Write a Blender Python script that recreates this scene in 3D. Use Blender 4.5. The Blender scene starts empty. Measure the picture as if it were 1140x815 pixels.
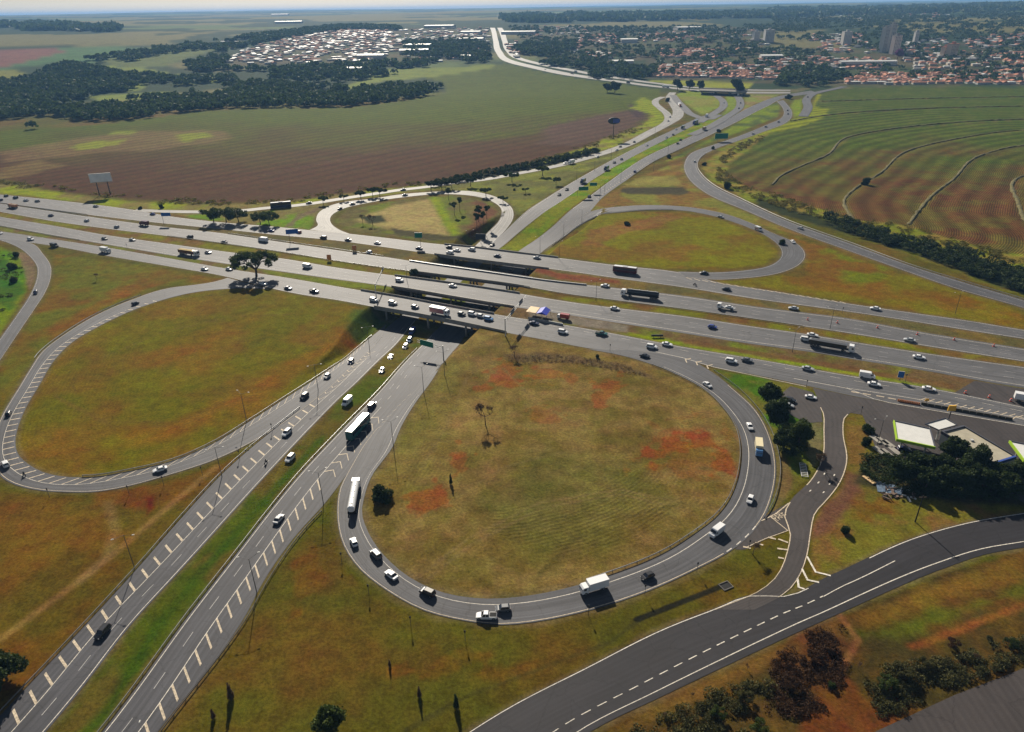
import bpy, math, random
import numpy as np
random.seed(7); rng=np.random.default_rng(7)
S=bpy.context.scene; COL=S.collection
R_=math.radians
# ---------------------------------------------------------------- camera
PW,PH=1140.,815.; F=778.; CZ=140.; Y0=9.; ROLL=R_(0.9)
PITCH=math.atan((PH/2-Y0)/F)
fw=np.array([0,math.cos(PITCH),-math.sin(PITCH)]); u0=np.array([0,math.sin(PITCH),math.cos(PITCH)]); r0=np.array([1.,0,0])
cR,sR=math.cos(ROLL),math.sin(ROLL)
rt=cR*r0-sR*u0; up=sR*r0+cR*u0
from mathutils import Matrix, Vector
cam=bpy.data.cameras.new('camera'); co=bpy.data.objects.new('camera',cam); COL.objects.link(co)
co.matrix_world=Matrix([[rt[0],up[0],-fw[0],0],[rt[1],up[1],-fw[1],0],[rt[2],up[2],-fw[2],CZ],[0,0,0,1]])
cam.sensor_width=36; cam.sensor_fit='HORIZONTAL'; cam.lens=36*F/PW; cam.clip_end=120000; cam.clip_start=1
S.camera=co
# ---------------------------------------------------------------- world, sun
SUN_EL=R_(30); SUN_AZ=R_(-12)      # azimuth measured from +Y towards +X
w=bpy.data.worlds.new('World'); S.world=w; w.use_nodes=True; nt=w.node_tree
bg=nt.nodes['Background']; sky=nt.nodes.new('ShaderNodeTexSky'); sky.sky_type='NISHITA'; sky.sun_disc=False
sky.sun_elevation=SUN_EL; sky.sun_rotation=SUN_AZ; sky.altitude=100; sky.air_density=1.0; sky.dust_density=0.3
hsw=nt.nodes.new('ShaderNodeHueSaturation'); hsw.inputs['Saturation'].default_value=.6; nt.links.new(sky.outputs[0],hsw.inputs['Color']); nt.links.new(hsw.outputs[0],bg.inputs[0]); bg.inputs[1].default_value=0.036
sl=bpy.data.lights.new('sun','SUN'); sl.energy=5.0; sl.angle=R_(0.5); sl.color=(1,.9,.75)
so=bpy.data.objects.new('sun',sl); COL.objects.link(so)
sd=Vector((math.sin(SUN_AZ)*math.cos(SUN_EL),math.cos(SUN_AZ)*math.cos(SUN_EL),math.sin(SUN_EL)))
so.rotation_euler=sd.to_track_quat('Z','Y').to_euler(); so.location=(0,0,500)
S.view_settings.view_transform='Standard'; S.view_settings.look='None'; S.view_settings.exposure=0.62; S.view_settings.gamma=1
S.render.engine='CYCLES'; S.cycles.volume_bounces=0; S.cycles.max_bounces=4; S.cycles.transparent_max_bounces=4
# ---------------------------------------------------------------- terrain height
WY=np.array([120,205,242,264,297,320,333,455,471,521,598,704.]); WX=np.array([-158,-120,-102,-89,-77,-72.5,-70.5,-29,-27,-6,17,65.])
EY=np.array([120,185,221,253,274,302,318,454,483,526,662.]); EX=np.array([-60,-47,-43,-39,-34,-27,-23,26,43,67,113.])
def sm(t):
    t=np.clip(t,0,1); return t*t*(3-2*t)
PR=np.array([0,1500,1700,2000,2350,2700,3300,4000,5500,7000,12000,20000,60000.]); PZ=np.array([0,0,6,24,44,60,76,88,103,114,133,150,150.])
def wob(X,Y):
    a=np.sin(X*.0011+1.3)*np.cos(Y*.0009+.4)+.6*np.sin(X*.0023-Y*.0017+2.)+.5*np.cos(X*.0007+Y*.0005)
    b=np.sin(X*.00031+Y*.0002)+.7*np.sin(X*.0006-1.1)
    return a,b
def H(X,Y):
    X=np.asarray(X,float); Y=np.asarray(Y,float)
    xw=np.interp(Y,WY,WX); xe=np.interp(Y,EY,EX)
    d=np.maximum(np.maximum(xw-1.5-X,X-xe-1.5),0)*.93
    depth=7*np.minimum(sm((Y-262)/60.),sm((545-Y)/75.))
    z=-np.clip(depth-d/.95,0,None)
    r=np.hypot(X,Y)
    a,b=wob(X,Y)
    z=z+np.interp(r,PR,PZ)+np.clip((r-1700)/1500,0,1)*6*a+np.clip((r-5000)/9000,0,1)*12*b
    # low banks beside the right hand ramp
    return z
def ray(x,y): return fw+(x-PW/2)/F*rt+(PH/2-y)/F*up
def P(x,y,z=None):
    """point of the ground seen along a photo direction (z given: on that level plane)"""
    d=ray(x,y)
    if z is not None:
        t=(z-CZ)/d[2]; return np.array([d[0]*t,d[1]*t,z])
    t=np.geomspace(60,60000,500); q=d[None,:]*t[:,None]; q[:,2]+=CZ
    below=q[:,2]<H(q[:,0],q[:,1])
    if not below.any():
        return np.array([d[0]*30000,d[1]*30000,float(H(d[0]*30000,d[1]*30000))])
    i=int(np.argmax(below)); a,b=t[max(i-1,0)],t[i]
    for _ in range(22):
        m=(a+b)/2; p=d*m
        if p[2]+CZ<H(p[0],p[1]): b=m
        else: a=m
    p=d*b; return np.array([p[0],p[1],float(H(p[0],p[1]))])
def PF(x,y): return P(x,y,0.)
# ---------------------------------------------------------------- object helpers
def tag(o,label=None,cat=None,group=None,kind=None):
    if label: o['label']=label
    if cat: o['category']=cat
    if group: o['group']=group
    if kind: o['kind']=kind
    return o
def link(o,parent=None):
    COL.objects.link(o)
    if parent is not None: o.parent=parent
    return o
def mesh(name,V,Fc,mats,fm=None,smooth=False):
    me=bpy.data.meshes.new(name); me.from_pydata([tuple(map(float,v)) for v in V],[],[tuple(f) for f in Fc])
    for m in (mats if isinstance(mats,(list,tuple)) else [mats]): me.materials.append(m)
    if fm is not None: me.polygons.foreach_set('material_index',fm)
    if smooth: me.polygons.foreach_set('use_smooth',[True]*len(me.polygons))
    me.update(); return me
def quads(name,V,mat,per=4):
    """fast mesh of separate polygons; V is (n,per,3)"""
    n=len(V); me=bpy.data.meshes.new(name); me.vertices.add(n*per); me.vertices.foreach_set('co',np.asarray(V,dtype=np.float32).ravel())
    me.loops.add(n*per); me.loops.foreach_set('vertex_index',np.arange(n*per,dtype=np.int32))
    me.polygons.add(n); me.polygons.foreach_set('loop_start',np.arange(0,n*per,per,dtype=np.int32))
    me.materials.append(mat); me.update(calc_edges=True); return me
def empty(name,loc,rz=0,**k):
    o=bpy.data.objects.new(name,None); o.empty_display_size=.5; COL.objects.link(o); o.location=[float(v) for v in loc]; o.rotation_euler=(0,0,rz); tag(o,**k); return o
def mobj(name,me,parent=None,loc=None,rz=0,sc=None,**k):
    o=bpy.data.objects.new(name,me); link(o,parent)
    if loc is not None: o.location=[float(v) for v in loc]
    o.rotation_euler=(0,0,rz)
    if sc is not None: o.scale=sc if isinstance(sc,tuple) else (sc,sc,sc)
    return tag(o,**k)
class MB:
    def __init__(s): s.V=[];s.F=[];s.M=[]
    def add(s,V,Fc,m=0):
        b=len(s.V); s.V+= [tuple(v) for v in V]; s.F+=[tuple(i+b for i in f) for f in Fc]; s.M+=[m]*len(Fc); return s
    def box(s,x0,x1,y0,y1,z0,z1,m=0,tx=0,ty=0):
        V=[(x0,y0,z0),(x1,y0,z0),(x1,y1,z0),(x0,y1,z0),(x0+tx,y0+ty,z1),(x1-tx,y0+ty,z1),(x1-tx,y1-ty,z1),(x0+tx,y1-ty,z1)]
        return s.add(V,[(0,3,2,1),(4,5,6,7),(0,1,5,4),(1,2,6,5),(2,3,7,6),(3,0,4,7)],m)
    def cyl(s,p,q,r0,r1=None,n=8,m=0):
        r1=r0 if r1 is None else r1; p=Vector(p);q=Vector(q); d=(q-p).normalized(); a=d.orthogonal().normalized(); b=d.cross(a)
        V=[p+(a*math.cos(t)+b*math.sin(t))*r0 for t in [2*math.pi*i/n for i in range(n)]]+[q+(a*math.cos(t)+b*math.sin(t))*r1 for t in [2*math.pi*i/n for i in range(n)]]
        Fc=[(i,(i+1)%n,n+(i+1)%n,n+i) for i in range(n)]+[tuple(range(n))[::-1],tuple(range(n,2*n))]
        return s.add(V,Fc,m)
    def prism(s,prof,y0,y1,m=0,inset=None):
        """profile in x,z extruded over y; inset: per point pull-in of y"""
        n=len(prof); ins=inset or [0]*n
        V=[(x,y0+i,z) for (x,z),i in zip(prof,ins)]+[(x,y1-i,z) for (x,z),i in zip(prof,ins)]
        return s.add(V,[tuple(range(n)),tuple(range(n,2*n))[::-1]]+[(i+1 if i+1<n else 0,i,n+i,n+(i+1)%n) for i in range(n)],m)
    def mesh(s,name,mats,smooth=False): return mesh(name,s.V,s.F,mats,s.M,smooth)
# ---------------------------------------------------------------- materials
def mat(name,col,rough=.7,metal=0,spec=.3,noise=0,nscale=1.,emit=None,coat=0):
    m=bpy.data.materials.new(name); m.use_nodes=True; n=m.node_tree; b=n.nodes['Principled BSDF']
    b.inputs['Base Color'].default_value=(*col,1); b.inputs['Roughness'].default_value=rough; b.inputs['Metallic'].default_value=metal
    b.inputs['Specular IOR Level'].default_value=spec
    if coat: b.inputs['Coat Weight'].default_value=coat; b.inputs['Coat Roughness'].default_value=.12
    if noise:
        g=n.nodes.new('ShaderNodeNewGeometry'); t=n.nodes.new('ShaderNodeTexNoise'); t.inputs['Scale'].default_value=nscale; t.inputs['Detail'].default_value=4
        mr=n.nodes.new('ShaderNodeMapRange'); mr.inputs[1].default_value=.3; mr.inputs[2].default_value=.7; mr.inputs[3].default_value=1-noise; mr.inputs[4].default_value=1+noise
        mx=n.nodes.new('ShaderNodeVectorMath'); mx.operation='SCALE'; mx.inputs[0].default_value=col
        n.links.new(g.outputs['Position'],t.inputs['Vector']); n.links.new(t.outputs['Fac'],mr.inputs[0]); n.links.new(mr.outputs[0],mx.inputs['Scale']); n.links.new(mx.outputs[0],b.inputs['Base Color'])
    return m
def foliage(name,c1,c2,scale=.35,trans=.25):
    m=bpy.data.materials.new(name); m.use_nodes=True; n=m.node_tree; b=n.nodes['Principled BSDF']
    g=n.nodes.new('ShaderNodeNewGeometry'); t=n.nodes.new('ShaderNodeTexNoise'); t.inputs['Scale'].default_value=scale; t.inputs['Detail'].default_value=6; t.inputs['Roughness'].default_value=.7
    r=n.nodes.new('ShaderNodeValToRGB'); r.color_ramp.elements[0].position=.35; r.color_ramp.elements[1].position=.68
    r.color_ramp.elements[0].color=(*c1,1); r.color_ramp.elements[1].color=(*c2,1)
    n.links.new(g.outputs['Position'],t.inputs['Vector']); n.links.new(t.outputs['Fac'],r.inputs[0]); n.links.new(r.outputs[0],b.inputs['Base Color'])
    b.inputs['Roughness'].default_value=.75; b.inputs['Specular IOR Level'].default_value=.15
    if trans:
        tr=n.nodes.new('ShaderNodeBsdfTranslucent'); mx=n.nodes.new('ShaderNodeMixShader'); mx.inputs[0].default_value=trans
        n.links.new(r.outputs[0],tr.inputs[0]); n.links.new(b.outputs[0],mx.inputs[1]); n.links.new(tr.outputs[0],mx.inputs[2]); n.links.new(mx.outputs[0],n.nodes['Material Output'].inputs[0])
    return m
def asphalt(name,c,streak=.26,rough=.68,spec=.2):
    m=bpy.data.materials.new(name); m.use_nodes=True; n=m.node_tree; L=n.links; b=n.nodes['Principled BSDF']
    uv=n.nodes.new('ShaderNodeUVMap'); uv.uv_map='UVMap'
    sp=n.nodes.new('ShaderNodeMapping'); sp.inputs['Scale'].default_value=(1.3,.018,1); L.new(uv.outputs[0],sp.inputs[0])
    t1=n.nodes.new('ShaderNodeTexNoise'); t1.inputs['Scale'].default_value=1; t1.inputs['Detail'].default_value=5; L.new(sp.outputs[0],t1.inputs['Vector'])
    g=n.nodes.new('ShaderNodeNewGeometry')
    t2=n.nodes.new('ShaderNodeTexNoise'); t2.inputs['Scale'].default_value=.06; t2.inputs['Detail'].default_value=7; t2.inputs['Roughness'].default_value=.65; L.new(g.outputs['Position'],t2.inputs['Vector'])
    t3=n.nodes.new('ShaderNodeTexNoise'); t3.inputs['Scale'].default_value=3.; t3.inputs['Detail'].default_value=3; L.new(g.outputs['Position'],t3.inputs['Vector'])
    def mr(t,a,bb):
        q=n.nodes.new('ShaderNodeMapRange'); q.inputs[1].default_value=.32;q.inputs[2].default_value=.68;q.inputs[3].default_value=a;q.inputs[4].default_value=bb; L.new(t.outputs['Fac'],q.inputs[0]); return q
    a=mr(t1,1-streak,1+streak); bq=mr(t2,.86,1.14); cq=mr(t3,.92,1.08)
    m1=n.nodes.new('ShaderNodeMath'); m1.operation='MULTIPLY'; L.new(a.outputs[0],m1.inputs[0]); L.new(bq.outputs[0],m1.inputs[1])
    m2=n.nodes.new('ShaderNodeMath'); m2.operation='MULTIPLY'; L.new(m1.outputs[0],m2.inputs[0]); L.new(cq.outputs[0],m2.inputs[1])
    # wheel paths, sealed cracks and repair patches
    sx=n.nodes.new('ShaderNodeSeparateXYZ'); L.new(uv.outputs[0],sx.inputs[0])
    def mt(op,a,bb):
        q=n.nodes.new('ShaderNodeMath'); q.operation=op
        for i_,v_ in enumerate((a,bb)):
            if isinstance(v_,(int,float)): q.inputs[i_].default_value=v_
            else: L.new(v_,q.inputs[i_])
        return q.outputs[0]
    wp=mt('ADD',1.,mt('MULTIPLY',mt('SINE',mt('MULTIPLY',sx.outputs[0],3.5),0.),.07))
    vo=n.nodes.new('ShaderNodeTexVoronoi'); vo.feature='DISTANCE_TO_EDGE'; vo.inputs['Scale'].default_value=.09; 
    ds=n.nodes.new('ShaderNodeVectorMath'); ds.operation='ADD'; sc_=n.nodes.new('ShaderNodeVectorMath'); sc_.operation='SCALE'; sc_.inputs['Scale'].default_value=9.; L.new(t2.outputs['Color'],sc_.inputs[0]); L.new(g.outputs['Position'],ds.inputs[0]); L.new(sc_.outputs[0],ds.inputs[1]); L.new(ds.outputs[0],vo.inputs['Vector'])
    cr=n.nodes.new('ShaderNodeMapRange'); cr.inputs[1].default_value=.0; cr.inputs[2].default_value=.018; cr.inputs[3].default_value=.72; cr.inputs[4].default_value=1.; L.new(vo.outputs['Distance'],cr.inputs[0])
    mp2=n.nodes.new('ShaderNodeMapping'); mp2.inputs['Scale'].default_value=(.27,.035,1); L.new(uv.outputs[0],mp2.inputs[0]); vp=n.nodes.new('ShaderNodeTexVoronoi'); vp.inputs['Scale'].default_value=1.; vp.distance='CHEBYCHEV'; L.new(mp2.outputs[0],vp.inputs['Vector'])
    pc=n.nodes.new('ShaderNodeSeparateColor'); L.new(vp.outputs['Color'],pc.inputs[0]); pt=n.nodes.new('ShaderNodeMapRange'); pt.inputs[1].default_value=0; pt.inputs[2].default_value=1; pt.inputs[3].default_value=.9; pt.inputs[4].default_value=1.09; L.new(pc.outputs[0],pt.inputs[0])
    m3=n.nodes.new('ShaderNodeMath'); m3.operation='MULTIPLY'; L.new(m2.outputs[0],m3.inputs[0]); L.new(mt('MULTIPLY',mt('MULTIPLY',wp,cr.outputs[0]),pt.outputs[0]),m3.inputs[1]); m2=m3
    v=n.nodes.new('ShaderNodeVectorMath'); v.operation='SCALE'; v.inputs[0].default_value=c; L.new(m2.outputs[0],v.inputs['Scale']); L.new(v.outputs[0],b.inputs['Base Color'])
    b.inputs['Roughness'].default_value=rough; b.inputs['Specular IOR Level'].default_value=spec
    return m
M={}
M['asph_main']=asphalt('worn grey asphalt',(.098,.098,.104)); M['asph_low']=asphalt('lower road asphalt',(.056,.057,.066)); M['asph_loop']=asphalt('ramp asphalt',(.068,.069,.077))
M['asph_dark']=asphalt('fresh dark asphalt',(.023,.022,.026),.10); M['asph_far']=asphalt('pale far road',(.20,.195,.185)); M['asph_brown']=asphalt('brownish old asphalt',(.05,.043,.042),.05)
M['paint']=mat('white road paint',(.62,.58,.51),.7,noise=.38,nscale=2.2); M['painto']=mat('worn cream road paint',(.5,.42,.31),.75,noise=.4,nscale=2.); M['paintf']=mat('faint white road paint',(.42,.41,.4),.7,noise=.3,nscale=.5)
M['conc']=mat('weathered concrete',(.27,.255,.23),.8,noise=.22,nscale=.4); M['concd']=mat('dark stained concrete',(.13,.12,.11),.85,noise=.3,nscale=.5); M['steel']=mat('galvanised steel',(.32,.33,.34),.45,metal=.6); M['pole']=mat('dull grey pole steel',(.1,.1,.105),.6,metal=.3)
M['glass']=mat('dark car glass',(.012,.016,.025),.08,spec=.8); M['tyre']=mat('black tyre rubber',(.015,.015,.015),.85); M['rim']=mat('alloy rim',(.35,.35,.36),.35,metal=.8)
M['head']=mat('clear headlight',(.7,.72,.75),.15,spec=.8); M['tail']=mat('red tail light',(.35,.01,.01),.3)
M['bark']=mat('grey brown bark',(.085,.06,.045),.9,noise=.3,nscale=2)
for k,c in dict(white=(.78,.79,.8),silver=(.42,.44,.46),grey=(.13,.135,.145),black=(.012,.012,.014),blue=(.02,.045,.28),navy=(.015,.025,.08),red=(.3,.015,.015),maroon=(.1,.012,.02),green=(.01,.10,.09),yellow=(.7,.52,.2),cream=(.75,.66,.42),orange=(.6,.2,.04),tan=(.4,.25,.13),skyblue=(.1,.25,.5),pink=(.55,.22,.22)).items():
    M['p_'+k]=mat(k+' vehicle paint',c,.32,spec=.5,coat=.6)
# ---------------------------------------------------------------- splines, ribbons
def resample(pts,step=None,n=None,smooth=True):
    p=np.array([q[:2] for q in pts],float)
    if smooth and len(p)>2:
        e=np.vstack([2*p[0]-p[1],p,2*p[-1]-p[-2]]); out=[]
        for i in range(1,len(e)-2):
            k=12; t=np.linspace(0,1,k,endpoint=False)[:,None]
            # centripetal-like via chord tangents
            d1=np.linalg.norm(e[i+1]-e[i])+1e-6; d0=np.linalg.norm(e[i]-e[i-1])+1e-6; d2=np.linalg.norm(e[i+2]-e[i+1])+1e-6
            m1=((e[i+1]-e[i])/d1*d0+(e[i]-e[i-1])/d0*d1)/(d0+d1)*d1; m2=((e[i+2]-e[i+1])/d2*d1+(e[i+1]-e[i])/d1*d2)/(d1+d2)*d1
            out.append((2*t**3-3*t**2+1)*e[i]+(t**3-2*t**2+t)*m1+(-2*t**3+3*t**2)*e[i+1]+(t**3-t**2)*m2)
        out.append(e[-2][None]); p=np.vstack(out)
    s=np.r_[0,np.cumsum(np.linalg.norm(np.diff(p,axis=0),axis=1))]
    if n is None: n=max(int(s[-1]/step)+1,3)
    t=np.linspace(0,s[-1],n); return np.stack([np.interp(t,s,p[:,0]),np.interp(t,s,p[:,1])],1)
ROADS={}
def road(name,L,R,off=.06,flat=True,material='asph_main',key=None,marks=(),world=False,step=4.,cross=4,thing=False):
    pr=PF if flat else P
    wl=[np.array(q,float) for q in L] if world else [pr(*q) for q in L]; wr=[np.array(q,float) for q in R] if world else [pr(*q) for q in R]
    a=resample(wl,step); n=len(a); b=resample(wr,n=n)
    s=np.r_[0,np.cumsum(np.linalg.norm(np.diff((a+b)/2,axis=0),axis=1))]
    wid=np.linalg.norm(b-a,axis=1)
    V=[];Fc=[];UV=[]
    K=cross
    for j in range(K+1):
        q=a+(b-a)*j/K
        z=np.full(n,off) if flat else H(q[:,0],q[:,1])+off
        V.append(np.c_[q,z]); UV.append(np.c_[wid*j/K,s])
    V=np.array(V).reshape(-1,3); UV=np.array(UV).reshape(-1,2)
    for j in range(K):
        for i in range(n-1): Fc.append((j*n+i,(j+1)*n+i,(j+1)*n+i+1,j*n+i+1))
    me=mesh(name,V,Fc,M[material]); 
    if me.polygons[0].normal.z<0: me.flip_normals()
    uv=me.uv_layers.new(name='UVMap'); li=np.zeros(len(me.loops),dtype=np.int32); me.loops.foreach_get('vertex_index',li); uv.data.foreach_set('uv',UV[li].astype(np.float32).ravel())
    o=mobj(name,me); tag(o,kind='structure')
    rd=dict(a=a,b=b,s=s,w=wid,off=off,flat=flat,c=(a+b)/2,obj=o); ROADS[key or name]=rd
    bypaint={}
    for mk in marks:
        bypaint.setdefault(mk.get('m','paint'),[]).append(mk)
    for pm,ms in bypaint.items():
        VV=[]
        for mk in ms: VV+=markgeo(rd,**{k:v for k,v in mk.items() if k!='m'})
        if VV:
            mo=mobj('road_marking',quads('road_marking',np.array(VV),M[pm]),o)
    return rd
def at(rd,s,d,side,rise):
    i=np.interp(s,rd['s'],np.arange(len(rd['s']))); f=lambda A:np.array([np.interp(i,np.arange(len(A)),A[:,0]),np.interp(i,np.arange(len(A)),A[:,1])])
    A=f(rd['a']);B=f(rd['b']); u=(B-A)/(np.linalg.norm(B-A)+1e-9)
    if side=='L': q=A+u*d
    elif side=='R': q=B-u*d
    else: q=A+(B-A)*d
    z=rd['off'] if rd['flat'] else float(H(q[0],q[1]))+rd['off']
    return np.array([q[0],q[1],z+rise])
def markgeo(rd,side='L',d=.5,w=.15,dash=None,s0=0.,s1=1.,hatch=None,skew=0.,rise=.02,chev=False):
    Ln=rd['s'][-1]; a,b=s0*Ln,s1*Ln; out=[]
    if hatch is not None:       # bars between d and hatch
        s=a
        while s<b:
            if chev:
                dm=(d+hatch)/2
                for (x0,k0,x1,k1) in ((d,skew,dm,0),(dm,0,hatch,skew)):
                    out.append([at(rd,s+k0,x0,side,rise),at(rd,s+k1,x1,side,rise),at(rd,s+k1+w,x1,side,rise),at(rd,s+k0+w,x0,side,rise)])
            else:
                out.append([at(rd,s,d,side,rise),at(rd,s+skew,hatch,side,rise),at(rd,s+skew+w,hatch,side,rise),at(rd,s+w,d,side,rise)])
            s+=dash[0]
        return [np.array(o) for o in out]
    if dash: per,on=dash
    else: per,on=4.,4.
    hw=w/2/(1 if side!='F' else float(np.mean(rd['w'])))
    s=a
    while s<b-.1:
        e=min(s+on,b); k=max(1,int((e-s)/4.01)+1)
        for j in range(k):
            p0=s+(e-s)*j/k; p1=s+(e-s)*(j+1)/k
            out.append([at(rd,p0,d-hw,side,rise),at(rd,p0,d+hw,side,rise),at(rd,p1,d+hw,side,rise),at(rd,p1,d-hw,side,rise)])
        s+=per
    return [np.array(o) for o in out]
def ml(side,d,w=.2,dash=None,**k): return dict(side=side,d=d,w=w,dash=dash,**k)
def cent(pts,wd):
    """edges either side of a traced centre line"""
    c=resample([P(*q) for q in pts],n=max(len(pts)*4,12)); wd=np.interp(np.linspace(0,1,len(c)),np.linspace(0,1,len(wd)),wd) if hasattr(wd,'__len__') else np.full(len(c),wd)
    t=np.gradient(c,axis=0); t/=np.linalg.norm(t,axis=1)[:,None]; nrm=np.c_[-t[:,1],t[:,0]]
    return c+nrm*wd[:,None]/2,c-nrm*wd[:,None]/2
def ex(L,x0=None,x1=None):
    L=list(L)
    if x0 is not None:
        (a,b),(c,d)=L[0],L[1]; L=[(x0,b+(x0-a)*(d-b)/(c-a))]+L
    if x1 is not None:
        (a,b),(c,d)=L[-2],L[-1]; L=L+[(x1,d+(x1-c)*(d-b)/(c-a))]
    return L
A_t=ex([(0,216.7),(66.7,223.4),(150,234),(190,241),(240,247),(306.8,252.6),(355,257.3),(380,259.5),(430,265),(480,271),(521.8,275),(570,281),(620,287),(686.8,295.5),(760,304),(801.7,315),(860,324),(950,338.8),(1016.7,348.4),(1083.4,358),(1140,367.4)],-160,1330)
A_b=ex([(0,226),(66.7,235),(116.8,241.5),(190,249.6),(240,254.5),(306.8,261.5),(380,268.6),(430,275.5),(471.7,281.5),(513.4,287.3),(570,294.5),(620,300.5),(686.8,310),(760,320),(843.4,333.4),(950,348),(1016.7,358.2),(1066.8,366.3),(1140,377.6)],-160,1330)
B_t=ex([(0,226.5),(66.7,236.3),(116.8,243.8),(190,253.5),(240,258.8),(306.8,268.3),(380,279),(430,286.3),(470,292.6),(513.4,298.8),(570,307),(615,313.2),(670,319),(760,329.4),(843.4,341.7),(950,355.5),(1016.7,368),(1140,388.2)],-160,1330)
B_b=ex([(0,235.9),(66.7,247.5),(116.8,254.4),(190,263.3),(240,270),(315,281),(380,291.4),(430,298.6),(470,303.9),(513.4,309.4),(570,317),(636.7,328.4),(703.4,337),(760,344.3),(843.4,356),(950,372),(1033.4,385.9),(1140,402.8)],-160,1330)
C_t=ex([(0,241.5),(66.7,252.6),(116.8,261.5),(190,271.8),(256.7,281),(315,288),(380,298.8),(446.7,308),(513.4,317),(570,325.6),(636.7,336.5),(703.4,345),(760,351.8),(843.4,364.3),(893.4,371.3),(950,380.6),(1033.4,393.6),(1140,408.8)],-160,1330)
C_b=ex([(0,251.7),(66.7,263.8),(116.8,272),(190,284.3),(256.7,294.5),(306.8,301.5),(380,311.8),(446.7,321),(513.4,332.3),(570,341.5),(615,348),(670,356.8),(760,371),(843.4,384),(905,392.3),(950,400),(1033.4,413.4),(1108.5,427),(1140,432)],-160,1330)
D_t=ex([(0,257.5),(66.7,267.5),(116.8,275.3),(190,288),(256.7,299.8),(315,308.6),(380,319.8),(446.7,331),(513.4,343.4),(570,353),(628.4,361.8),(670,369),(760,386.2),(843.4,400),(950,418.8),(1033.4,431.7),(1140,453)],-160,1330)
D_b=ex([(0,266.7),(31.7,270),(66.7,275),(108.4,283),(190,297),(253.4,308.5),(295,319.5),(331.8,327.4),(380,335),(420,342.5),(463.4,350),(526.8,362.5),(570,371.6),(620,381),(653.4,387.5),(700,392),(745,397),(793.4,408.5),(843.4,418),(896.8,429.2),(950,441),(1000,450),(1050,459),(1140,474)],-160,1330)
DA=(12,4)
road('collector_road_north',A_t,A_b,off=.06,material='asph_main',marks=[ml('L',.8,.2),ml('R',.9,.2,s0=0),ml('F',.36,.15,(12,4),m='paintf'),ml('F',.66,.15,(12,4),m='paintf')],key='A')
road('highway_carriageway_west',B_t,B_b,off=.06,marks=[ml('L',1.6,.2),ml('R',.9,.2),ml('F',.36,.17,DA,m='paintf'),ml('F',.62,.17,DA,m='paintf')],key='B')
road('highway_carriageway_east',C_t,C_b,off=.06,marks=[ml('L',.9,.2),ml('R',2.4,.2),ml('F',.34,.17,DA,m='paintf'),ml('F',.6,.17,DA,m='paintf')],key='C')
road('collector_road_south',D_t,D_b,off=.06,marks=[ml('L',.8,.2),ml('R',.9,.2,s0=0,s1=.6),ml('F',.38,.15,(12,4),m='paintf',s0=.0,s1=.6),ml('L',4.4,.15,(9,4),m='paint',s0=.6,s1=1)],key='D')
# lower road under the bridges
E_l=[(-60,860),(0,797),(80,712.5),(146.8,640),(206.7,571.7),(246.8,528.4),(285,494),(315,470),(345,446),(372,421),(396,398),(418,377),(432,363.5)]
E_r=[(20,850),(45,822),(83,777),(150,691),(200,636.5),(290.5,536),(338,485),(381,441),(400,423.5),(434,390.5),(451,371.5),(463,357)]
hz=dict(m='painto')
Er=road('lower_road_southbound',E_l,E_r,off=.07,flat=False,material='asph_low',marks=[ml('R',.7,.18),ml('R',4.3,.15,(12,4.5),m='paintf'),ml('R',7.9,.18,s1=.80),dict(side='R',d=7.9,hatch=12.2,w=.75,dash=(5.05,4),skew=4.2,s0=0,s1=.62,m='painto'),dict(side='R',d=8.0,hatch=11.8,w=.5,dash=(5.2,4),skew=2.6,chev=True,s0=.63,s1=.84,m='painto')],key='E')
F_l=[(60,880),(114,815),(214,680),(249,635),(340,521),(372,487),(436,420),(468,386),(480,373)]
F_r=[(125,880),(175,816),(276,681),(288,657),(337,587.5),(357,566),(379,538),(398,510),(415,487),(450,448),(488,404),(502,388)]
road('lower_road_northbound',F_l,F_r,off=.07,flat=False,material='asph_low',marks=[ml('L',.7,.18),ml('L',4.3,.15,(12,4.5),m='paintf'),ml('L',7.9,.18,s1=.66),dict(side='L',d=8.0,hatch=11.7,w=.75,dash=(5.05,4),skew=-3.6,s0=0,s1=.47,m='painto'),dict(side='L',d=8.0,hatch=13.5,w=.5,dash=(5.2,4),skew=-2.6,chev=True,s0=.49,s1=.65,m='painto'),ml('L',7.9,.15,(9,3),s0=.66,s1=.8)],key='F')
# under the bridges: join south and north parts in world coordinates
def wl(*pts): return [(P(*q)[0],P(*q)[1]) for q in pts]
Nl_l=wl((540,276),(570,250),(603.4,223.4),(653.4,193.4),(696.8,170),(720,158.5),(760,139.5),(778,130.5))
Nl_r=wl((556,277),(570,265.5),(606.7,236),(670,193.8),(716.8,168),(760,146),(790,131),(806,123))
Nr_l=wl((577,280),(620,248),(653,221),(677,203),(720,174.2),(760,156),(803,136.7),(836.8,118.4),(870,106.5),(903,101))
Nr_r=wl((603,281),(624,265),(647,247),(673,218),(697,201),(728,180),(760,165),(811.8,140),(853.5,118.8),(878.5,108),(910,103.6))
def ends(k):
    r=ROADS[k]; return r['a'][-1],r['b'][-1]
ea,eb=ends('E'); fa,fb=ends('F')
road('lower_road_under_bridges_southbound',[ea,(ea*2+Nl_l[0])/3,(ea+2*np.array(Nl_l[0]))/3]+Nl_l,[eb,(eb*2+Nl_r[0])/3,(eb+2*np.array(Nl_r[0]))/3]+Nl_r,off=.07,flat=False,world=True,material='asph_low',key='N1',marks=[ml('R',.9,.25,s0=.25),ml('L',3.8,.25,s0=.25,s1=.8),dict(side='L',d=.4,hatch=3.7,w=.6,dash=(5.5,4),skew=1.5,s0=.27,s1=.66,m='painto'),ml('F',.62,.2,(12,4),m='paintf',s0=.25)])
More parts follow.
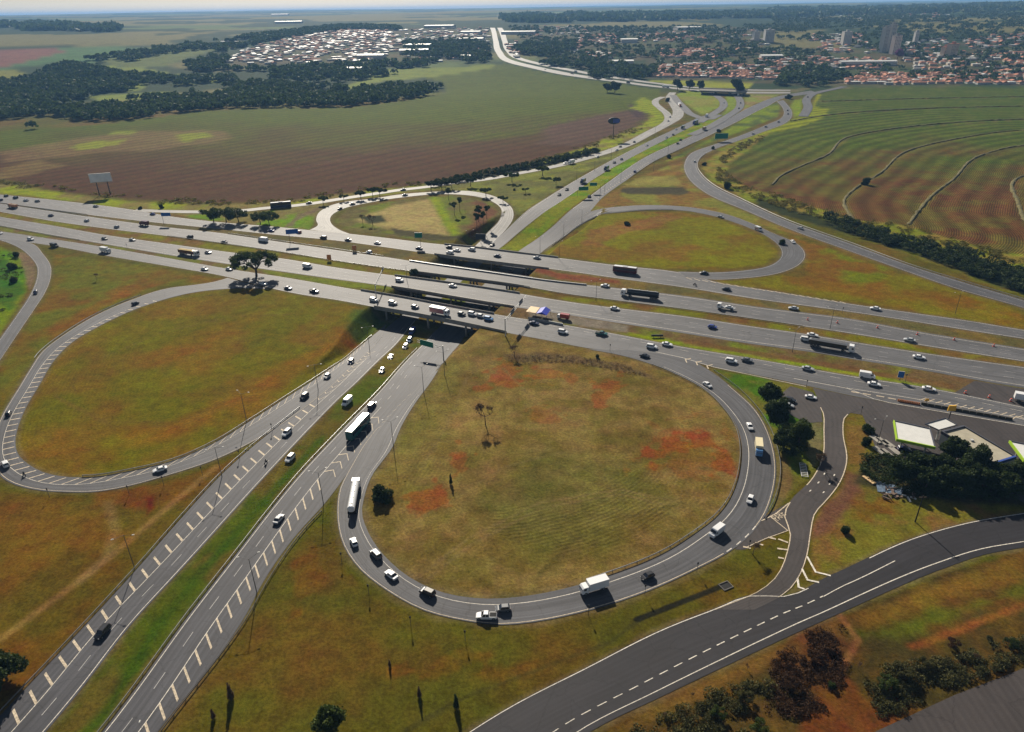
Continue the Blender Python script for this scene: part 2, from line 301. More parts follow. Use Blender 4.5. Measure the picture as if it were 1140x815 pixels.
road('lower_road_under_bridges_northbound',[fa,(fa*2+Nr_l[0])/3,(fa+2*np.array(Nr_l[0]))/3]+Nr_l,[fb,(fb*2+Nr_r[0])/3,(fb+2*np.array(Nr_r[0]))/3]+Nr_r,off=.07,flat=False,world=True,material='asph_low',key='N2',marks=[ml('L',.9,.25,s0=.2),ml('R',.9,.25,s0=.35),ml('F',.36,.2,(12,4),m='paintf',s0=.2),dict(side='R',d=4.5,hatch=8,w=.5,dash=(6,4),skew=2,s0=.24,s1=.38,chev=True,m='painto')])
# loops
G_o=[(253.4,309.5),(240,313.5),(223.7,316.3),(184,321.6),(147.4,333.4),(105,352),(73.7,371),(46.7,391.7),(33.4,411),(20,433),(8,452),(-2,471),(-7,492),(-7,513),(0,530),(16.7,540),(41.7,546),(75,548.3),(108.4,547.8),(141.8,541.9),(183.5,530.5),(240,512),(283.4,491),(318,470),(345,450),(372,428),(396,405),(412,390),(426,375)]
G_i=[(300,322),(275,321),(255,321.6),(210.5,326.8),(163,340),(108.4,364.5),(80,381.7),(63.4,398),(43.4,430),(28.4,455.5),(20,477),(17.3,491.7),(20.5,506),(33.4,518.2),(50,526.5),(75,531.2),(108.4,530.8),(141.8,525),(190,513.6),(240,491.9),(276.7,469.4),(323.4,439.4),(352,421),(380,402.7),(398,388),(412,376),(420,370),(430,361)]
road('loop_ramp_southwest',G_o,G_i,off=.10,flat=False,material='asph_loop',marks=[ml('L',.6,.18,m='painto'),ml('R',4.6,.15,s0=.16,s1=.92),dict(side='R',d=.5,hatch=4.6,w=.5,dash=(4.6,4),skew=-2.2,s0=.14,s1=.95,m='painto')],key='G')
H_i=[(655,389),(690,395.5),(720,404),(760,420.5),(785,434.5),(806.7,455),(821,476.8),(826,498),(825,520),(820,541),(809,563),(794,579.5),(780,590),(740.3,615.5),(680,640),(620,657.5),(580,664.5),(535.5,666.5),(490.4,659),(460.3,645.5),(430.3,621.5),(409.2,591),(403,570),(405,556),(413,532),(436.8,498.4),(446.8,475),(463,448),(481,423.5),(503,393),(516,377)]
H_o=[(700,390),(740,395),(770,402),(793.4,415),(818.4,435),(840,455),(853.4,476.8),(861.7,501.7),(864.2,521.7),(860.5,550),(848,580),(820,609),(770.4,636.5),(716.3,660.5),(650,681.5),(590,693.5),(560,696.2),(520.5,692),(475.4,681.3),(430.3,657.5),(400,633.5),(382,606.5),(376,583),(375.3,565),(378,545),(389.3,522),(406,494),(430,465),(460,434),(488,403),(504,384)]
def HF(x,y):
    a=resample([PF(*q) for q in H_i],4.); b=resample([PF(*q) for q in H_o],n=len(a)); c=(a+b)/2; s=np.r_[0,np.cumsum(np.linalg.norm(np.diff(c,axis=0),axis=1))]; return float(s[np.argmin(np.linalg.norm(b-PF(x,y)[:2],axis=1))]/s[-1])
road('loop_ramp_southeast',H_i,H_o,off=.10,flat=False,material='asph_loop',marks=[ml('L',2.4,.18,s0=.08,s1=.84),ml('R',.5,.2,s0=.12,s1=HF(848,580),m='painto'),ml('R',.5,.3,(4.5,2.2),s0=HF(848,580),s1=HF(820,609)),ml('R',.5,.2,s0=HF(820,609),s1=.80,m='painto'),dict(side='R',d=.5,hatch=2.3,w=.35,dash=(4.2,4),skew=.3,s0=.80,s1=.86,m='painto')],key='H')
L_o=[(345,256),(353,252),(352,245),(357,235),(370,228.2),(380,225.6),(413.4,221.4),(446.7,216.5),(480,213.8),(521.8,212.8),(546.8,217.5),(563.5,225.5),(571,234),(571,244),(563,256),(552,267),(541,278)]
L_i=[(392,261.5),(378,256),(368.5,248.4),(369.3,240),(382,232.5),(413.4,225.2),(446.7,220),(496.8,216.2),(530,218.8),(551.8,226.7),(558.5,235),(555,246.7),(543.5,258.4),(529,274)]
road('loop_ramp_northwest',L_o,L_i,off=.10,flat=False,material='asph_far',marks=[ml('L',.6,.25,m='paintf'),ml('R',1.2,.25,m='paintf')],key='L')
M_o=[(640,247),(653.4,237),(670,232.5),(686.8,230.4),(720,228.5),(760,230),(801.7,236.8),(835,248),(860,259.5),(886.8,271),(896.5,283),(891,294),(868.4,304.2),(826.7,310.2),(793.4,311.5),(765,309)]
M_i=[(605,281),(625,266),(648.4,248.4),(663.4,241.5),(686.8,236.8),(720,234),(760,234.5),(793.4,240.5),(826.7,251),(855,264),(869,277),(869,287),(853.4,297),(826.7,301.5),(790,303.5),(755,302.5)]
road('loop_ramp_northeast',M_o,M_i,off=.10,flat=False,material='asph_loop',marks=[ml('L',.6,.22,m='painto'),ml('R',.9,.2,m='paintf')],key='M')
I_r=[(22,268),(33.4,270.5),(48.4,283.4),(56.7,296.7),(56.7,308.4),(48,330),(40,342),(20,371.7),(0,401.7),(-40,462),(-80,520)]
I_l=[(-10,265),(3,268.5),(20,275.5),(33.4,286),(41,297),(41,309),(30,334),(22,346),(0,377),(-40,434),(-80,490)]
road('exit_ramp_west',I_r,I_l,off=.09,flat=False,material='asph_loop',marks=[ml('L',.5,.22,m='painto'),ml('R',2.0,.2)],key='I')
O_u=[(1330,404),(1235,368),(1140,334.3),(1083.4,317.4),(1021.7,298.5),(950,272.4),(876.8,246),(826.7,223),(795,207),(781,195),(776,186),(779.5,176),(793.4,167.2),(820,157.5),(853.4,145.5),(873,138),(881,131),(881.5,124),(877,117),(872,111.5)]
O_l=[(1330,416),(1235,378),(1140,343.6),(1066.8,322.5),(1003.4,300.6),(950,281.4),(876.8,254.7),(826.7,233.4),(793.4,219.5),(772,205),(762,190),(762.5,180),(770,170.3),(793.4,161.5),(820,152.5),(853.4,139),(869,132),(872.5,127),(871,120),(865,113)]
road('exit_ramp_northeast',O_u,O_l,off=.09,flat=False,material='asph_loop',marks=[ml('L',1.8,.22,m='paintf'),ml('R',1.2,.22,m='painto'),ml('F',.5,.18,(12,4),m='paintf',s1=.6)],key='O')
# near right road
J_t=[(420,890),(520,816),(560,791),(650,744.4),(740.3,699),(794.5,678),(840,662),(866,664),(924,640.6),(1020.4,597.5),(1080,581),(1140,571),(1260,556)]
J_b=[(560,890),(657,815),(740,774),(815.5,738),(860,717),(939,681),(1050.4,633),(1098.5,617),(1140,609.5),(1260,590)]
road('dark_access_road',J_t,J_b,off=.07,material='asph_dark',marks=[ml('L',.35,.25,s1=.50),ml('L',.35,.25,s0=.60),ml('R',2.3,.25,s0=0),ml('R',6.6,.28,(4.6,2.6),s0=.0,s1=.50),ml('L',4.5,.22,s0=.50,s1=.625)],key='J')
K_l=[(901,440),(914,455),(916.5,480),(915,510),(903.4,533.4),(878.4,560),(872,575),(879,590),(876.5,611.7),(860,646.8),(835,663.4),(815,671),(795,679)]
K_r=[(962,455),(943,462),(939,480),(943.4,513.4),(935,538.4),(920,558),(907.5,572),(903.4,590),(898.4,620),(888.4,645),(880,656),(866,666),(840,679)]
road('service_lane',K_l,K_r,off=.085,material='asph_brown',marks=[ml('L',.2,.35,m='painto',s0=.06,s1=.47),ml('L',.2,.35,m='painto',s0=.56),ml('R',.2,.35,m='painto',s0=.06,s1=.93),ml('L',2.8,.4,(6,1.2),s0=.40,s1=.5),ml('R',2.8,.4,(6,1.2),s0=.40,s1=.5)],key='K')
def patch(name,pts,off,material,flat=True,kind='structure'):
    q=[PF(*p) if flat else P(*p) for p in pts]; V=[(p[0],p[1],(0 if flat else p[2])+off) for p in q]
    me=mesh(name,V,[tuple(range(len(V)))],M[material])
    if me.polygons[0].normal.z<0: me.flip_normals()
    uv=me.uv_layers.new(name='UVMap')
    for l in me.loops: v=V[l.vertex_index]; uv.data[l.index].uv=(v[0],v[1])
    return mobj(name,me,kind=kind)
def paintline(parent,pts,w,off,m='paint',flat=True,close=False):
    q=[np.array(PF(*p) if flat else P(*p))[:2] for p in pts]; V=[]
    if close: q.append(q[0])
    for a,b in zip(q[:-1],q[1:]):
        d=(b-a)/np.linalg.norm(b-a); n=np.array([-d[1],d[0]])*w/2; a2=a-d*w*.3; b2=b+d*w*.3
        V.append([(*(a2-n),off),(*(b2-n),off),(*(b2+n),off),(*(a2+n),off)])
    for i,v in enumerate(V):
        V[i]=[(x,y,z+i*.0015) for x,y,z in v]
    return mobj('road_marking',quads('road_marking',np.array(V),M[m]),parent)
fc=patch('forecourt_paving',[(905,432),(950,441.5),(1000,450.5),(1050,459.5),(1140,474.5),(1260,497),(1260,640),(1140,560),(1090,530),(1010,512),(975,500),(968,480),(960,462),(943,459),(925,470),(915,455)],.045,'asph_brown')
gore=patch('junction_paving',[(846,578),(878,559.5),(884,575),(880,590),(868,593),(829,612),(818,612)],.05,'asph_brown')
paintline(gore,[(848,580),(864,572),(878,560.5)],.35,.12,'painto'); paintline(gore,[(857,575),(877,591)],.3,.125,'painto'); paintline(gore,[(830,610),(852,600),(877,591)],.25,.118,'painto')
park=patch('parking_asphalt',[(905,437),(914,455),(916,470),(898,471),(880,462),(868,440),(880,430)],.05,'asph_brown')
park2=patch('dark_parking_lot',[(960,822),(978,813),(1062.5,774),(1140,744),(1260,700),(1260,900),(930,900)],.05,'asph_brown')
wide=patch('median_paving',[(1085,424),(1115,429),(1140,433),(1260,455),(1260,478),(1140,453.5),(1098,445.5),(1060,439)],.05,'asph_brown')
# separator hatching in front of the forecourt
jk=mobj('road_marking',quads('road_marking',np.array([[PF(*a)+[0,0,.10] for a in q] for q in
  [[(x,y),(x+9,y+1.6),(x+9.6,y+.9),(x+1.2,y-.7)] for x,y in ((947,436.5),(960,438.6),(975,441),(988,443.5))]]),M['painto']),ROADS['D']['obj'])
paintline(ROADS['D']['obj'],[(884,421.5),(930,430),(943,432.5),(958,438),(972,444),(990,448.5),(1050,459),(1140,474)],.25,.09)
paintline(ROADS['D']['obj'],[(943,432.2),(1000,441),(1060,451),(1127,464),(1140,467)],.25,.085)
for i in range(13):
    x=1024+i*9; y=445.6+i*1.62; paintline(ROADS['D']['obj'],[(x,y),(x+7,y-2.3)],.35,.095,'painto')
paintline(ROADS['D']['obj'],[(1125,468),(1132,463.5),(1140,466)],.4,.1,'painto')
# chevrons D / H gore, J / K gore, A / M gore
for x,y in ((763,400.5),(775,403.5),(787,407.5)): paintline(ROADS['D']['obj'],[(x+6,y-1.2),(x,y),(x+1.5,y+3.2)],.5,.13,'painto')
paintline(ROADS['D']['obj'],[(728,391.5),(760,398.5),(795,409),(845,419.5),(897,430.5)],.25,.12)
for a in (((898.5,620),(908,637),(924,641)),((893,634),(899,646),(911,648.5)),((888,645),(889,654),(895,656))): paintline(gore,a,.55,.13,'paint')
for a in (((828,609),(835,610.6)),((841,604.5),(849,607)),((856,598.5),(863,600.3)),((867,600.5),(876.5,604)),((866,611),(876,612.3)),((867,621),(872,622))): paintline(gore,a,.6,.12,'painto')
for x in range(764,940,9):
    y=np.interp(x,[764,860,950],[309.5,324.5,338.5]); paintline(ROADS['A']['obj'],[(x,y-.2),(x+6,y+1.6)],.5,.15,'painto')
# far highway and overpass
Q1l=[(545.5,31),(546.7,34),(549,46),(552,58.4),(563,68.8),(597,77.3),(647,86.5),(697,93),(740,98.2),(778,101.6),(830,104),(880,104.3)]
Q1r=[(551,31),(552,34),(555,46),(559,57.4),(569,66.5),(600,74.5),(648,83.8),(697,91),(740,96.4),(778,99.9),(830,102.2),(880,102.6)]
Q2l=[(553.5,31),(555,34),(559,46),(563,56.7),(574,65.5),(603,73),(650,82),(697,89.4),(740,94.8),(778,98.6),(830,100.9),(880,101.4)]
Q2r=[(559,31),(561,34),(565,46),(569,55.7),(582,65),(610,72),(655,80.6),(700,87.8),(740,93.3),(778,97.3),(830,99.5),(880,100.2)]
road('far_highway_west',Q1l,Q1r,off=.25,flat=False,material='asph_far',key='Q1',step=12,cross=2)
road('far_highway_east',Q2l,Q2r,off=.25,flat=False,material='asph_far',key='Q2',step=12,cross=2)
for nm,pts,wd,key in (('feeder_ramp_west',[(150,234.2),(190,235.6),(240,235.9),(270,234.6),(297,231.7),(323.5,229.5),(348.5,226.5),(380,221.4),(413.4,216.4),(446.7,211.4),(471.7,208.6),(506.8,203.4),(530,201.2),(578.4,192.8),(611.7,186.6),(653.4,176),(692,163.5),(724,147.5),(743.4,137.3),(752.5,131.5),(755,124),(750,115.5),(745.5,109),(749,103)],[7,8.5,8.5,8.5,8.5,9,10,12,13,14,14,15,16,16,14,13,12],'P'),
    ('slip_lane_west',[(735,142),(743.5,134.5),(742.5,127),(735,120.5),(729.5,115),(731,111),(738,108)],11,'P2'),
    ('ramp_to_overpass_west',[(800,128),(787,133),(772,128.5),(762,120.5),(754,112.5),(749,106)],12,'P3'),
    ('ramp_from_overpass',[(778,136.5),(795,126.5),(805,119),(804,112),(797,106.5),(790,102)],12,'P4'),
    ('ramp_to_overpass_east',[(770,150.5),(790,141.5),(808,131),(823,120),(824,113),(820,106.5),(815,102)],12,'P5'),
    ('side_street_ramp',[(894,130),(899.5,120),(898,111),(906,104.5),(925,100),(940,96.5)],13,'P6')):
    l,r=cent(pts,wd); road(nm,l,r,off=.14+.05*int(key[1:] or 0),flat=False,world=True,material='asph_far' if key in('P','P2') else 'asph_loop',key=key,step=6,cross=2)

# ---------------------------------------------------------------- ground sheet
def terr_grid():
    az=np.unique(np.round(np.r_[np.arange(-180,-52,4.),np.arange(-52,-44,.5),np.arange(-44,44,.11),np.arange(44,52,.5),np.arange(52,181,4.)],4)); az=az[az<180]
    dep=np.r_[89,80,72,66,62,np.arange(60,3.0,-.1),np.arange(3.0,.9,-.05)]
    r=CZ/np.tan(np.radians(dep)); r=np.r_[r,np.geomspace(r[-1]*1.02,70000,50)]
    return np.radians(az),r
az,rr=terr_grid(); na,nr=len(az),len(rr)
RR,AZ=np.meshgrid(rr,az,indexing='ij'); X=(RR*np.sin(AZ)).ravel(); Y=(RR*np.cos(AZ)).ravel()
Z=H(X,Y)
X=np.r_[0,X];Y=np.r_[0,Y];Z=np.r_[0,Z]
N=len(X)
def vn(x,y,sc,seed=0):     # value noise
    x=np.asarray(x)/sc+seed*17.3; y=np.asarray(y)/sc+seed*9.1; xi=np.floor(x).astype(int); yi=np.floor(y).astype(int); fx=x-xi; fy=y-yi; fx=fx*fx*(3-2*fx); fy=fy*fy*(3-2*fy)
    h=lambda a,b:(((a*374761393+b*668265263+seed*1442695)^((a*374761393+b*668265263)>>13))*1274126177 & 0xffffff)/float(0xffffff)
    return (h(xi,yi)*(1-fx)+h(xi+1,yi)*fx)*(1-fy)+(h(xi,yi+1)*(1-fx)+h(xi+1,yi+1)*fx)*fy
def fbm(x,y,sc,seed=0,o=4): return sum(vn(x,y,sc/2**i,seed+i)*.5**i for i in range(o))/sum(.5**i for i in range(o))
def segdist(px,py,poly,closed=True):
    d=np.full(len(px),1e9); n=len(poly)
    for i in range(n if closed else n-1):
        a=poly[i]; b=poly[(i+1)%n]; ab=b-a; L2=ab@ab+1e-9
        t=np.clip(((px-a[0])*ab[0]+(py-a[1])*ab[1])/L2,0,1); d=np.minimum(d,np.hypot(px-a[0]-t*ab[0],py-a[1]-t*ab[1]))
    return d
def inside(px,py,poly):
    c=np.zeros(len(px),bool); n=len(poly); j=n-1
    for i in range(n):
        xi,yi=poly[i];xj,yj=poly[j]
        if yi!=yj: c^=((yi>py)!=(yj>py))&(px<(xj-xi)*(py-yi)/(yj-yi)+xi)
        j=i
    return c
def W2(pts): return np.array([P(*q)[:2] for q in pts])
rad=np.hypot(X,Y)
n1=fbm(X,Y,60,1); n2=fbm(X,Y,14,2); n3=fbm(X,Y,250,3)
C=np.zeros((N,3)); g0=np.array([.072,.066,.010]); g1=np.array([.10,.068,.018]); g2=np.array([.062,.075,.01])
t=sm((n1-.35)/.3)[:,None]; C[:]=g0*(1-t)+g1*t; t=sm((n2-.52)/.2)[:,None]*.5; C[:]=C*(1-t)+g2*t
row=np.zeros(N); amp=np.zeros(N)
def paint(poly,col,feather=2.,mix=1.,nz=0.,ns=8.,world=False,seed=5,inner=False):
    pl=np.array(poly,float) if world else W2(poly)
    lo=pl.min(0)-feather*2-nz; hi=pl.max(0)+feather*2+nz
    k=np.where((X>lo[0])&(X<hi[0])&(Y>lo[1])&(Y<hi[1]))[0]
    if not len(k): return k,None
    px,py=X[k],Y[k]; ins=inside(px,py,pl); d=segdist(px,py,pl); sd_=np.where(ins,d,-d)
    if nz: sd_=sd_+(fbm(px,py,ns,seed,3)-.5)*2*nz
    wgt=sm(sd_/feather*.5+.5)*mix
    if callable(col): cc=col(px,py,sd_)
    else: cc=np.array(col)
    C[k]=C[k]*(1-wgt[:,None])+cc*wgt[:,None]
    return k,wgt
def paintl(poly,col,width,feather=1.,mix=1.,nz=0,ns=6.,seed=5):
    pl=W2(poly) if not isinstance(poly,np.ndarray) else poly
    lo=pl.min(0)-width*2-feather-nz; hi=pl.max(0)+width*2+feather+nz
    k=np.where((X>lo[0])&(X<hi[0])&(Y>lo[1])&(Y<hi[1]))[0]
    if not len(k): return
    d=segdist(X[k],Y[k],pl,False)
    if nz: d=d+(fbm(X[k],Y[k],ns,seed,3)-.5)*2*nz
    wgt=sm((width-d)/feather*.5+.5)*mix; C[k]=C[k]*(1-wgt[:,None])+np.array(col)*wgt[:,None]
def two(c1,c2,sc,seed,lo=.4,hi=.6):
    c1=np.array(c1);c2=np.array(c2)
    def f(px,py,sd_):
        t=sm((fbm(px,py,sc,seed)-lo)/(hi-lo))[:,None]; return c1*(1-t)+c2*t
    return f
# far country, in world bands
far=sm((rad-1300)/200.)[:,None]
fn=fbm(X,Y,420,11); fn2=fbm(X*.5,Y,900,12)
wood=np.array([.022,.038,.014]); fld=np.array([.085,.115,.04]); fld2=np.array([.13,.12,.05])
t=sm((fn2-.42)/.1)[:,None]; cf=fld*(1-t)+fld2*t
t=sm((fn-.47)/.05)[:,None]; cf=cf*(1-t)+wood*t
C[:]=C*(1-far)+cf*far
# --- left: woods, fields
Fd=dict(green=(.062,.078,.008),purp=(.060,.030,.013),soil=(.13,.065,.045))
paint([(-200,150),(0,146),(120,138),(230,123),(300,121),(390,120),(450,112),(497,104),(495,92),(470,86),(520,74),(562,70),(597,78.5),(647,88),(697,94.5),(735,100),(734,108),(729,122),(716,137),(640,166),(560,190),(470,205),(400,212),(330,222),(250,226),(150,222),(60,212),(0,198),(-200,190)],
  lambda px,py,sd_: None if False else (lambda t:np.array(Fd['green'])*(1-t)+np.array(Fd['purp'])*t)(sm((1120-py+px*.12+(fbm(px,py,90,21)-.5)*320)/420.)[:,None]),4,nz=2)
k,wg=paint([(0,198),(60,212),(150,222),(250,226),(330,222),(400,212),(470,205),(560,190),(640,166),(716,137),(640,140),(470,168),(330,188),(150,196),(30,180)],Fd['purp'],14,mix=.75,nz=18,ns=60)
TL=W2([(-100,262),(100,232),(290,196),(430,168),(600,139),(760,112)]); k=np.where((rad>420)&(rad<1300)&(X<260)&(Y>560))[0]; row[k]=segdist(X[k],Y[k],TL,False)*.9; amp[k]=.55*sm((Y[k]-600)/60)
paint([(610,140),(700,122),(722,132),(690,150),(640,163),(600,160)],(.075,.045,.03),10,nz=10,ns=30)
paint([(700,116),(716,120),(718,132),(705,130)],(.05,.03,.03),6,nz=6,ns=14)
paint([(100,152),(158,147),(250,146),(250,160),(160,170),(100,172),(0,182),(0,170)],(.15,.10,.05),8,mix=.6,nz=26,ns=60)
paint([(84,160),(110,157),(140,155),(138,159),(108,165),(85,167)],(.17,.2,.025),6,.8,nz=12,ns=20); paint([(195,149),(228,148),(236,152),(205,158),(200,156)],(.16,.19,.025),6,.8,nz=12,ns=20); paint([(120,147),(150,146),(150,149),(122,150)],(.16,.19,.03),6,.8,nz=12,ns=20)
paint([(0,188),(40,180),(70,184),(30,195),(0,200)],(.14,.10,.04),6,nz=16,ns=40,mix=.7)
paintl([(290,196),(350,183),(430,168),(520,152),(600,139),(700,124)],(.05,.03,.022),1.5,2,.7)
# verge between field and feeder ramp
VG=(.17,.2,.02); VD=(.15,.125,.04)
paint([(-60,196),(0,203),(60,214),(150,225),(250,228),(330,224),(400,214),(470,206),(560,191),(640,168),(716,139),(732,122),(742,137),(712,152),(656,176),(580,192),(500,207),(430,217),(380,224),(330,230),(250,236),(190,237),(140,233),(60,222),(0,215),(-60,211)],two(VG,VD,25,31),4,nz=4,ns=15)
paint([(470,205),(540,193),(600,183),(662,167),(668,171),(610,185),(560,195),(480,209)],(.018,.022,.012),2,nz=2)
paint([(727,113),(716,108),(706,113),(712,118),(728,128),(724,140),(735,141),(740,132),(735,124),(728,119)],VG,5,nz=3)
# brightness of the verges round the upper loops
paint([(190,237.5),(250,239),(300,234),(345,228),(372,224),(356,232),(350,246),(344,256),(306,252),(240,246.5)],two((.10,.17,.015),(.14,.12,.04),20,33),2,nz=2)
paint([(318,252),(330,240),(362,228),(358,233),(330,246),(326,253)],(.13,.09,.06),2,nz=1,mix=.8)
paint([(345,226),(380,223),(560,196),(640,182),(690,168),(760,142),(640,197),(590,232),(575,240),(570,228),(548,215),(500,211),(440,214),(390,222)],two((.13,.14,.03),(.10,.10,.03),22,34),3,nz=3)
# inside loop L
paint([(372,247),(385,234),(450,222),(510,217),(548,226),(556,238),(545,256),(528,272),(480,269),(430,262),(390,258)],two((.10,.12,.02),(.10,.085,.03),16,35),2)
paint([(395,245),(440,228),(480,222),(500,255),(500,262),(450,258),(420,252)],(.26,.21,.09),4,nz=3,ns=10)
paint([(478,220),(487,219),(512,258),(506,266),(497,256)],(.15,.19,.02),3,nz=1.5)
paint([(436,254),(450,256),(500,263),(518,266),(516,272),(480,268),(440,261)],(.05,.045,.02),2,nz=2)
paint([(528,222),(552,230),(553,240),(538,258),(528,268),(518,262),(530,240)],(.11,.055,.03),4,nz=5,ns=10)
paint([(402,241),(425,240),(430,247),(410,249)],(.025,.03,.01),2,nz=2)
# inside loop M and around
paint([(606,281),(630,263),(660,243),(700,236),(760,236),(805,246),(850,264),(867,280),(850,295),(800,300),(740,299),(680,293),(620,285)],two((.12,.112,.012),(.13,.082,.018),30,36),2)
paint([(655,255),(690,250),(740,240),(765,241),(740,250),(700,258),(672,272),(650,276)],(.17,.085,.035),3,mix=.7,nz=6,ns=14)
paint([(640,240),(700,203),(740,186),(760,180),(765,200),(800,224),(870,252),(960,285),(900,265),(850,252),(760,229),(690,229)],two((.14,.14,.03),(.15,.095,.03),22,37),3,nz=3)
paint([(692,209),(760,208),(768,214),(760,217),(700,216),(690,213)],(.045,.04,.022),2,nz=2)
paint([(690,206),(720,196),(750,196),(764,207),(730,206)],(.19,.17,.05),3,nz=3)
paint([(742,176),(760,172),(758,190),(770,205),(762,208),(748,192)],(.14,.08,.03),2,mix=.6)
# strip right of M
paint([(905,310),(1010,305),(1140,347),(1140,366),(1040,350),(950,336),(860,322),(800,314),(870,306)],two((.12,.105,.014),(.135,.078,.017),26,38),3,nz=3)
paint([(870,258),(930,280),(1000,303),(950,318),(900,310),(898,288)],two((.10,.115,.012),(.13,.072,.018),22,39),3,nz=5)
# medians
MG=(.10,.12,.02)
for a,b,c in ((B_b,C_t,two((.12,.12,.015),(.12,.075,.025),18,40)),(A_b,B_t,two((.085,.075,.03),(.12,.09,.03),14,41)),(C_b,D_t,two((.11,.13,.02),(.11,.075,.035),16,42))):
    paint(list(a)+list(b)[::-1],c,.8)
paint([(590,346),(620,347),(700,362),(700,370),(640,362),(590,354)],(.16,.14,.11),1.5,nz=1.5)
paint([(560,296),(620,303),(690,312),(690,316),(620,311),(560,303)],(.14,.055,.03),2,nz=2)
paint([(700,370),(760,381),(900,405),(1060,435),(1060,438),(900,410),(760,386),(700,374)],(.15,.19,.02),1,nz=.6)
paint([(760,377),(900,400),(1060,428),(1060,432),(900,406),(760,383)],(.12,.065,.03),1,nz=1.,mix=.8)
# median of the lower road
paint(list(E_r)+list(F_l)[::-1],two((.058,.075,.01),(.085,.068,.016),12,43),.8)
md=[((a[0]+b[0])/2,(a[1]+b[1])/2) for a,b in zip([(60,850),(116,797),(182,686),(240,620),(318,532),(360,487)],[(60,850),(116,797),(182,686),(240,620),(318,532),(360,487)])]
paintl(md,(.035,.065,.008),1.5,1.5,.85,nz=1)
paint([(556,277),(606,236),(670,194),(716,168),(800,126),(803,134),(760,155),(720,173),(677,202),(620,247),(577,279)],two((.10,.17,.015),(.15,.16,.02),16,44),1,nz=1)
paint([(780,100),(795,104),(803,112),(800,120),(782,128),(765,117),(752,106),(762,101)],two((.15,.19,.03),(.17,.17,.04),30,45),3)
paint([(808,104),(820,110),(820,120),(800,132),(775,146),(800,135),(808,122)],(.14,.18,.03),3)
paint([(828,104),(830,116),(815,128),(780,146),(800,138),(840,116),(870,105)],two((.15,.17,.04),(.18,.14,.06),25,46),3)
paint([(838,126),(866,113),(868,122),(866,130),(820,148),(770,166),(763,174),(740,180),(800,150)],two((.13,.17,.02),(.06,.08,.02),25,47),3)
paint([(884,112),(893,110),(892,128),(884,131),(880,118)],(.14,.18,.02),3); paint([(910,104),(922,106),(925,120),(915,127),(902,128),(906,114)],(.19,.2,.02),3)
paint([(720,90),(840,91),(833,99),(780,97),(730,92)],(.2,.21,.03),4); paint([(836,101),(905,98),(890,102),(840,106)],(.10,.09,.04),4)
paint([(700,120),(730,112),(740,134),(725,146),(735,130)],VG,4)
# --- right terraced field
RF=[(800,197),(806,180),(832,164),(852,150),(872,136),(905,122),(912,108),(922,99),(1000,96),(1140,97),(1300,99),(1300,330),(1140,286),(1090,276),(1000,250),(955,249),(885,226),(825,208)]
def rfcol(px,py,sd_):
    t=sm((890-py-px*.1+(fbm(px,py,50,51)-.5)*420)/330.)[:,None]; a=np.array([.055,.075,.010]); b=np.array([.088,.045,.018])
    u=sm((fbm(px,py,16,52)-.45)/.2)[:,None]*.5
    c=a*(1-t)+b*t; return c*(1-u)+np.array([.085,.095,.02])*u
k,wg=paint(RF,rfcol,3,nz=2)
T2=W2([(1300,146),(1140,145),(1063.7,155),(1011,168),(977,195),(958,206),(940,224),(950,246)])
row[k]=segdist(X[k],Y[k],T2,False); amp[k]=np.maximum(amp[k],wg*.9)
BK=[[(1300,134),(1140,133),(998,143),(945,152.6),(919,173.7),(890,186),(868,197),(859.7,206)],[(1300,146),(1140,145),(1063.7,155),(1011,168),(977,195),(958,206),(940,224),(950,246)],[(1300,160),(1140,162),(1090,174),(1061,200),(1040,216),(1019,240),(1012,250)],[(1300,118),(1140,118.4),(1030,121),(927,127.6),(880,135)],[(1300,190),(1140,196),(1135,230),(1150,262)],[(1300,108),(1140,108),(1020,110),(915,113)]]
for i,b in enumerate(BK):
    paintl(b,(.10,.085,.024),2.6,2.,.8,nz=1.2)
# scrub edge of that field
paint([(790,178),(800,168),(815,158),(835,150),(870,137),(905,124),(908,128),(850,152),(835,166),(812,182),(806,196),(825,206),(885,224),(955,246),(1000,249),(1090,274),(1140,284),(1300,325),(1300,390),(1140,330),(1090,312),(1020,285),(950,262),(880,240),(830,222),(790,200),(782,188)],two((.17,.135,.035),(.13,.15,.02),12,53,.4,.62),3,nz=3)
paint([(905,118),(925,122),(915,132),(890,142),(850,150),(830,155),(850,146),(885,132)],(.16,.18,.02),3,nz=4)
paint([(845,222),(900,238),(950,255),(1010,268),(1060,278),(1140,303),(1300,352),(1300,385),(1140,328),(1090,311),(1020,284),(950,262),(880,242),(840,228)],(.022,.028,.01),3,nz=3)
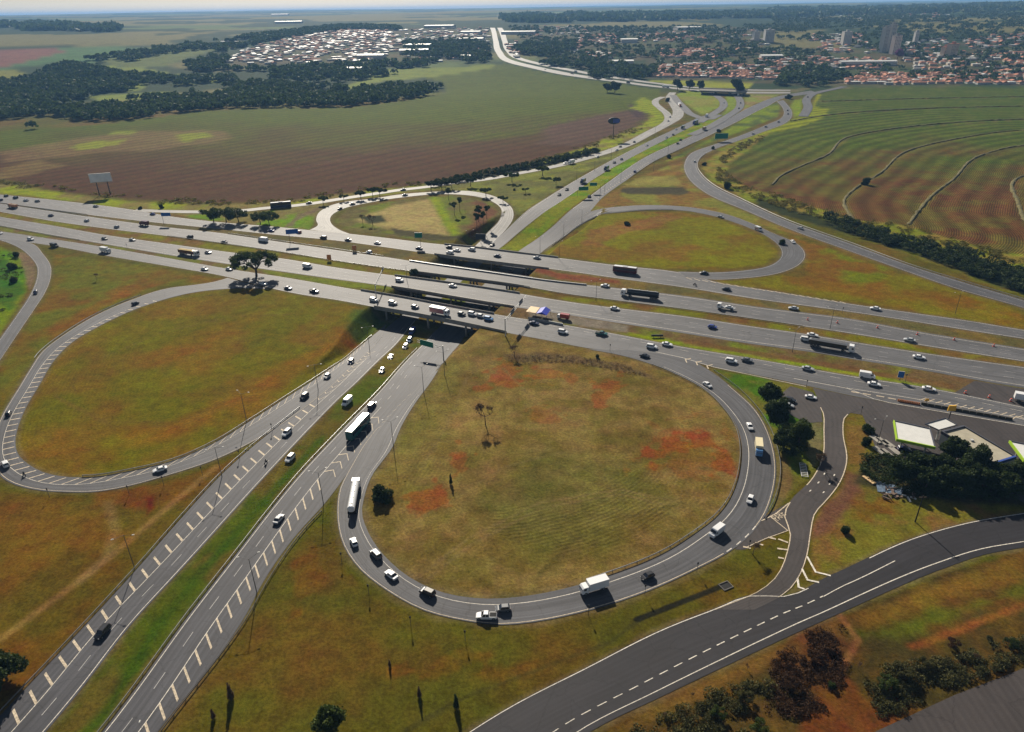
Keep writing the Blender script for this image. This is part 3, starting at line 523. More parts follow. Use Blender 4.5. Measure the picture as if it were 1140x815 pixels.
# --- loop fields
k,wg=paint(list(H_i)+[(560,376),(600,382)][:0],two((.11,.083,.024),(.165,.118,.044),8,60,.28,.72),1.2)
pl=W2(H_i); row[k]=segdist(X[k],Y[k],pl,False); amp[k]=wg*(.05+.2*sm((fbm(X[k],Y[k],18,77)-.4)/.25))*sm((235-Y[k])/60.)*sm((row[k]-5)/6)*sm((50-row[k])/25)
paint([(430,500),(450,450),(500,400),(520,395),(500,450),(470,530),(450,560)],(.14,.12,.035),6,mix=.7,nz=6)
paint([(520,560),(600,500),(700,520),(720,560),(640,600),(560,610)],(.07,.075,.018),10,mix=.6,nz=12,ns=25)
RS=(.19,.062,.026)
for pl_,fe,mx,nz_ in (([(452,560),(462,548),(480,540),(497,545),(503,560),(485,570),(458,570)],1.5,.85,2),([(505,490),(515,492),(518,505),(508,505)],1,.6,2),([(505,515),(522,508),(520,520),(508,528)],1,.5,2),([(540,415),(560,405),(580,410),(584,425),(560,432),(540,435)],2,.75,4),([(590,410),(645,415),(650,425),(610,424)],2,.6,3),([(660,440),(672,425),(690,415),(685,432),(668,452)],2,.75,2.5),([(595,450),(610,460),(640,475),(625,475),(600,468)],2,.4,4),([(715,505),(740,495),(755,480),(765,488),(760,500),(735,515),(718,513)],1.5,.95,2.5),([(770,482),(788,484),(790,496),(775,498)],1.5,.9,2),([(790,498),(806,510),(810,528),(796,524),(790,510)],1.5,.8,2.5),([(730,475),(760,470),(800,480),(812,520),(800,530),(770,530),(745,525),(720,520)],3,.35,6)):
    paint(pl_,RS,fe*.8,mx*.8,nz=nz_*3.,ns=4.5)
paint([(560,395),(600,392),(640,396),(700,406),(735,425),(700,414),(640,404),(600,402),(580,404)],(.10,.07,.035),1.5,.9,nz=1.5,ns=5)
k,wg=paint(list(G_i),two((.098,.088,.010),(.12,.08,.015),22,61,.38,.66),1.2)
pl=W2(G_i); row[k]=segdist(X[k],Y[k],pl,False); amp[k]=wg*.10*sm((60-row[k])/40)
for pl_,mx in (([(110,480),(180,475),(290,420),(380,375),(395,385),(300,440),(200,490),(140,500)],.55),([(60,470),(80,500),(150,510),(120,515),(60,500)],.4),([(150,400),(250,360),(300,345),(260,370),(170,410)],.3),([(340,395),(390,365),(400,380),(370,400)],.6)):
    paint(pl_,(.17,.07,.02),5,mx,nz=8,ns=18)
paint([(395,345),(420,352),(440,362),(420,368),(398,385),(385,365)],(.04,.075,.012),3,.8,nz=2)
for q_,c_,w_ in (([(470,640),(520,600),(600,560),(690,545),(760,560)],(.15,.11,.05),.45),([(476,645),(526,605),(604,565),(690,550),(756,565)],(.15,.11,.05),.45),([(560,410),(600,450),(660,480),(700,470)],(.15,.115,.05),.5),([(520,420),(500,470),(470,520)],(.13,.10,.04),.6),([(440,590),(500,560),(560,520),(640,500)],(.14,.11,.045),.4),([(600,640),(640,600),(700,575),(760,560)],(.07,.06,.018),.5),
    ([(110,400),(180,370),(260,352),(330,350)],(.12,.08,.025),.6),([(60,440),(120,470),(200,470),(290,430)],(.11,.07,.02),.6),([(66,445),(124,475),(202,474),(294,434)],(.11,.07,.02),.5),([(100,350),(200,330),(300,326)],(.06,.06,.012),.8),
    ([(300,790),(360,740),(440,715),(540,720)],(.11,.07,.022),.45),([(306,795),(364,745),(442,720),(540,726)],(.11,.07,.022),.45),([(390,640),(420,700),(410,780)],(.10,.065,.02),.5),([(0,600),(60,590),(120,600),(170,580)],(.14,.08,.025),.6),([(20,760),(60,700),(110,650)],(.12,.075,.02),.5)):
    paintl(q_,c_,w_,.6,.55,nz=.5,ns=3)
# left area
paint([(-200,250),(0,275),(22,286),(33,300),(28,325),(0,372),(-60,450),(-200,500)],two((.07,.15,.012),(.11,.15,.015),18,62),2)
paint([(0,285),(18,300),(25,325),(10,345),(0,340),(-30,320)],(.03,.08,.01),2,.8,nz=3)
paint([(36,283),(40,296),(40,310),(33,322),(28,310),(24,292),(15,280)],(.16,.11,.075),1.2,.8,nz=1)
paint([(60,283),(190,300),(250,312),(180,320),(140,333),(70,370),(30,410),(0,455),(0,405),(50,335),(60,310)],two((.09,.092,.013),(.12,.07,.016),20,63,.34,.64),2)
paint([(50,368),(90,345),(140,322),(180,315),(150,326),(100,352),(60,378)],(.16,.07,.02),3,.6,nz=4)
# bottom left ochre
paint([(-150,560),(0,548),(100,555),(190,535),(250,515),(270,505),(200,575),(80,708),(0,795),(-150,950)],two((.086,.062,.012),(.108,.056,.014),14,64,.28,.7),2)
paint([(100,545),(165,545),(172,560),(160,572),(140,566),(110,560)],(.14,.05,.018),2,.6,nz=4)
paint([(160,555),(172,550),(173,566),(163,574)],(.10,.02,.012),1,.8,nz=1)
paintl([(240,520),(190,562),(140,605),(100,638),(50,675),(0,712)],(.2,.12,.05),1.2,1.2,.7); paintl([(120,560),(128,590),(120,618),(90,646)],(.18,.12,.055),1.5,1.5,.5)
paint([(0,640),(60,620),(130,600),(120,570),(60,565),(0,575)],(.17,.08,.022),8,.4,nz=8)
# bottom centre
paint([(370,590),(385,640),(430,672),(500,700),(560,704),(640,692),(720,665),(830,618),(870,596),(880,612),(860,648),(800,672),(700,720),(560,792),(480,850),(300,900),(150,900),(290,665),(350,585)],two((.068,.062,.011),(.088,.058,.014),16,65,.32,.68),2,nz=1)
for pl_,mx in (([(430,750),(455,742),(480,740),(470,750),(440,758)],.9),([(325,625),(350,610),(360,640),(340,680),(325,690)],.45),([(430,745),(520,725),(560,720),(540,735),(470,755)],.4),([(540,745),(600,735),(560,760)],.4)):
    paint(pl_,(.16,.055,.02),1.5,mx*.7,nz=4,ns=5)
paintl([(450,815),(520,775),(600,745),(680,715),(712,690)],(.035,.035,.012),.5,.7,.6,nz=.6)
for a,b in (((709,690),(808,651)),((942,599),(1018,580)),((1018,580),(1075,569))):
    paintl([a,b],(.012,.012,.008),.9,.3,.95)
# right middle
paint([(793,411),(845,420),(897,431),(912,440),(916,480),(913,510),(900,532),(870,560),(850,572),(862,550),(867,520),(860,490),(846,458),(820,434)],two((.05,.10,.012),(.10,.10,.02),10,66),1)
paint([(905,470),(915,470),(915,505),(905,520),(898,500)],(.12,.11,.05),1,nz=1)
paint([(867,500),(880,520),(882,545),(862,568),(868,530)],(.13,.085,.04),1,.8,nz=1)
paint([(943,460),(962,462),(975,490),(990,510),(1090,530),(1140,562),(1140,571),(1020,597),(924,640),(905,640),(903,592),(910,572),(938,540),(945,512),(941,480)],two((.11,.10,.02),(.14,.085,.03),10,67),1)
paint([(912,572),(938,543),(945,525),(960,530),(958,548),(935,575),(905,600)],(.12,.06,.04),1.5,.9,nz=1.5)
paint([(950,560),(995,560),(1000,572),(960,578)],(.14,.055,.02),1.5,.6,nz=5,ns=5)
paint([(975,505),(1010,500),(1060,510),(1140,540),(1260,560),(1260,600),(1140,565),(1090,560),(1000,555),(950,538),(955,520)],(.03,.028,.015),2,.9,nz=2)  # shade of trees and station building painted into the yard ground
# bottom right
paint([(657,818),(740,777),(860,720),(940,684),(1050,637),(1140,613),(1300,590),(1300,900),(600,900)],two((.045,.035,.012),(.085,.05,.015),7,68,.3,.68),1,nz=1)
paint([(700,800),(780,760),(900,705),(930,692),(925,700),(860,735),(780,775),(700,815)],(.13,.075,.025),1.5,.8,nz=2)
paint([(955,690),(1000,665),(1060,640),(1140,618),(1140,650),(1060,668),(1000,690),(965,702)],(.14,.085,.022),2,.8,nz=2)
paint([(935,700),(960,697),(1010,690),(1080,668),(1140,650),(1140,664),(1060,690),(1000,714),(960,714)],(.07,.085,.012),2,.8,nz=3.5)
paintl([(1140,673),(1090,693),(1040,712),(1015,720)],(.19,.075,.03),.7,.9,.75,nz=.8); paintl([(935,685),(955,712),(945,730),(928,760)],(.22,.11,.05),.8,.8,.8)
paint([(890,790),(900,760),(940,755),(970,790),(965,830),(880,830)],(.12,.042,.018),1.5,.8,nz=3); paint([(970,770),(990,760),(1015,790),(985,810)],(.13,.045,.02),1.5,.8,nz=3)
paint([(870,700),(940,690),(950,720),(930,770),(890,780),(860,740)],(.10,.045,.02),2,.7,nz=4)
# far left fields
paint([(-60,70),(0,60),(50,53),(130,52),(200,55),(260,50),(330,42),(245,56),(160,62),(90,72),(60,70),(0,78)],(.07,.13,.05),20,.9)
paint([(-60,62),(0,56),(60,54),(75,57),(40,66),(0,76),(-60,80)],(.16,.075,.06),10,.95)
paint([(110,68),(150,56),(210,50),(250,53),(205,66),(180,75),(140,76)],(.10,.12,.035),12,.95)
paint([(0,78),(30,80),(18,93),(0,90),(-40,88)],(.17,.17,.04),8,.9)
for pl_ in ([(100,108),(140,104),(190,102),(190,107),(110,114)],[(138,93),(160,92),(163,99),(140,102)],[(195,86),(240,85),(240,92),(195,93)],[(420,78),(480,76),(550,72),(545,77),(480,86),(430,90),(400,96),(390,100),(376,98),(410,88)],[(60,70),(120,74),(160,76),(200,84),(170,82),(110,78)]):
    paint(pl_,(.16,.19,.04),8,.9,nz=6,ns=30)
# town ground
for pl_ in ([(640,60),(1140,45),(1300,50),(1300,99),(1140,96),(925,97),(900,95),(720,88),(640,78)],[(240,73),(300,48),(380,33),(545,32),(545,66),(450,70),(330,74)],[(565,28),(860,30),(860,64),(600,68)]):
    paint(pl_,two((.03,.048,.018),(.075,.06,.035),45,70),10,.8)
# bare verges along roads
for key,wv in (('A',2),('B',2),('C',2),('D',2),('E',1.4),('F',1.6),('G',1.6),('H',2),('M',2),('O',2.5),('P',3),('J',1.3),('L',2.5),('I',1.6)):
    r=ROADS[key]
    for e in ('a','b'): paintl(r[e][::3],(.13,.10,.06),wv*.6,wv*.8,.55,nz=.8)
# lower the ground under pavements of the trench
low=(Z<-.05)
Z=Z-np.where(low,.0,0)
me=bpy.data.meshes.new('ground'); me.vertices.add(N); me.vertices.foreach_set('co',np.c_[X,Y,Z].astype(np.float32).ravel())
i=np.arange(nr-1)[:,None]*na; j=np.arange(na)[None,:]; jn=(np.arange(na)+1)%na; jn=jn[None,:]
q=np.stack([1+i+j,1+i+na+j,1+i+na+jn,1+i+jn],-1).reshape(-1,4)
tri=np.c_[np.zeros(na,int),1+np.arange(na),1+(np.arange(na)+1)%na]
lv=np.r_[q.ravel(),tri.ravel()].astype(np.int32); ls=np.r_[np.arange(len(q))*4,len(q)*4+np.arange(na)*3].astype(np.int32)
me.loops.add(len(lv)); me.loops.foreach_set('vertex_index',lv); me.polygons.add(len(ls)); me.polygons.foreach_set('loop_start',ls); me.update(calc_edges=True)
if me.polygons[len(q)//2].normal.z<0: me.flip_normals()
me.polygons.foreach_set('use_smooth',np.ones(len(ls),bool))
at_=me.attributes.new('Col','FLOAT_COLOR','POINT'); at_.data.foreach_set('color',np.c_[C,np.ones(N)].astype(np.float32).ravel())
for nm,v in (('row',row),('amp',amp)):
    a_=me.attributes.new(nm,'FLOAT','POINT'); a_.data.foreach_set('value',v.astype(np.float32))
gm=bpy.data.materials.new('grass and soil'); gm.use_nodes=True; n=gm.node_tree; L=n.links; b=n.nodes['Principled BSDF']; b.inputs['Roughness'].default_value=.9; b.inputs['Specular IOR Level'].default_value=.02
ac=n.nodes.new('ShaderNodeAttribute'); ac.attribute_name='Col'; ar=n.nodes.new('ShaderNodeAttribute'); ar.attribute_name='row'; aa=n.nodes.new('ShaderNodeAttribute'); aa.attribute_name='amp'
ge=n.nodes.new('ShaderNodeNewGeometry')
def noi(sc,det=4,ro=.6,vec=None):
    t=n.nodes.new('ShaderNodeTexNoise'); t.inputs['Scale'].default_value=sc; t.inputs['Detail'].default_value=det; t.inputs['Roughness'].default_value=ro; L.new(vec or ge.outputs['Position'],t.inputs['Vector']); return t.outputs['Fac']
def mth(op,a,bv,c=None):
    q=n.nodes.new('ShaderNodeMath'); q.operation=op
    for i_,v in enumerate((a,bv,c)):
        if v is None: continue
        if isinstance(v,(int,float)): q.inputs[i_].default_value=v
        else: L.new(v,q.inputs[i_])
    return q.outputs[0]
def mrg(v,a,bv,lo=.3,hi=.7):
    q=n.nodes.new('ShaderNodeMapRange'); q.inputs[1].default_value=lo;q.inputs[2].default_value=hi;q.inputs[3].default_value=a;q.inputs[4].default_value=bv; L.new(v,q.inputs[0]); return q.outputs[0]
nf=noi(1.1,5,.7); nm_=noi(.22,5,.65); nl=noi(.03,4,.6)
dist=noi(.12,3); rowc=mth('ADD',ar.outputs['Fac'],mth('MULTIPLY',dist,1.6))
wv=mth('SINE',mth('MULTIPLY',rowc,2*math.pi/1.5),0.); wv2=mth('SINE',mth('MULTIPLY',rowc,2*math.pi/17.),0.)
wf=mth('ADD',1.,mth('MULTIPLY',mth('MULTIPLY',wv,aa.outputs['Fac']),.42)); wf2=mth('ADD',1.,mth('MULTIPLY',mth('MULTIPLY',wv2,aa.outputs['Fac']),.26))
f=mth('MULTIPLY',mth('MULTIPLY',mrg(nf,.6,1.42),mrg(nm_,.72,1.3)),mth('MULTIPLY',mrg(nl,.86,1.16),mth('MULTIPLY',wf,wf2)))
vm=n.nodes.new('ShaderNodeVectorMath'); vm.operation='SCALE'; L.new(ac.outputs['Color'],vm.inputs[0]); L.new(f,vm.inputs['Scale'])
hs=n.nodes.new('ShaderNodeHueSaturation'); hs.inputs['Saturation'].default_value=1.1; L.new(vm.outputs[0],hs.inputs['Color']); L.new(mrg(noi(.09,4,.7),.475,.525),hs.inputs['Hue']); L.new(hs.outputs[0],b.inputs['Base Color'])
bp=n.nodes.new('ShaderNodeBump'); bp.inputs['Strength'].default_value=.55; bp.inputs['Distance'].default_value=.35
L.new(mth('ADD',mth('ADD',nf,mth('MULTIPLY',nm_,1.4)),mth('MULTIPLY',mth('MULTIPLY',wv,aa.outputs['Fac']),.5)),bp.inputs['Height']); L.new(bp.outputs[0],b.inputs['Normal'])
me.materials.append(gm)
mobj('ground',me,kind='structure')

# ---------------------------------------------------------------- bridges
def sweep(rd,i0,i1,side,d0,d1,z0,z1):
    """closed box beam following a road edge (rows i0..i1)"""
    V=[];Fc=[]
    for k,i in enumerate(range(i0,i1+1)):
        a=rd['a'][i];b=rd['b'][i];u=(b-a)/np.linalg.norm(b-a)
        p=(a+u*d0,a+u*d1) if side=='L' else ((b-u*d0,b-u*d1) if side=='R' else (a-u*d0,b+u*d0))
        for q,z in ((p[0],z0),(p[1],z0),(p[1],z1),(p[0],z1)): V.append((q[0],q[1],z))
        if k: o=4*(k-1); Fc+=[(o+j,o+(j+1)%4,o+4+(j+1)%4,o+4+j) for j in range(4)]
    n=len(V); Fc+=[(0,1,2,3),(n-4,n-1,n-2,n-3)]
    return V,Fc
BL={'A':'northernmost concrete bridge, carrying the far collector road over the lower road','B':'second concrete bridge from the north with a pale barrier along its far edge','C':'third concrete bridge from the north, between the two central gaps','D':'nearest concrete bridge, its side wall facing the viewer above the dark underpass'}
for key in 'ABCD':
    rd=ROADS[key]; hz_=H(rd['c'][:,0],rd['c'][:,1]); ii=np.where(hz_<-.05)[0]; i0,i1=ii[0]-2,ii[-1]+2
    c=rd['c'][(i0+i1)//2]; br=empty('highway_bridge',(c[0],c[1],-7),label=BL[key],cat='bridge',group='bridges over the lower road')
    inv=Matrix.Translation((-c[0],-c[1],7))
    def part(nm,V,Fc,m):
        V=[(x-c[0],y-c[1],z+7) for x,y,z in V]; return mobj(nm,mesh(nm,V,Fc,M[m]),br)
    V,Fc=sweep(rd,i0,i1,'W',.35,0,-1.25,.035); part('deck',V,Fc,'concd' if key in 'BC' else 'conc')
    part('parapet',*sweep(rd,i0,i1,'L',-.34,.02,.037,.95),'conc'); part('parapet',*sweep(rd,i0,i1,'R',-.34,.02,.037,.95 if key!='D' else 1.05),'conc')
    if key=='B': part('barrier',*sweep(rd,i0-1,i1+8,'L',.5,.9,.07,.85),'steel')
    u=(rd['c'][i1]-rd['c'][i0]); u/=np.linalg.norm(u)
    for row_ in range(3):
        for k in range(3):
            # pier rows: lower road median and both outer sides
            cy=c[1]; 
            for it in range(3):
                xw=np.interp(cy,WY,WX); xe=np.interp(cy,EY,EX); xm=[xw+.8,(xw+xe)/2+1.5,xe-.8][row_]
                j=int(np.argmin(np.abs(rd['c'][:,0]-xm))); cy=rd['c'][j][1]
            a=rd['a'][j];b=rd['b'][j]; q=a+(b-a)*(.2+.3*k); xw=np.interp(q[1],WY,WX); xe=np.interp(q[1],EY,EX); q=np.array([[xw+.8,(xw+xe)/2+1.5,xe-.8][row_],q[1]])
            m=MB(); m.cyl((q[0]-c[0],q[1]-c[1],-.1),(q[0]-c[0],q[1]-c[1],5.76),.55,n=10); mobj('pier',m.mesh('pier',[M['conc']],True),br)
# guard rails -----------------------------------------------------------
def rail(pts,label,flat=False,h=.75,step=4.,world=False,dark=False,group='guard rails along the roads'):
    p=resample([(PF(*q) if flat else P(*q)) for q in pts] if not world else pts,step); n=len(p)
    if n>101: p=resample(p,n=101,smooth=False); n=101
    z=np.zeros(n) if flat else H(p[:,0],p[:,1]); c=p[n//2]; cz=float(z[n//2])
    t=np.gradient(p,axis=0); t/=np.linalg.norm(t,axis=1)[:,None]; nn=np.c_[-t[:,1],t[:,0]]
    e=empty('guard_rail',(c[0],c[1],cz),label=label,cat='guard rail',group=group)
    V=[];Fc=[]
    for i in range(n):
        for o,zz in ((-.06,h-.34),(.02,h-.26),(-.06,h-.17),(.02,h-.08),(-.06,h)):
            q=p[i]+nn[i]*o; V.append((q[0]-c[0],q[1]-c[1],z[i]+zz-cz))
        for o,zz in ((-.12,h),(-.12,h-.34)):
            q=p[i]+nn[i]*o; V.append((q[0]-c[0],q[1]-c[1],z[i]+zz-cz))
        if i: b=7*(i-1); Fc+=[(b+j,b+(j+1)%7,b+7+(j+1)%7,b+7+j) for j in range(7)]
    mobj('beam',mesh('beam',V,Fc,M['pole' if dark else 'steel']),e)
    m=MB(); m.box(-.07,.07,-.07,.07,-.2,h-.1); pm=m.mesh('post',[M['pole']])
    for i in range(n): mobj('post',pm,e,(p[i][0]-c[0],p[i][1]-c[1],z[i]-cz),math.atan2(t[i][1],t[i][0]))
def edge(key,side,s0,s1,d=-.7):
    r=ROADS[key]; n=len(r['a']); i0,i1=int(s0*(n-1)),int(s1*(n-1)); u=(r['b']-r['a'])/r['w'][:,None]
    p=r['a']+u*d if side=='L' else r['b']-u*d
    return [tuple(q) for q in p[i0:i1+1]]
for a in (('E','L',0,.62,'steel rail along the left side of the southbound lower road, beside the ochre grass'),('F','L',0,.93,'steel rail on the median side of the northbound lower road'),('G','R',.60,.97,'rail along the inside of the left loop, next to the striped shoulder'),('G','L',.12,.30,'rail on the outer side of the left loop where it starts to curve down'),('H','L',.08,.46,'rail on the inner side of the near loop, at its right-hand curve'),('M','R',.05,.40,'rail at the inside edge of the upper right loop'),('D','L',.02,.16,'rail between the near collector road and the carriageway at the left edge'),('C','R',.20,.33,'rail on the near side of the east carriageway left of the bridges'),('B','L',.1,.33,'rail on the far side of the west carriageway left of the bridges'),('A','R',.14,.32,'rail under the far collector road left of the bridges'),('B','R',.42,.85,'rail between the two central carriageways right of the bridges'),('B','L',.47,.60,'rail on the far side of the west carriageway right of the bridges'),('O','L',.05,.5,'rail along the long ramp below the dark hedge'),('N2','R',.32,.5,'rail beside the northbound lower road beyond the bridges')):
    p=edge(a[0],a[1],a[2],a[3]); rail(p,a[4],world=True)
rail([(795,413),(820,431),(842,453),(857,476),(866,501.7),(869,521.7),(867,540),(860,562),(851,577)],'pale rail on the outer side of the near loop, beside the dark trees',flat=True)
rail([(180,815),(281,679),(293,657),(341,588),(358,570)],'dark rail with a ditch behind it on the right side of the northbound lower road',dark=True)
# concrete separator at the forecourt
def barrier(pts,label,h,wd,m,sect=None):
    p=resample([PF(*q) for q in pts],n=14); c=p[7]; e=empty('concrete_barrier',(c[0],c[1],0),label=label,cat='barrier',group='barriers on the lane separator')
    t=np.gradient(p,axis=0); t/=np.linalg.norm(t,axis=1)[:,None]; nn=np.c_[-t[:,1],t[:,0]]
    for i in range(13):
        V=[]
        for q,n_ in ((p[i]+t[i]*.08,nn[i]),(p[i+1]-t[i]*.08,nn[i+1])):
            for o,zz in ((-wd,.1),(-wd*.45,.45),(-wd*.3,h),(wd*.3,h),(wd*.45,.45),(wd,.1)): r=q+n_*o-c; V.append((r[0],r[1],zz))
        mobj('segment',mesh('segment',V,[(j,(j+1)%6,6+(j+1)%6,6+j) for j in range(6)]+[(5,4,3,2,1,0),(6,7,8,9,10,11)],M[m]),e)
M['orangeb']=mat('weathered orange plastic',(.42,.13,.02),.6,noise=.2,nscale=1); M['darkb']=mat('sooty dark barrier',(.05,.045,.03),.8,noise=.3,nscale=1)
barrier([(999,446.5),(1024,450.8)],'orange plastic barrier on the hatched separator before the filling station',.95,.5,'orangeb')
barrier([(1025,450.2),(1075,459),(1127,468)],'long dark barrier continuing right from the orange one along the separator',1.0,.45,'darkb')

# ---------------------------------------------------------------- vehicles
# every builder returns [(part name, MB, [materials], smooth, sub-parts)]
def wheel(x,y,r=.33,w=.22):
    m=MB(); m.cyl((x,y-w/2,r),(x,y+w/2,r),r,n=14); k=MB(); s=1 if y>0 else -1
    k.cyl((x,y+s*(w/2-.02),r),(x,y+s*(w/2+.015),r),r*.6,n=10)
    return ('wheel',m,['tyre'],[('rim',k,['rim'])])
def lights(x1,x0,y,z,tz=None,s=.3):
    out=[]
    for sy in (-1,1):
        a=MB(); a.box(x1-.12,x1+.02,sy*y-.5*s,sy*y+.5*s,z-.09,z+.09); out.append(('headlight',a,['head'],[]))
        b=MB(); b.box(x0-.02,x0+.1,sy*y-.4*s,sy*y+.4*s,(tz or z)-.1,(tz or z)+.12); out.append(('tail_light',b,['tail'],[]))
    return out
def loft(m,secs,mi=0):
    """secs: (x,[ (y,z)...]) half profile mirrored"""
    n=len(secs[0][1]); V=[]
    for x,pr in secs: V+=[(x,y,z) for y,z in pr]+[(x,-y,z) for y,z in pr[::-1]]
    k=2*n; Fc=[]
    for i in range(len(secs)-1): Fc+=[(i*k+j,i*k+(j+1)%k,(i+1)*k+(j+1)%k,(i+1)*k+j) for j in range(k)]
    Fc+=[tuple(range(k))[::-1],tuple((len(secs)-1)*k+j for j in range(k))]
    m.add(V,Fc,mi)
def car(kind,paint):
    W=.88; P_=[]
    if kind=='hatch': L0,L1,hb,roof=-1.95,1.95,.93,1.5; gx=(-1.75,1.05,-1.35,.35); W=.85
    elif kind=='sedan': L0,L1,hb,roof=-2.25,2.15,.92,1.45; gx=(-1.6,1.0,-.95,.3)
    elif kind=='suv': L0,L1,hb,roof=-2.25,2.2,1.08,1.72; gx=(-2.1,1.15,-1.85,.55); W=.93
    elif kind=='pickup': L0,L1,hb,roof=-2.6,2.55,1.05,1.75; gx=(-.75,1.3,-.5,.6); W=.93
    b=MB()
    pr=lambda w,z0,z1:[(w*.9,z0),(w,z0+.2),(w,z1-.18),(w*.93,z1)]
    tail=hb if kind!='sedan' else hb-.02
    secs=[(L0,pr(W*.84,.42,tail-.12)),(L0+.12,pr(W*.95,.28,tail)),(L0+.6,pr(W,.24,hb)),(0,pr(W,.22,hb)),(gx[1]-.1,pr(W,.22,hb+.0)),(gx[1]+.25,pr(W,.24,hb-.02)),(L1-.35,pr(W*.96,.26,hb-.16)),(L1-.08,pr(W*.88,.3,hb-.28)),(L1,pr(W*.78,.36,hb-.38))]
    loft(b,secs); 
    P_.append(('body',b,[paint],[]))
    g=MB(); x0,x1,t0,t1=gx; z0=hb-.04; z1=roof-.06; wb=W*.92; wt=W*.74
    g.add([(x0,-wb,z0),(x1,-wb,z0),(x1,wb,z0),(x0,wb,z0),(t0,-wt,z1),(t1,-wt,z1),(t1,wt,z1),(t0,wt,z1)],[(0,3,2,1),(4,5,6,7),(0,1,5,4),(1,2,6,5),(2,3,7,6),(3,0,4,7)])
    P_.append(('windows',g,['glass'],[]))
    r=MB(); e=.04
    r.add([(t0-e,-wt-e,z1-.01),(t1+e,-wt-e,z1-.01),(t1+e,wt+e,z1-.01),(t0-e,wt+e,z1-.01),(t0+.08,-wt+.08,roof),(t1-.1,-wt+.08,roof),(t1-.1,wt-.08,roof),(t0+.08,wt-.08,roof)],[(0,3,2,1),(4,5,6,7),(0,1,5,4),(1,2,6,5),(2,3,7,6),(3,0,4,7)])
    for sy in (-1,1):   # pillars
        for xa,xb in ((x1-.02,t1),(x0+.04,t0),((x0+x1)/2-.1,(t0+t1)/2)):
            r.add([(xa-.05,sy*(wb+.012),z0+.03),(xa+.05,sy*(wb+.012),z0+.03),(xb+.05,sy*(wt+.012),z1),(xb-.05,sy*(wt+.012),z1),(xa-.05,sy*(wb-.03),z0+.03),(xa+.05,sy*(wb-.03),z0+.03),(xb+.05,sy*(wt-.03),z1),(xb-.05,sy*(wt-.03),z1)],[(0,1,2,3),(7,6,5,4),(0,4,5,1),(2,6,7,3),(1,5,6,2),(0,3,7,4)])
    P_.append(('roof',r,[paint],[]))
    if kind=='pickup':
        k=MB(); k.box(L0+.1,-.85,-W*.78,W*.78,hb-.02,hb+.03); P_.append(('load_bed',k,['tyre'],[]))
    for x in ((L0+.78),(L1-.82)):
        for y in (-W+.1,W-.1): P_.append(wheel(x,y,.33 if kind in('hatch','sedan') else .38))
    P_+=lights(L1-.03,L0,W*.66,hb-.38,hb-.25)
    mm=MB()
    for sy in (-1,1): mm=MB(); mm.box(gx[1]-.35,gx[1]-.2,sy*(W+.02)-.08,sy*(W+.02)+.08,hb,hb+.14); P_.append(('mirror',mm,[paint],[]))
    return P_
def van(paint,L=5.4,Hh=2.35,W=.98,stripe=None):
    b=MB(); pr=lambda w,z0,z1,k=.9:[(w*.95,z0),(w,z0+.2),(w,z1-.5),(w*k,z1)]
    x0=-L/2; x1=L/2
    loft(b,[(x0,pr(W*.96,.35,Hh-.05)),(x0+.1,pr(W,.3,Hh)),(x1-2.0,pr(W,.3,Hh)),(x1-1.55,pr(W,.3,Hh-.08)),(x1-.75,pr(W,.3,1.35,.93)),(x1-.15,pr(W*.94,.32,1.05,.9)),(x1,pr(W*.85,.4,.8,.9))])
    P_=[('body',b,[paint],[])]
    g=MB(); g.add([(x1-1.62,-W*.82,Hh-.16),(x1-1.62,W*.82,Hh-.16),(x1-.72,W*.88,1.42),(x1-.72,-W*.88,1.42)],[(0,1,2,3)]); g.V=[(x+.05,y,z+.03) for x,y,z in g.V]
    P_.append(('windscreen',g,['glass'],[]))
    for sy in (-1,1):
        g=MB(); g.box(x1-1.75,x1-1.05,sy*W*1.0-.015,sy*W*1.0+.015,1.3,1.75); P_.append(('side_window',g,['glass'],[]))
        if stripe: g=MB(); g.box(x0+.3,x1-1.9,sy*W-.02,sy*W+.02,.9,1.4); P_.append(('side_stripe',g,[stripe],[]))
    for x in (x0+1.0,x1-.95):
        for y in (-W+.1,W-.1): P_.append(wheel(x,y,.36))
    return P_+lights(x1-.05,x0,W*.75,.75,1.1)
def cabin(P_,x,paint,W=1.2,top=2.9,ln=2.0,base=.55):
    b=MB(); pr=lambda w,z0,z1,k=.93:[(w,z0),(w,z0+.3),(w,z1-.3),(w*k,z1)]
    loft(b,[(x-ln,pr(W,base,top)),(x-.5,pr(W,base,top)),(x-.12,pr(W*.98,base,top-.35)),(x,pr(W*.95,base,1.7))])
    P_.append(('cab',b,[paint],[]))
    g=MB(); g.add([(x-.10,-W*.86,top-.5),(x-.10,W*.86,top-.5),(x+.025,W*.88,1.72),(x+.025,-W*.88,1.72)],[(0,1,2,3)]); P_.append(('windscreen',g,['glass'],[]))
    for sy in (-1,1): g=MB(); g.box(x-1.2,x-.45,sy*W-.02,sy*W+.02,1.65,2.3); P_.append(('side_window',g,['glass'],[]))
    P_+=lights(x-.02,x-ln,W*.75,.85)[::2]
def boxtruck(cab,box,L=7.5,Hb=3.3,W=1.15,top=2.5,side=None):
    P_=[]; cabin(P_,L/2,cab,W*.95,top,1.8); m=MB(); m.box(-L/2,L/2-2.0,-W,W,.95,Hb); P_.append(('cargo_box',m,[box],[]))
    if side:
        for sy in (-1,1): g=MB(); g.box(-L/2+.1,L/2-2.1,sy*W-.02,sy*W+.02,1.1,Hb-.5); P_.append(('side_panel',g,[side],[]))
    m=MB(); m.box(-L/2,L/2-.3,-.45,.45,.5,.94); P_.append(('chassis',m,['tyre'],[]))
    for x in (-L/2+1.5,L/2-1.0):
        for y in (-W+.2,W-.2): P_.append(wheel(x,y,.45,.3))
    return P_
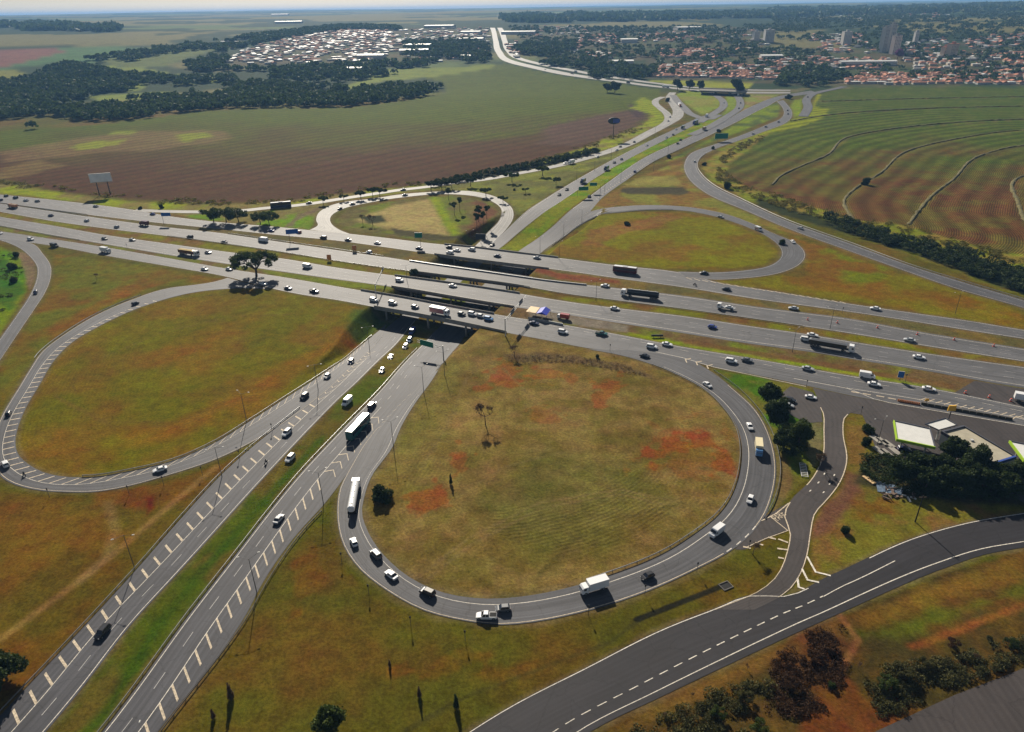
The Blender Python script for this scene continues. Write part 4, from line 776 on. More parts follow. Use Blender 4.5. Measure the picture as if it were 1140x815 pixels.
def semi(cab,load,L=16,kind='box',top=3.1,Hb=3.9,W=1.27,cover='p_yellow'):
    P_=[]; cabin(P_,L/2,cab,W*.98,top,2.2); x0,x1=-L/2,L/2-3.0
    m=MB()
    if kind=='box': m.box(x0,x1,-W,W,1.2,Hb)
    elif kind=='tank': 
        m.cyl((x0+.3,0,2.35),(x1,0,2.35),1.15,n=18); m.cyl((x0,0,2.35),(x0+.3,0,2.35),.8,1.15,n=18)
    elif kind=='dump':
        m.box(x0,x1,-W,W,1.2,2.9)
    P_.append(({'box':'trailer_box','tank':'tank','dump':'dump_body'}[kind],m,[load],[]))
    if kind=='dump':
        m=MB(); m.add([(x0+.1,-W+.1,2.92),(x1-.1,-W+.1,2.92),(x1-.1,W-.1,2.92),(x0+.1,W-.1,2.92),(x0+1,0,3.25),(x1-1,0,3.25)],[(0,1,5,4),(2,3,4,5),(1,2,5),(3,0,4)]); P_.append(('load_cover',m,[cover],[]))
    if kind=='tank':
        m=MB(); m.box(x0+.5,x1-.5,-.22,.22,3.49,3.56)
        for q in range(4): m.cyl((x0+1.8+q*(x1-x0-3)/3.2,0,3.45),(x0+1.8+q*(x1-x0-3)/3.2,0,3.72),.3,n=10)
        P_.append(('catwalk',m,['steel'],[]))
    m=MB(); m.box(x0,L/2-.4,-.5,.5,.7,1.18); P_.append(('chassis',m,['tyre'],[]))
    for x in (x0+1.2,x0+2.4,x0+3.6,L/2-4.3,L/2-1.2):
        for y in (-W+.2,W-.2): P_.append(wheel(x,y,.5,.34))
    return P_
def bus(paint,roof,L=13.5,Hb=3.6,W=1.3):
    b=MB(); pr=lambda w,z0,z1:[(w*.98,z0),(w,z0+.3),(w,z1-.25),(w*.9,z1)]
    loft(b,[(-L/2,pr(W*.96,.4,Hb-.2)),(-L/2+.2,pr(W,.35,Hb)),(L/2-.5,pr(W,.35,Hb)),(L/2-.1,pr(W*.97,.35,Hb-.25)),(L/2,pr(W*.93,.4,1.5))]); P_=[('body',b,[paint],[])]
    r=MB(); r.box(-L/2+.3,L/2-.6,-W*.88,W*.88,Hb+.003,Hb+.07); r.box(-1.5,1.2,-.8,.8,Hb+.07,Hb+.3,tx=.2,ty=.15); P_.append(('roof',r,[roof],[]))
    for sy in (-1,1): g=MB(); g.box(-L/2+.5,L/2-.7,sy*W-.02,sy*W+.02,1.9,2.95); P_.append(('side_windows',g,['glass'],[]))
    g=MB(); g.add([(L/2-.14,-W*.88,Hb-.5),(L/2-.14,W*.88,Hb-.5),(L/2+.02,W*.86,1.5),(L/2+.02,-W*.86,1.5)],[(0,1,2,3)]); P_.append(('windscreen',g,['glass'],[]))
    for x in (-L/2+2.4,-L/2+3.7,L/2-2.4):
        for y in (-W+.2,W-.2): P_.append(wheel(x,y,.5,.34))
    return P_+lights(L/2,-L/2,W*.75,.9)
def rider():
    m=MB(); loft(m,[(-.35,[(.15,.75),(.2,.9),(.16,1.1)]),(-.1,[(.2,.85),(.25,1.2),(.16,1.45)]),(.12,[(.16,1.0),(.2,1.3),(.1,1.5)])])
    for s in (-1,1):
        m.cyl((-.15,s*.14,.85),(.2,s*.2,.72),.09,.08,n=6); m.cyl((.2,s*.2,.72),(.1,s*.2,.3),.07,.05,n=6); m.cyl((.02,s*.2,1.35),(.42,s*.3,1.08),.055,.045,n=6)
    m.cyl((0,0,1.45),(.04,0,1.75),.13,.12,n=8); return m
def moto(paint):
    b=MB(); loft(b,[(-.75,[(.06,.7),(.1,.8),(.06,.88)]),(0,[(.14,.55),(.16,.75),(.1,.9)]),(.4,[(.1,.6),(.14,.85),(.08,.95)]),(.6,[(.05,.8),(.08,.9),(.04,1.0)])]); b.cyl((.45,-.32,1.03),(.45,.32,1.03),.025,n=5); b.cyl((.5,0,.95),(.68,0,.32),.04,n=5)
    w1=MB(); w1.cyl((.68,-.06,.31),(.68,.06,.31),.31,n=14); w2=MB(); w2.cyl((-.62,-.07,.31),(-.62,.07,.31),.31,n=14)
    return [('body',b,[paint],[]),('wheel',w1,['tyre'],[]),('wheel',w2,['tyre'],[]) ]
def pole_truck(cab):   # small flat transporter with a car on it is two things; this is the truck
    P_=[]; cabin(P_,4,cab,1.1,2.6,1.8); m=MB(); m.box(-4,2.0,-1.15,1.15,.9,1.05); P_.append(('flat_bed',m,['steel'],[])); m=MB(); m.box(-4,3.7,-.45,.45,.5,.89); P_.append(('chassis',m,['tyre'],[]))
    for x in (-2.4,2.9):
        for y in (-.95,.95): P_.append(wheel(x,y,.42,.3))
    return P_
KIND={'hatch':('parked_car','hatchback'),'sedan':('car','car'),'suv':('suv','suv'),'pickup':('pickup_truck','pickup')}
def parts(kind,color):
    p='p_'+color.split('/')[0]; q='p_'+color.split('/')[-1]
    if kind in ('hatch','sedan','suv','pickup'): return car(kind,p)
    return dict(van=lambda:van(p),ambulance=lambda:van(p,stripe='p_red'),minibus=lambda:van(p,6.6,2.6,1.05),boxtruck=lambda:boxtruck(p,q),bigbox=lambda:boxtruck(p,q,9.5,3.5,1.25,2.9,side='p_pink'),dumptruck=lambda:semi(p,q,9,'dump',cover='p_tan'),
      tanker=lambda:semi(p,q,18,'tank'),tanker2=lambda:semi(p,q,15.5,'tank'),semi=lambda:semi(p,q,15,'box'),tarp=lambda:semi(p,q,14,'dump',Hb=3),flat=lambda:semi(p,q,17,'dump',cover='p_grey'),bus=lambda:bus(p,q),bus2=lambda:bus(p,q,14,3.7),moto=lambda:moto(p),flatbed=lambda:pole_truck(p))[kind]()
CAT=dict(hatch='car',sedan='car',suv='suv',pickup='pickup truck',van='van',ambulance='van',minibus='van',boxtruck='truck',bigbox='truck',dumptruck='truck',tanker='tanker truck',tanker2='tanker truck',semi='truck',tarp='truck',flat='truck',bus='bus',bus2='bus',moto='motorcycle',flatbed='truck')
NM=dict(hatch='hatchback',sedan='sedan_car',suv='sport_utility_car',pickup='pickup_truck',van='van',ambulance='white_van',minibus='minibus',boxtruck='box_truck',bigbox='box_truck',dumptruck='dump_truck',tanker='tanker_truck',tanker2='tanker_truck',semi='semi_truck',tarp='semi_truck',flat='semi_truck',bus='coach_bus',bus2='coach_bus',moto='motorcycle',flatbed='flatbed_truck')
NM['ambulance']='van'
VC={}
def vehicle(kind,color,x,y,key,d,label,full=True,z=None,group=None,rot=0,sc=1.,dz=0):
    """key: road it stands on (its direction is used); d=+1 along the traced direction"""
    k=(kind,color,full)
    rd=ROADS.get(key)
    p=np.array(P(x,y) if (rd is None or not rd['flat']) else PF(x,y)) if z is None else np.array(P(x,y,z))
    if rd is not None:
        i=int(np.argmin(np.linalg.norm(rd['c']-p[:2],axis=1))); i=min(max(i,1),len(rd['c'])-2); t=(rd['c'][i+1]-rd['c'][i-1])*d; an=math.atan2(t[1],t[0])
        p[2]=(rd['off'] if rd['flat'] else float(H(p[0],p[1]))+rd['off']) if z is None else z
    else: an=R_(d)
    p[2]+=.05+dz
    g=group or 'vehicles in traffic on the interchange'
    if full:
        e=empty(NM[kind],p,an+R_(rot),label=label,cat=CAT[kind],group=g)
        if sc!=1: e.scale=(sc,)*3
        if k not in VC: VC[k]=[(n_,m.mesh(n_,[M[q] for q in mt]),[(sn,sm_.mesh(sn,[M[q] for q in smt])) for sn,sm_,smt in sub]) for n_,m,mt,sub in parts(kind,color)]
        for n_,me_,sub in VC[k]:
            o=mobj(n_,me_,e)
            for sn,sme in sub: mobj(sn,sme,o)
        if kind=='moto':
            if 'rider' not in VC: VC['rider']=rider().mesh('person',[M['p_black']],True)
            mobj('person',VC['rider'],None,p,an,label='rider in dark clothes on the motorcycle '+' '.join(label.split('motorcycle ')[-1].split()[:8]),cat='person')
    else:
        if k not in VC:
            m=MB(); ms=[]
            for n_,q,mt,sub in parts(kind,color):
                for a_ in [(q,mt)]+[(s_,mt_) for _,s_,mt_ in sub]:
                    mi=[]; 
                    for t_ in a_[1]:
                        if t_ not in ms: ms.append(t_)
                        mi.append(ms.index(t_))
                    b0=len(m.V); m.V+=a_[0].V; m.F+=[tuple(v+b0 for v in f) for f in a_[0].F]; m.M+=[mi[v] for v in a_[0].M]
            VC[k]=m.mesh(NM[kind],[M[q] for q in ms])
        e=mobj(NM[kind],VC[k],None,p,an+R_(rot),sc=1.15,label=label,cat=CAT[kind],group=g)
    return e
# +1 = traced direction.  A,B run leftwards (-1), C,D rightwards (+1)
VL=[
# far collector road (A)
('hatch','navy',1,223.5,'A',-1,'dark blue car at the left picture edge on the far collector road'),
('hatch','black',7,219,'A',-1,'small black car second from the left edge on the far collector road'),
('suv','black',17.5,221,'A',-1,'black sport utility car at the far left of the far collector road'),
('sedan','silver',29,224,'A',-1,'silver car right behind the black sport utility car at the far left'),
('sedan','grey',41.7,224.8,'A',-1,'dark grey car fifth from the left edge on the far collector road'),
('sedan','silver',106.7,230.5,'A',-1,'silver car alone on the far collector road above the maroon truck'),
('sedan','blue',170,239.2,'A',-1,'blue car next to the blue road sign on the far collector road'),
('sedan','blue',302,257.8,'A',-1,'small blue car above the large umbrella-shaped tree on the far collector road'),
('hatch','red',332.6,259.5,'A',-1,'red and white looking small car right of the blue sign post'),
('suv','black',360,265.6,'A',-1,'black sport utility car where the upper left loop leaves the collector road'),
('sedan','navy',387.5,268,'A',-1,'navy car on the far collector road above the orange road sign'),
('sedan','white',420,271.6,'A',-1,'white car on the far collector road below the dry yellow patch of the loop'),
('sedan','navy',466.4,277.4,'A',-1,'navy car directly under the green sign of the upper left loop'),
('hatch','black',500,276.3,'A',-1,'black hatchback in the upper row of the tight car cluster near the far bridge'),
('sedan','white',508.6,279.8,'A',-1,'white car at the right end of the three-car cluster near the far bridge'),
('suv','white',500.8,282.5,'A',-1,'white car in the near lane of the three-car cluster by the far bridge'),
('suv','white',525,279,'A',-1,'white car with dark windows alone just right of the cluster near the far bridge'),
('sedan','navy',553.5,286,'A',-1,'navy car on top of the far bridge'),
('sedan','silver',597.5,288,'A',-1,'silver car on the far collector road just right of the bridges'),
('bus','maroon/white',695.5,303.8,'A',-1,'dark maroon coach with a white roof on the far collector road'),
('sedan','black',783.5,305.2,'M',1,'black car with a pale nose leaving the upper right loop'),
('moto','black',773.5,318,'A',-1,'motorcycle riding left below the end of the upper right loop'),
('sedan','black',808.4,323,'A',-1,'black car on the far collector road, right below the loop end'),
('sedan','white',974,344.8,'A',-1,'white car on the far collector road below the orange grass triangle'),
# B
('dumptruck','tan/orange',15,231.5,'B',-1,'orange dump truck at the left picture edge on the west carriageway'),
('sedan','navy',56.7,240.8,'B',-1,'navy car behind the orange dump truck'),
('hatch','white',96.7,246.6,'B',-1,'white hatchback on the west carriageway above the bare grass strip at left'),
('hatch','silver',130,253.6,'B',-1,'silver hatchback just ahead of the maroon truck'),
('boxtruck','maroon/maroon',161,251,'B',-1,'maroon truck on the west carriageway beside the blue road sign'),
('suv','black',211.7,264.8,'B',-1,'black sport utility car left of the big tree on the west carriageway'),
('sedan','grey',249.6,270.4,'B',-1,'dark grey car between the black sport utility car and the white minibus'),
('minibus','white',293,268.8,'B',-1,'white minibus directly behind the crown of the umbrella-shaped tree'),
('hatch','white',411,281.8,'B',-1,'tiny white car right beside the orange road sign on the carriageway edge'),
('sedan','white',673.4,319.3,'B',-1,'white car driving ahead of the black tanker truck'),
('tanker','white/black',712,331,'B',-1,'black tanker truck with a white cab on the west carriageway'),
('flatbed','white',808,344.5,'B',-1,'white flatbed recovery truck carrying a white car'),
('sedan','silver',883,344.6,'B',-1,'silver car at the upper edge of the west carriageway, near the right traffic drums'),
('sedan','silver',1012,380,'B',-1,'silver car on the west carriageway, rightmost one, near the median'),
# C
('sedan','grey',116.7,266.6,'C',1,'dark grey car following the silver one on the east carriageway at left'),
('sedan','silver',147.6,268,'C',1,'silver car behind the small dark post on the east carriageway'),
('tarp','white/maroon',211,284,'C',1,'dump trailer truck with yellow load cover and white cab'),
('sedan','silver',232,282,'C',1,'silver car overtaking the truck with the yellow load cover'),
('suv','silver',265.5,286.8,'C',1,'silver car left of the trunk of the umbrella-shaped tree'),
('van','white',342.6,298.3,'C',1,'white van right of the umbrella-shaped tree on the east carriageway'),
('suv','white',445,313.3,'C',1,'white car beside the tall lamp post left of the third bridge'),
('sedan','white',504.3,319.4,'C',1,'white car on top of the third bridge'),
('sedan','white',684.5,344.8,'C',1,'white car on the east carriageway right of the blue shelter'),
('hatch','blue',793,365.4,'C',1,'bright blue hatchback on the east carriageway'),
('suv','white',897,379.4,'C',1,'white car beside the tail of the black dump trailer truck, nearer one of two'),
('sedan','white',904.5,374.5,'C',1,'white car passing the black dump trailer truck in the far lane, farther one of two'),
('flat','white/black',925,388.5,'C',1,'black dump trailer truck with a white cab on the east carriageway'),
('sedan','white',1023,399.2,'C',1,'white car on the east carriageway ahead of the black dump trailer truck'),
# D
('hatch','white',0,260.5,'D',1,'white hatchback cut by the left picture edge'),
('suv','white',34.5,267.4,'D',1,'white car where the left exit ramp starts'),
('van','black',61,275,'D',1,'black van at the near edge of the collector road, left side'),
('boxtruck','white/white',118,281,'D',1,'small white box truck on the near collector road at left'),
('sedan','white',228,300.6,'D',1,'white car on the near collector road below the truck with the yellow cover'),
('sedan','white',255.5,300.7,'D',1,'white car approaching the umbrella-shaped tree on the near collector road'),
('sedan','white',293.5,317,'D',1,'white car in the shadow of the umbrella-shaped tree'),
('sedan','navy',321,322,'D',1,'navy car just right of the tree shadow'),
('pickup','black',350,325.6,'D',1,'black pickup following the navy car right of the tree shadow'),
('suv','white',416.5,335.4,'D',1,'white car at the foot of the cantilever sign post on the near bridge'),
('suv','silver',437.5,338.8,'D',1,'silver car second from the left on the near bridge'),
('hatch','navy',462.2,343,'D',1,'navy hatchback behind the pink sided truck on the near bridge'),
('bigbox','white/white',489.8,350.3,'D',1,'delivery truck with white roof and pink sides on the near bridge'),
('hatch','black',514,351,'D',1,'black hatchback ahead of the pink sided truck'),
('suv','white',526,351,'D',1,'white car at the rear of the tight group on the near bridge'),
('hatch','silver',535.5,353.3,'D',1,'silver car in the middle of the tight group on the near bridge'),
('suv','skyblue',544,356.4,'D',1,'pale blue car at the front of the tight group on the near bridge'),
('sedan','navy',594.7,361.2,'D',1,'navy car beside the blue roofed shelter'),
('suv','white',626.7,371,'D',1,'white car right below the red and white truck at the shelter'),
('pickup','green',669.6,373,'D',1,'dark teal pickup on the near collector road'),
('suv','white',725.5,387.6,'D',1,'white sport utility car near the start of the near loop'),
('sedan','white',742.6,384.8,'D',1,'white car in the far lane above the start of the near loop'),
('suv','white',814,403.6,'D',1,'white car left of the dark trees on the near collector road'),
('sedan','grey',831.7,402.4,'D',1,'dark grey car in the far lane above the dark trees'),
('sedan','silver',899.3,412,'D',1,'silver car above the parked cars on the near collector road'),
('van','white',965,420.6,'D',1,'white van beside another white car left of the small blue sign'),
('sedan','white',973,429.4,'D',1,'white car in the near lane just below the white van'),
('sedan','white',1034,434.6,'D',1,'white car beyond the orange barrier'),
('boxtruck','white/white',1141,447.5,'D',1,'white truck cut by the right picture edge'),
# loops and ramps
('hatch','navy',40,327,'I',1,'navy hatchback on the exit ramp at the far left'),
('hatch','black',151,339,'G',-1,'black hatchback on the upper stretch of the left loop'),
('hatch','black',10,462,'G',-1,'black hatchback at the left bend of the left loop'),
('suv','white',6.7,518.5,'G',-1,'white car at the lower left bend of the left loop'),
('moto','black',27.5,529.8,'G',-1,'motorcycle following the white car at the lower left bend'),
('sedan','white',178.5,524.5,'G',-1,'white car with dark glass on the bottom stretch of the left loop'),
('sedan','black',378.5,233,'L',1,'black car on the left bend of the upper left loop'),
('sedan','black',392.5,228,'L',1,'black car following on the upper left loop, left of the pines'),
('sedan','grey',451,218,'L',1,'dark grey car at the top of the upper left loop'),
('sedan','silver',802.5,242.5,'M',1,'silver car on the upper right loop ahead of the red striped van'),
('ambulance','white',844.2,256.8,'M',1,'white van with red side stripes on the upper right loop'),
('sedan','white',882.6,270.4,'M',1,'white car beside the round bush at the bend of the upper right loop'),
('sedan','silver',891,255.2,'O',1,'silver car on the long ramp at right'),
('hatch','white',773.4,180.5,'O',1,'white car on the bend of the long ramp at right'),
('sedan','black',717.8,397.6,'H',1,'black car entering the near loop'),
('sedan','white',787.5,430,'H',1,'white car on the near loop beside the green triangle'),
('sedan','white',834.4,476.5,'H',1,'white car ahead of the truck with the cream box'),
('boxtruck','skyblue/cream',844,503,'H',1,'truck with blue cab and cream box on the near loop'),
('hatch','white',835,558,'H',1,'white hatchback at the right lower bend of the near loop'),
('van','white',797.5,594.5,'H',1,'white delivery van on the lower right of the near loop'),
('hatch','black',720.8,643.5,'H',1,'black hatchback between the white van and the white box truck'),
('boxtruck','white/white',661,657,'H',1,'white box truck at the bottom of the near loop'),
('hatch','grey',560,679.5,'H',1,'dark grey hatchback ahead of the white box truck, beside a white pickup'),
('pickup','white',541.5,688,'H',1,'white pickup at the very bottom of the near loop'),
('suv','black',475.8,661.5,'H',1,'black car at the lower left of the near loop'),
('sedan','white',435.7,642,'H',1,'white car between two dark cars at the lower left of the near loop'),
('suv','grey',418.5,619,'H',1,'dark grey car behind the white hatchback at the left of the near loop'),
('hatch','white',394.3,605.5,'H',1,'white hatchback following the white tanker truck'),
('tanker2','white/white',394.8,557,'H',1,'white tanker truck climbing the left side of the near loop'),
# lower road
('suv','black',115,706,'E',-1,'black car alone at the lower left of the southbound lower road'),
('moto','black',296.3,516,'E',-1,'motorcycle on the southbound lower road beside the median'),
('suv','white',319.6,483.5,'E',-1,'white car on the southbound lower road beside the hatched gore'),
('suv','black',339,443,'E',-1,'black sport utility car on the merge of the left loop'),
('hatch','silver',364.3,420.5,'E',-1,'silver hatchback behind the black sport utility car'),
('suv','navy',390.8,404.5,'E',-1,'navy car coming down beside the edge of the bridge shadow'),
('sedan','silver',310.9,579.5,'F',1,'silver car alone on the northbound lower road'),
('bus2','green/white',399.5,480,'F',1,'long teal green coach with a white roof beside the loop merge'),
('suv','black',414.2,452.8,'F',1,'black car just ahead of the long coach'),
('suv','white',323.4,512,'E',-1,'white car driving on the grass median, rearmost of its line'),
('van','white',386.7,449.5,'E',-1,'white van driving on the grass median left of the coach'),
('hatch','white',425.4,414,'E',-1,'small white car on the grass median near the bridge shadow'),
('sedan','silver',435,398.8,'E',-1,'silver car on the grass median next in line to the bridge'),
('suv','white',451.5,387.5,'E',-1,'white car on the median at the edge of the bridge shadow'),
('suv','skyblue',456,380,'E',-1,'blue car in the bridge shadow on the median'),
('van','blue',459,371,'E',-1,'blue van deepest in the bridge shadow on the median'),
]
FAR=[
('bus2','navy/navy',313,231,'P',-1,'dark blue coach on the feeder ramp behind the roadside trees'),
('sedan','black',344,227,'P',-1,'black car behind the dark blue coach on the feeder ramp'),
('sedan','silver',448.7,212,'P',-1,'silver car on the feeder ramp between two groups of pines'),
('sedan','black',548,273.5,'N1',-1,'black car at the foot of the upper left loop'),
('sedan','black',622.5,217.7,'N1',-1,'black car near the left hatching of the southbound road beyond the bridges'),
('sedan','black',631,211.8,'N1',-1,'black car close behind another, below the green gantry signs'),
('boxtruck','navy/navy',649,204,'N1',-1,'dark truck behind the left green gantry sign'),
('sedan','navy',656,219.6,'N2',1,'dark car on the northbound side below the green gantry signs'),
('sedan','grey',569.3,302.5,'N2',1,'dark car in the gap between the far bridges'),
('suv','white',629.2,182.6,'P',-1,'white car next to a small white truck on the feeder ramp'),
('boxtruck','white/white',636,182.4,'P',-1,'small white truck on the feeder ramp beside the dark hedge'),
('sedan','white',665,175.4,'P',-1,'white car on the feeder ramp right of the small white truck'),
('sedan','white',686.5,167.8,'P',-1,'white car near the foot of the dark billboard'),
('sedan','black',690.5,164,'P',-1,'black car above the white one near the dark billboard'),
('sedan','black',706,158.8,'P',-1,'black car on the feeder ramp right of the dark billboard'),
('sedan','navy',746,131,'P2',-1,'dark car on the slip lane at the top left of the junction'),
('sedan','silver',744,135.5,'P2',-1,'silver car where the slip lane meets the feeder ramp'),
('boxtruck','navy/navy',675,189.5,'N1',-1,'dark truck on the southbound road left of the billboard foot'),
('sedan','black',683.8,181.8,'N1',-1,'black car leading the pair on the southbound road'),
('sedan','navy',691.8,178,'N1',-1,'dark car trailing the pair on the southbound road'),
('sedan','white',720,162.4,'N1',-1,'white car alone on the southbound road beyond the bridges'),
('sedan','silver',742,153.6,'N1',-1,'silver car in front of the far truck queue'),
('sedan','black',749.3,150.6,'N1',-1,'black car in front of the far truck queue'),
('hatch','blue',706.8,191.8,'N2',1,'blue car on the northbound road opposite the billboard'),
('sedan','black',754.5,160.4,'N2',1,'black car on the northbound road, first of two'),
('sedan','black',757.8,156.4,'N2',1,'black car on the northbound road, farther of two'),
('semi','orange/white',756.5,118.5,'P3',-1,'truck with long white trailer and orange cab on the far ramp'),
('boxtruck','white/white',786.7,130.5,'P4',-1,'white box truck on the curved far ramp'),
('semi','blue/navy',774,138,'N1',-1,'blue truck where the far ramps merge'),
('boxtruck','black/grey',760,143.5,'N1',-1,'dark truck following the blue truck'),
('sedan','white',752.5,144.6,'N1',-1,'white car following the dark truck'),
('boxtruck','black/tan',784,145,'P5',1,'truck with a brown load entering the right far ramp'),
('sedan','navy',822.6,121.3,'P5',1,'dark car on the right far ramp, lower one'),
('sedan','grey',824.4,115.3,'P5',1,'dark car on the right far ramp, upper one'),
('boxtruck','white/white',821.5,107.2,'P5',1,'white truck at the top of the right far ramp'),
('sedan','silver',806,115,'P4',-1,'silver car at the top of the curved far ramp'),
('sedan','silver',838.4,149.6,'O',1,'silver car on the distant straight of the long ramp'),
('sedan','black',852.6,141.8,'O',1,'black car on the distant straight of the long ramp'),
('sedan','grey',866.8,136.3,'O',1,'grey car before the last bend of the long ramp'),
('sedan','black',877.3,127.4,'O',1,'black car on the last bend of the long ramp'),
('sedan','navy',876.8,123.4,'O',1,'dark car nearest the underpass of the long ramp'),
('sedan','black',899.3,108.8,'P6',1,'black car on the small side street ramp'),
('boxtruck','black/grey',636.8,82.4,'Q1',-1,'dark truck on the distant highway, left one'),
('boxtruck','white/white',641,80.6,'Q2',1,'white truck on the distant highway'),
('boxtruck','black/grey',666,88.8,'Q1',-1,'dark truck on the distant highway, middle one'),
('boxtruck','black/navy',699.3,92.9,'Q1',-1,'dark truck on the distant highway, right one'),
('semi','white/white',741,97.8,'Q1',-1,'long white truck at the end of the distant highway by the overpass'),
('sedan','silver',607,77.6,'Q1',-1,'silver car on the distant highway bend'),
]
for v in VL: vehicle(*v,sc=1.14 if v[4] in 'ABCDLMIO' and v[0] not in ('bus','boxtruck','dumptruck') else 1.05)
for v in FAR: vehicle(*v,full=False)
vehicle('sedan','white',811,344.8,'B',-1,'white car carried on the bed of the recovery truck',dz=1.02,sc=.85)
for x,y,a,k,c,l in ((879.5,447,-30,'suv','black','black car parked beneath the roadside trees, upper one'),(877.5,452.5,-30,'sedan','silver','silver car parked beneath the roadside trees, lower one'),(902.5,443.5,-25,'sedan','white','white car parked at the corner of the service lane'),(1006,502,-10,'suv','navy','dark car parked under the filling station canopy')):
    vehicle(k,c,x,y,None,a,l,group='parked cars')

# ---------------------------------------------------------------- street furniture
M['lampw']=mat('pale lamp housing',(.5,.5,.48),.5); M['signb']=mat('blue sign sheet',(.02,.12,.42),.5); M['signg']=mat('green sign sheet',(.01,.2,.13),.5); M['signback']=mat('dark sign back',(.045,.05,.06),.6)
M['grn']=mat('yellow green fascia',(.32,.5,.03),.5); M['wroof']=mat('white painted roof sheet',(.62,.62,.6),.5,noise=.06,nscale=.6); M['yel']=mat('yellow sign plastic',(.75,.42,.05),.5)
def base(x,y,z=None): return P(x,y) if z is None else P(x,y,z)
LM={}
def lamp(x,y,label,h=12.,double=True,rz=0.,flat=None,g='street lamps along the interchange roads',arm=2.6):
    p=base(x,y,flat); e=empty('street_lamp',p,R_(rz),label=label,cat='street lamp',group=g)
    k=(h,double,arm)
    if k not in LM:
        a=MB(); a.cyl((0,0,-.2),(0,0,h),.13,.07,n=8); pm=a.mesh('pole',[M['pole']]); am=[];hm=[]
        for s in ((-1,1) if double else (1,)):
            a=MB(); a.cyl((0,0,h-.1),(s*arm,.5*arm,h+.35),.05,.04,n=6); am.append(a.mesh('arm',[M['pole']]))
            a=MB(); a.box(s*arm-.35,s*arm+.35,.5*arm-.16,.5*arm+.16,h+.28,h+.46,tx=.08,ty=.04); hm.append(a.mesh('lamp_head',[M['lampw']]))
        LM[k]=(pm,am,hm)
    pm,am,hm=LM[k]; mobj('pole',pm,e)
    for a in am: mobj('arm',a,e)
    for a in hm: mobj('lamp_head',a,e)
lamp(150,632.5,'tall lamp post left of the southbound lower road, above the lone black car',rz=200)
lamp(247.2,531,'tall lamp post between the left loop and the southbound lower road',rz=200)
lamp(274.6,468.5,'lamp post on the inside edge of the left loop, its two arms pointing right',rz=-20)
lamp(354.3,434.5,'lamp post where the left loop merges beside the black sport utility car',rz=200)
lamp(411.5,389,'lamp post at the edge of the shadow below the near bridge',rz=200)
lamp(438.5,501,'lamp post on the grass edge right of the coach',rz=20)
lamp(471.8,437.5,'lamp post on the dry grass slope between the coach and the green gantry',rz=20)
lamp(360,560.5,'lamp post at the tip of the hatched gore left of the tanker truck',rz=20)
lamp(286,660,'lamp post in the ditch right of the northbound lower road',rz=20)
lamp(176,858,'nearest lamp post, its two pale heads at the lower left picture edge',rz=100)
for x,y,l in ((453.4,316,'lamp post in the gap left of the third bridge'),(495,418,'lamp post beside the lower road just below the green gantry sign'),(663.5,335,'lamp post in the median above the white car at centre right'),(1063.3,349.3,'lamp post in the orange grass above the far collector road'),(882,392,'lamp post in the median left of the black dump trailer truck'),(924,366,'lamp post in the dark median strip at right'),(976,497.5,'slim lamp post beside the filling station canopy'),
    (647.6,250,'lamp post at the start of the upper right loop'),(627.5,264,'lamp post on the inner edge of the upper right loop'),(601.2,282,'lamp post left of the upper right loop, just beyond the bridges'),(622.5,289,'lamp post behind the far collector road, right of the bridges'),(667.6,224,'lamp post on the right edge of the northbound road, near the dark car'),(673,216,'lamp post on the right edge of the northbound road, second one up'),(691,202.5,'lamp post on the right edge of the northbound road, third one up'),(727.6,191,'lamp post on the right edge of the northbound road, fourth one up'),(743.5,172.5,'lamp post on the right edge of the northbound road, fifth one up'),
    (642,201,'lamp post left of the southbound road near the small truck'),(662,190.5,'lamp post between feeder ramp and southbound road, lower one'),(680.3,178,'lamp post between feeder ramp and southbound road, middle one'),(729,152,'lamp post between feeder ramp and southbound road, upper one'),(524.5,274.5,'lamp post at the inner foot of the upper left loop')):
    lamp(x,y,l,h=11.,rz=20)
def slim(x,y,label,h=3.6):
    p=base(x,y); e=empty('marker_post',p,label=label,cat='post',group='slim posts along the ramps')
    if 'slim' not in LM:
        a=MB(); a.cyl((0,0,-.2),(0,0,h),.07,.06,n=6); b=MB(); b.box(-.22,.22,-.03,.03,h-.75,h+.02); LM['slim']=(a.mesh('post',[M['pole']]),b.mesh('marker_plate',[M['signback']]))
    mobj('post',LM['slim'][0],e); mobj('marker_plate',LM['slim'][1],e)
for x,y,l in ((225.5,529,'slim post below the left loop, second from the white car'),(267,510.5,'slim post between left loop and lower road, third from the white car'),(303.2,480.5,'slim post at the tip of the grass wedge by the left loop'),(182.4,540,'slim post right beneath the white car of the left loop'),(144,550.5,'slim post outside the bottom of the left loop, above the red soil'),(55.3,553.5,'slim post outside the lower left bend of the left loop'),
    (380.7,626,'slim post outside the left side of the near loop'),(410.8,662,'slim post outside the lower left bend of the near loop'),(457.5,697.5,'slim post left of the white pickup below the near loop'),(518,713.5,'slim post below the white pickup'),(655,685,'slim post below the white box truck'),(717.8,662,'slim post below the black hatchback of the near loop'),(775.8,637,'slim post below the white delivery van'),(833.5,612,'slim post at the corner of the junction gore'),(679,391,'dark post where the near loop leaves the bridge'),(897.5,431.5,'slim post behind the parked white car'),(958.2,461.5,'slim post at the tip of the forecourt island'),(141.8,277,'small dark post in the median behind the silver car at left'),(1007.7,425,'dark post beside the small blue sign at right'),(937.5,349.5,'dark marker in the median at right')): slim(x,y,l)
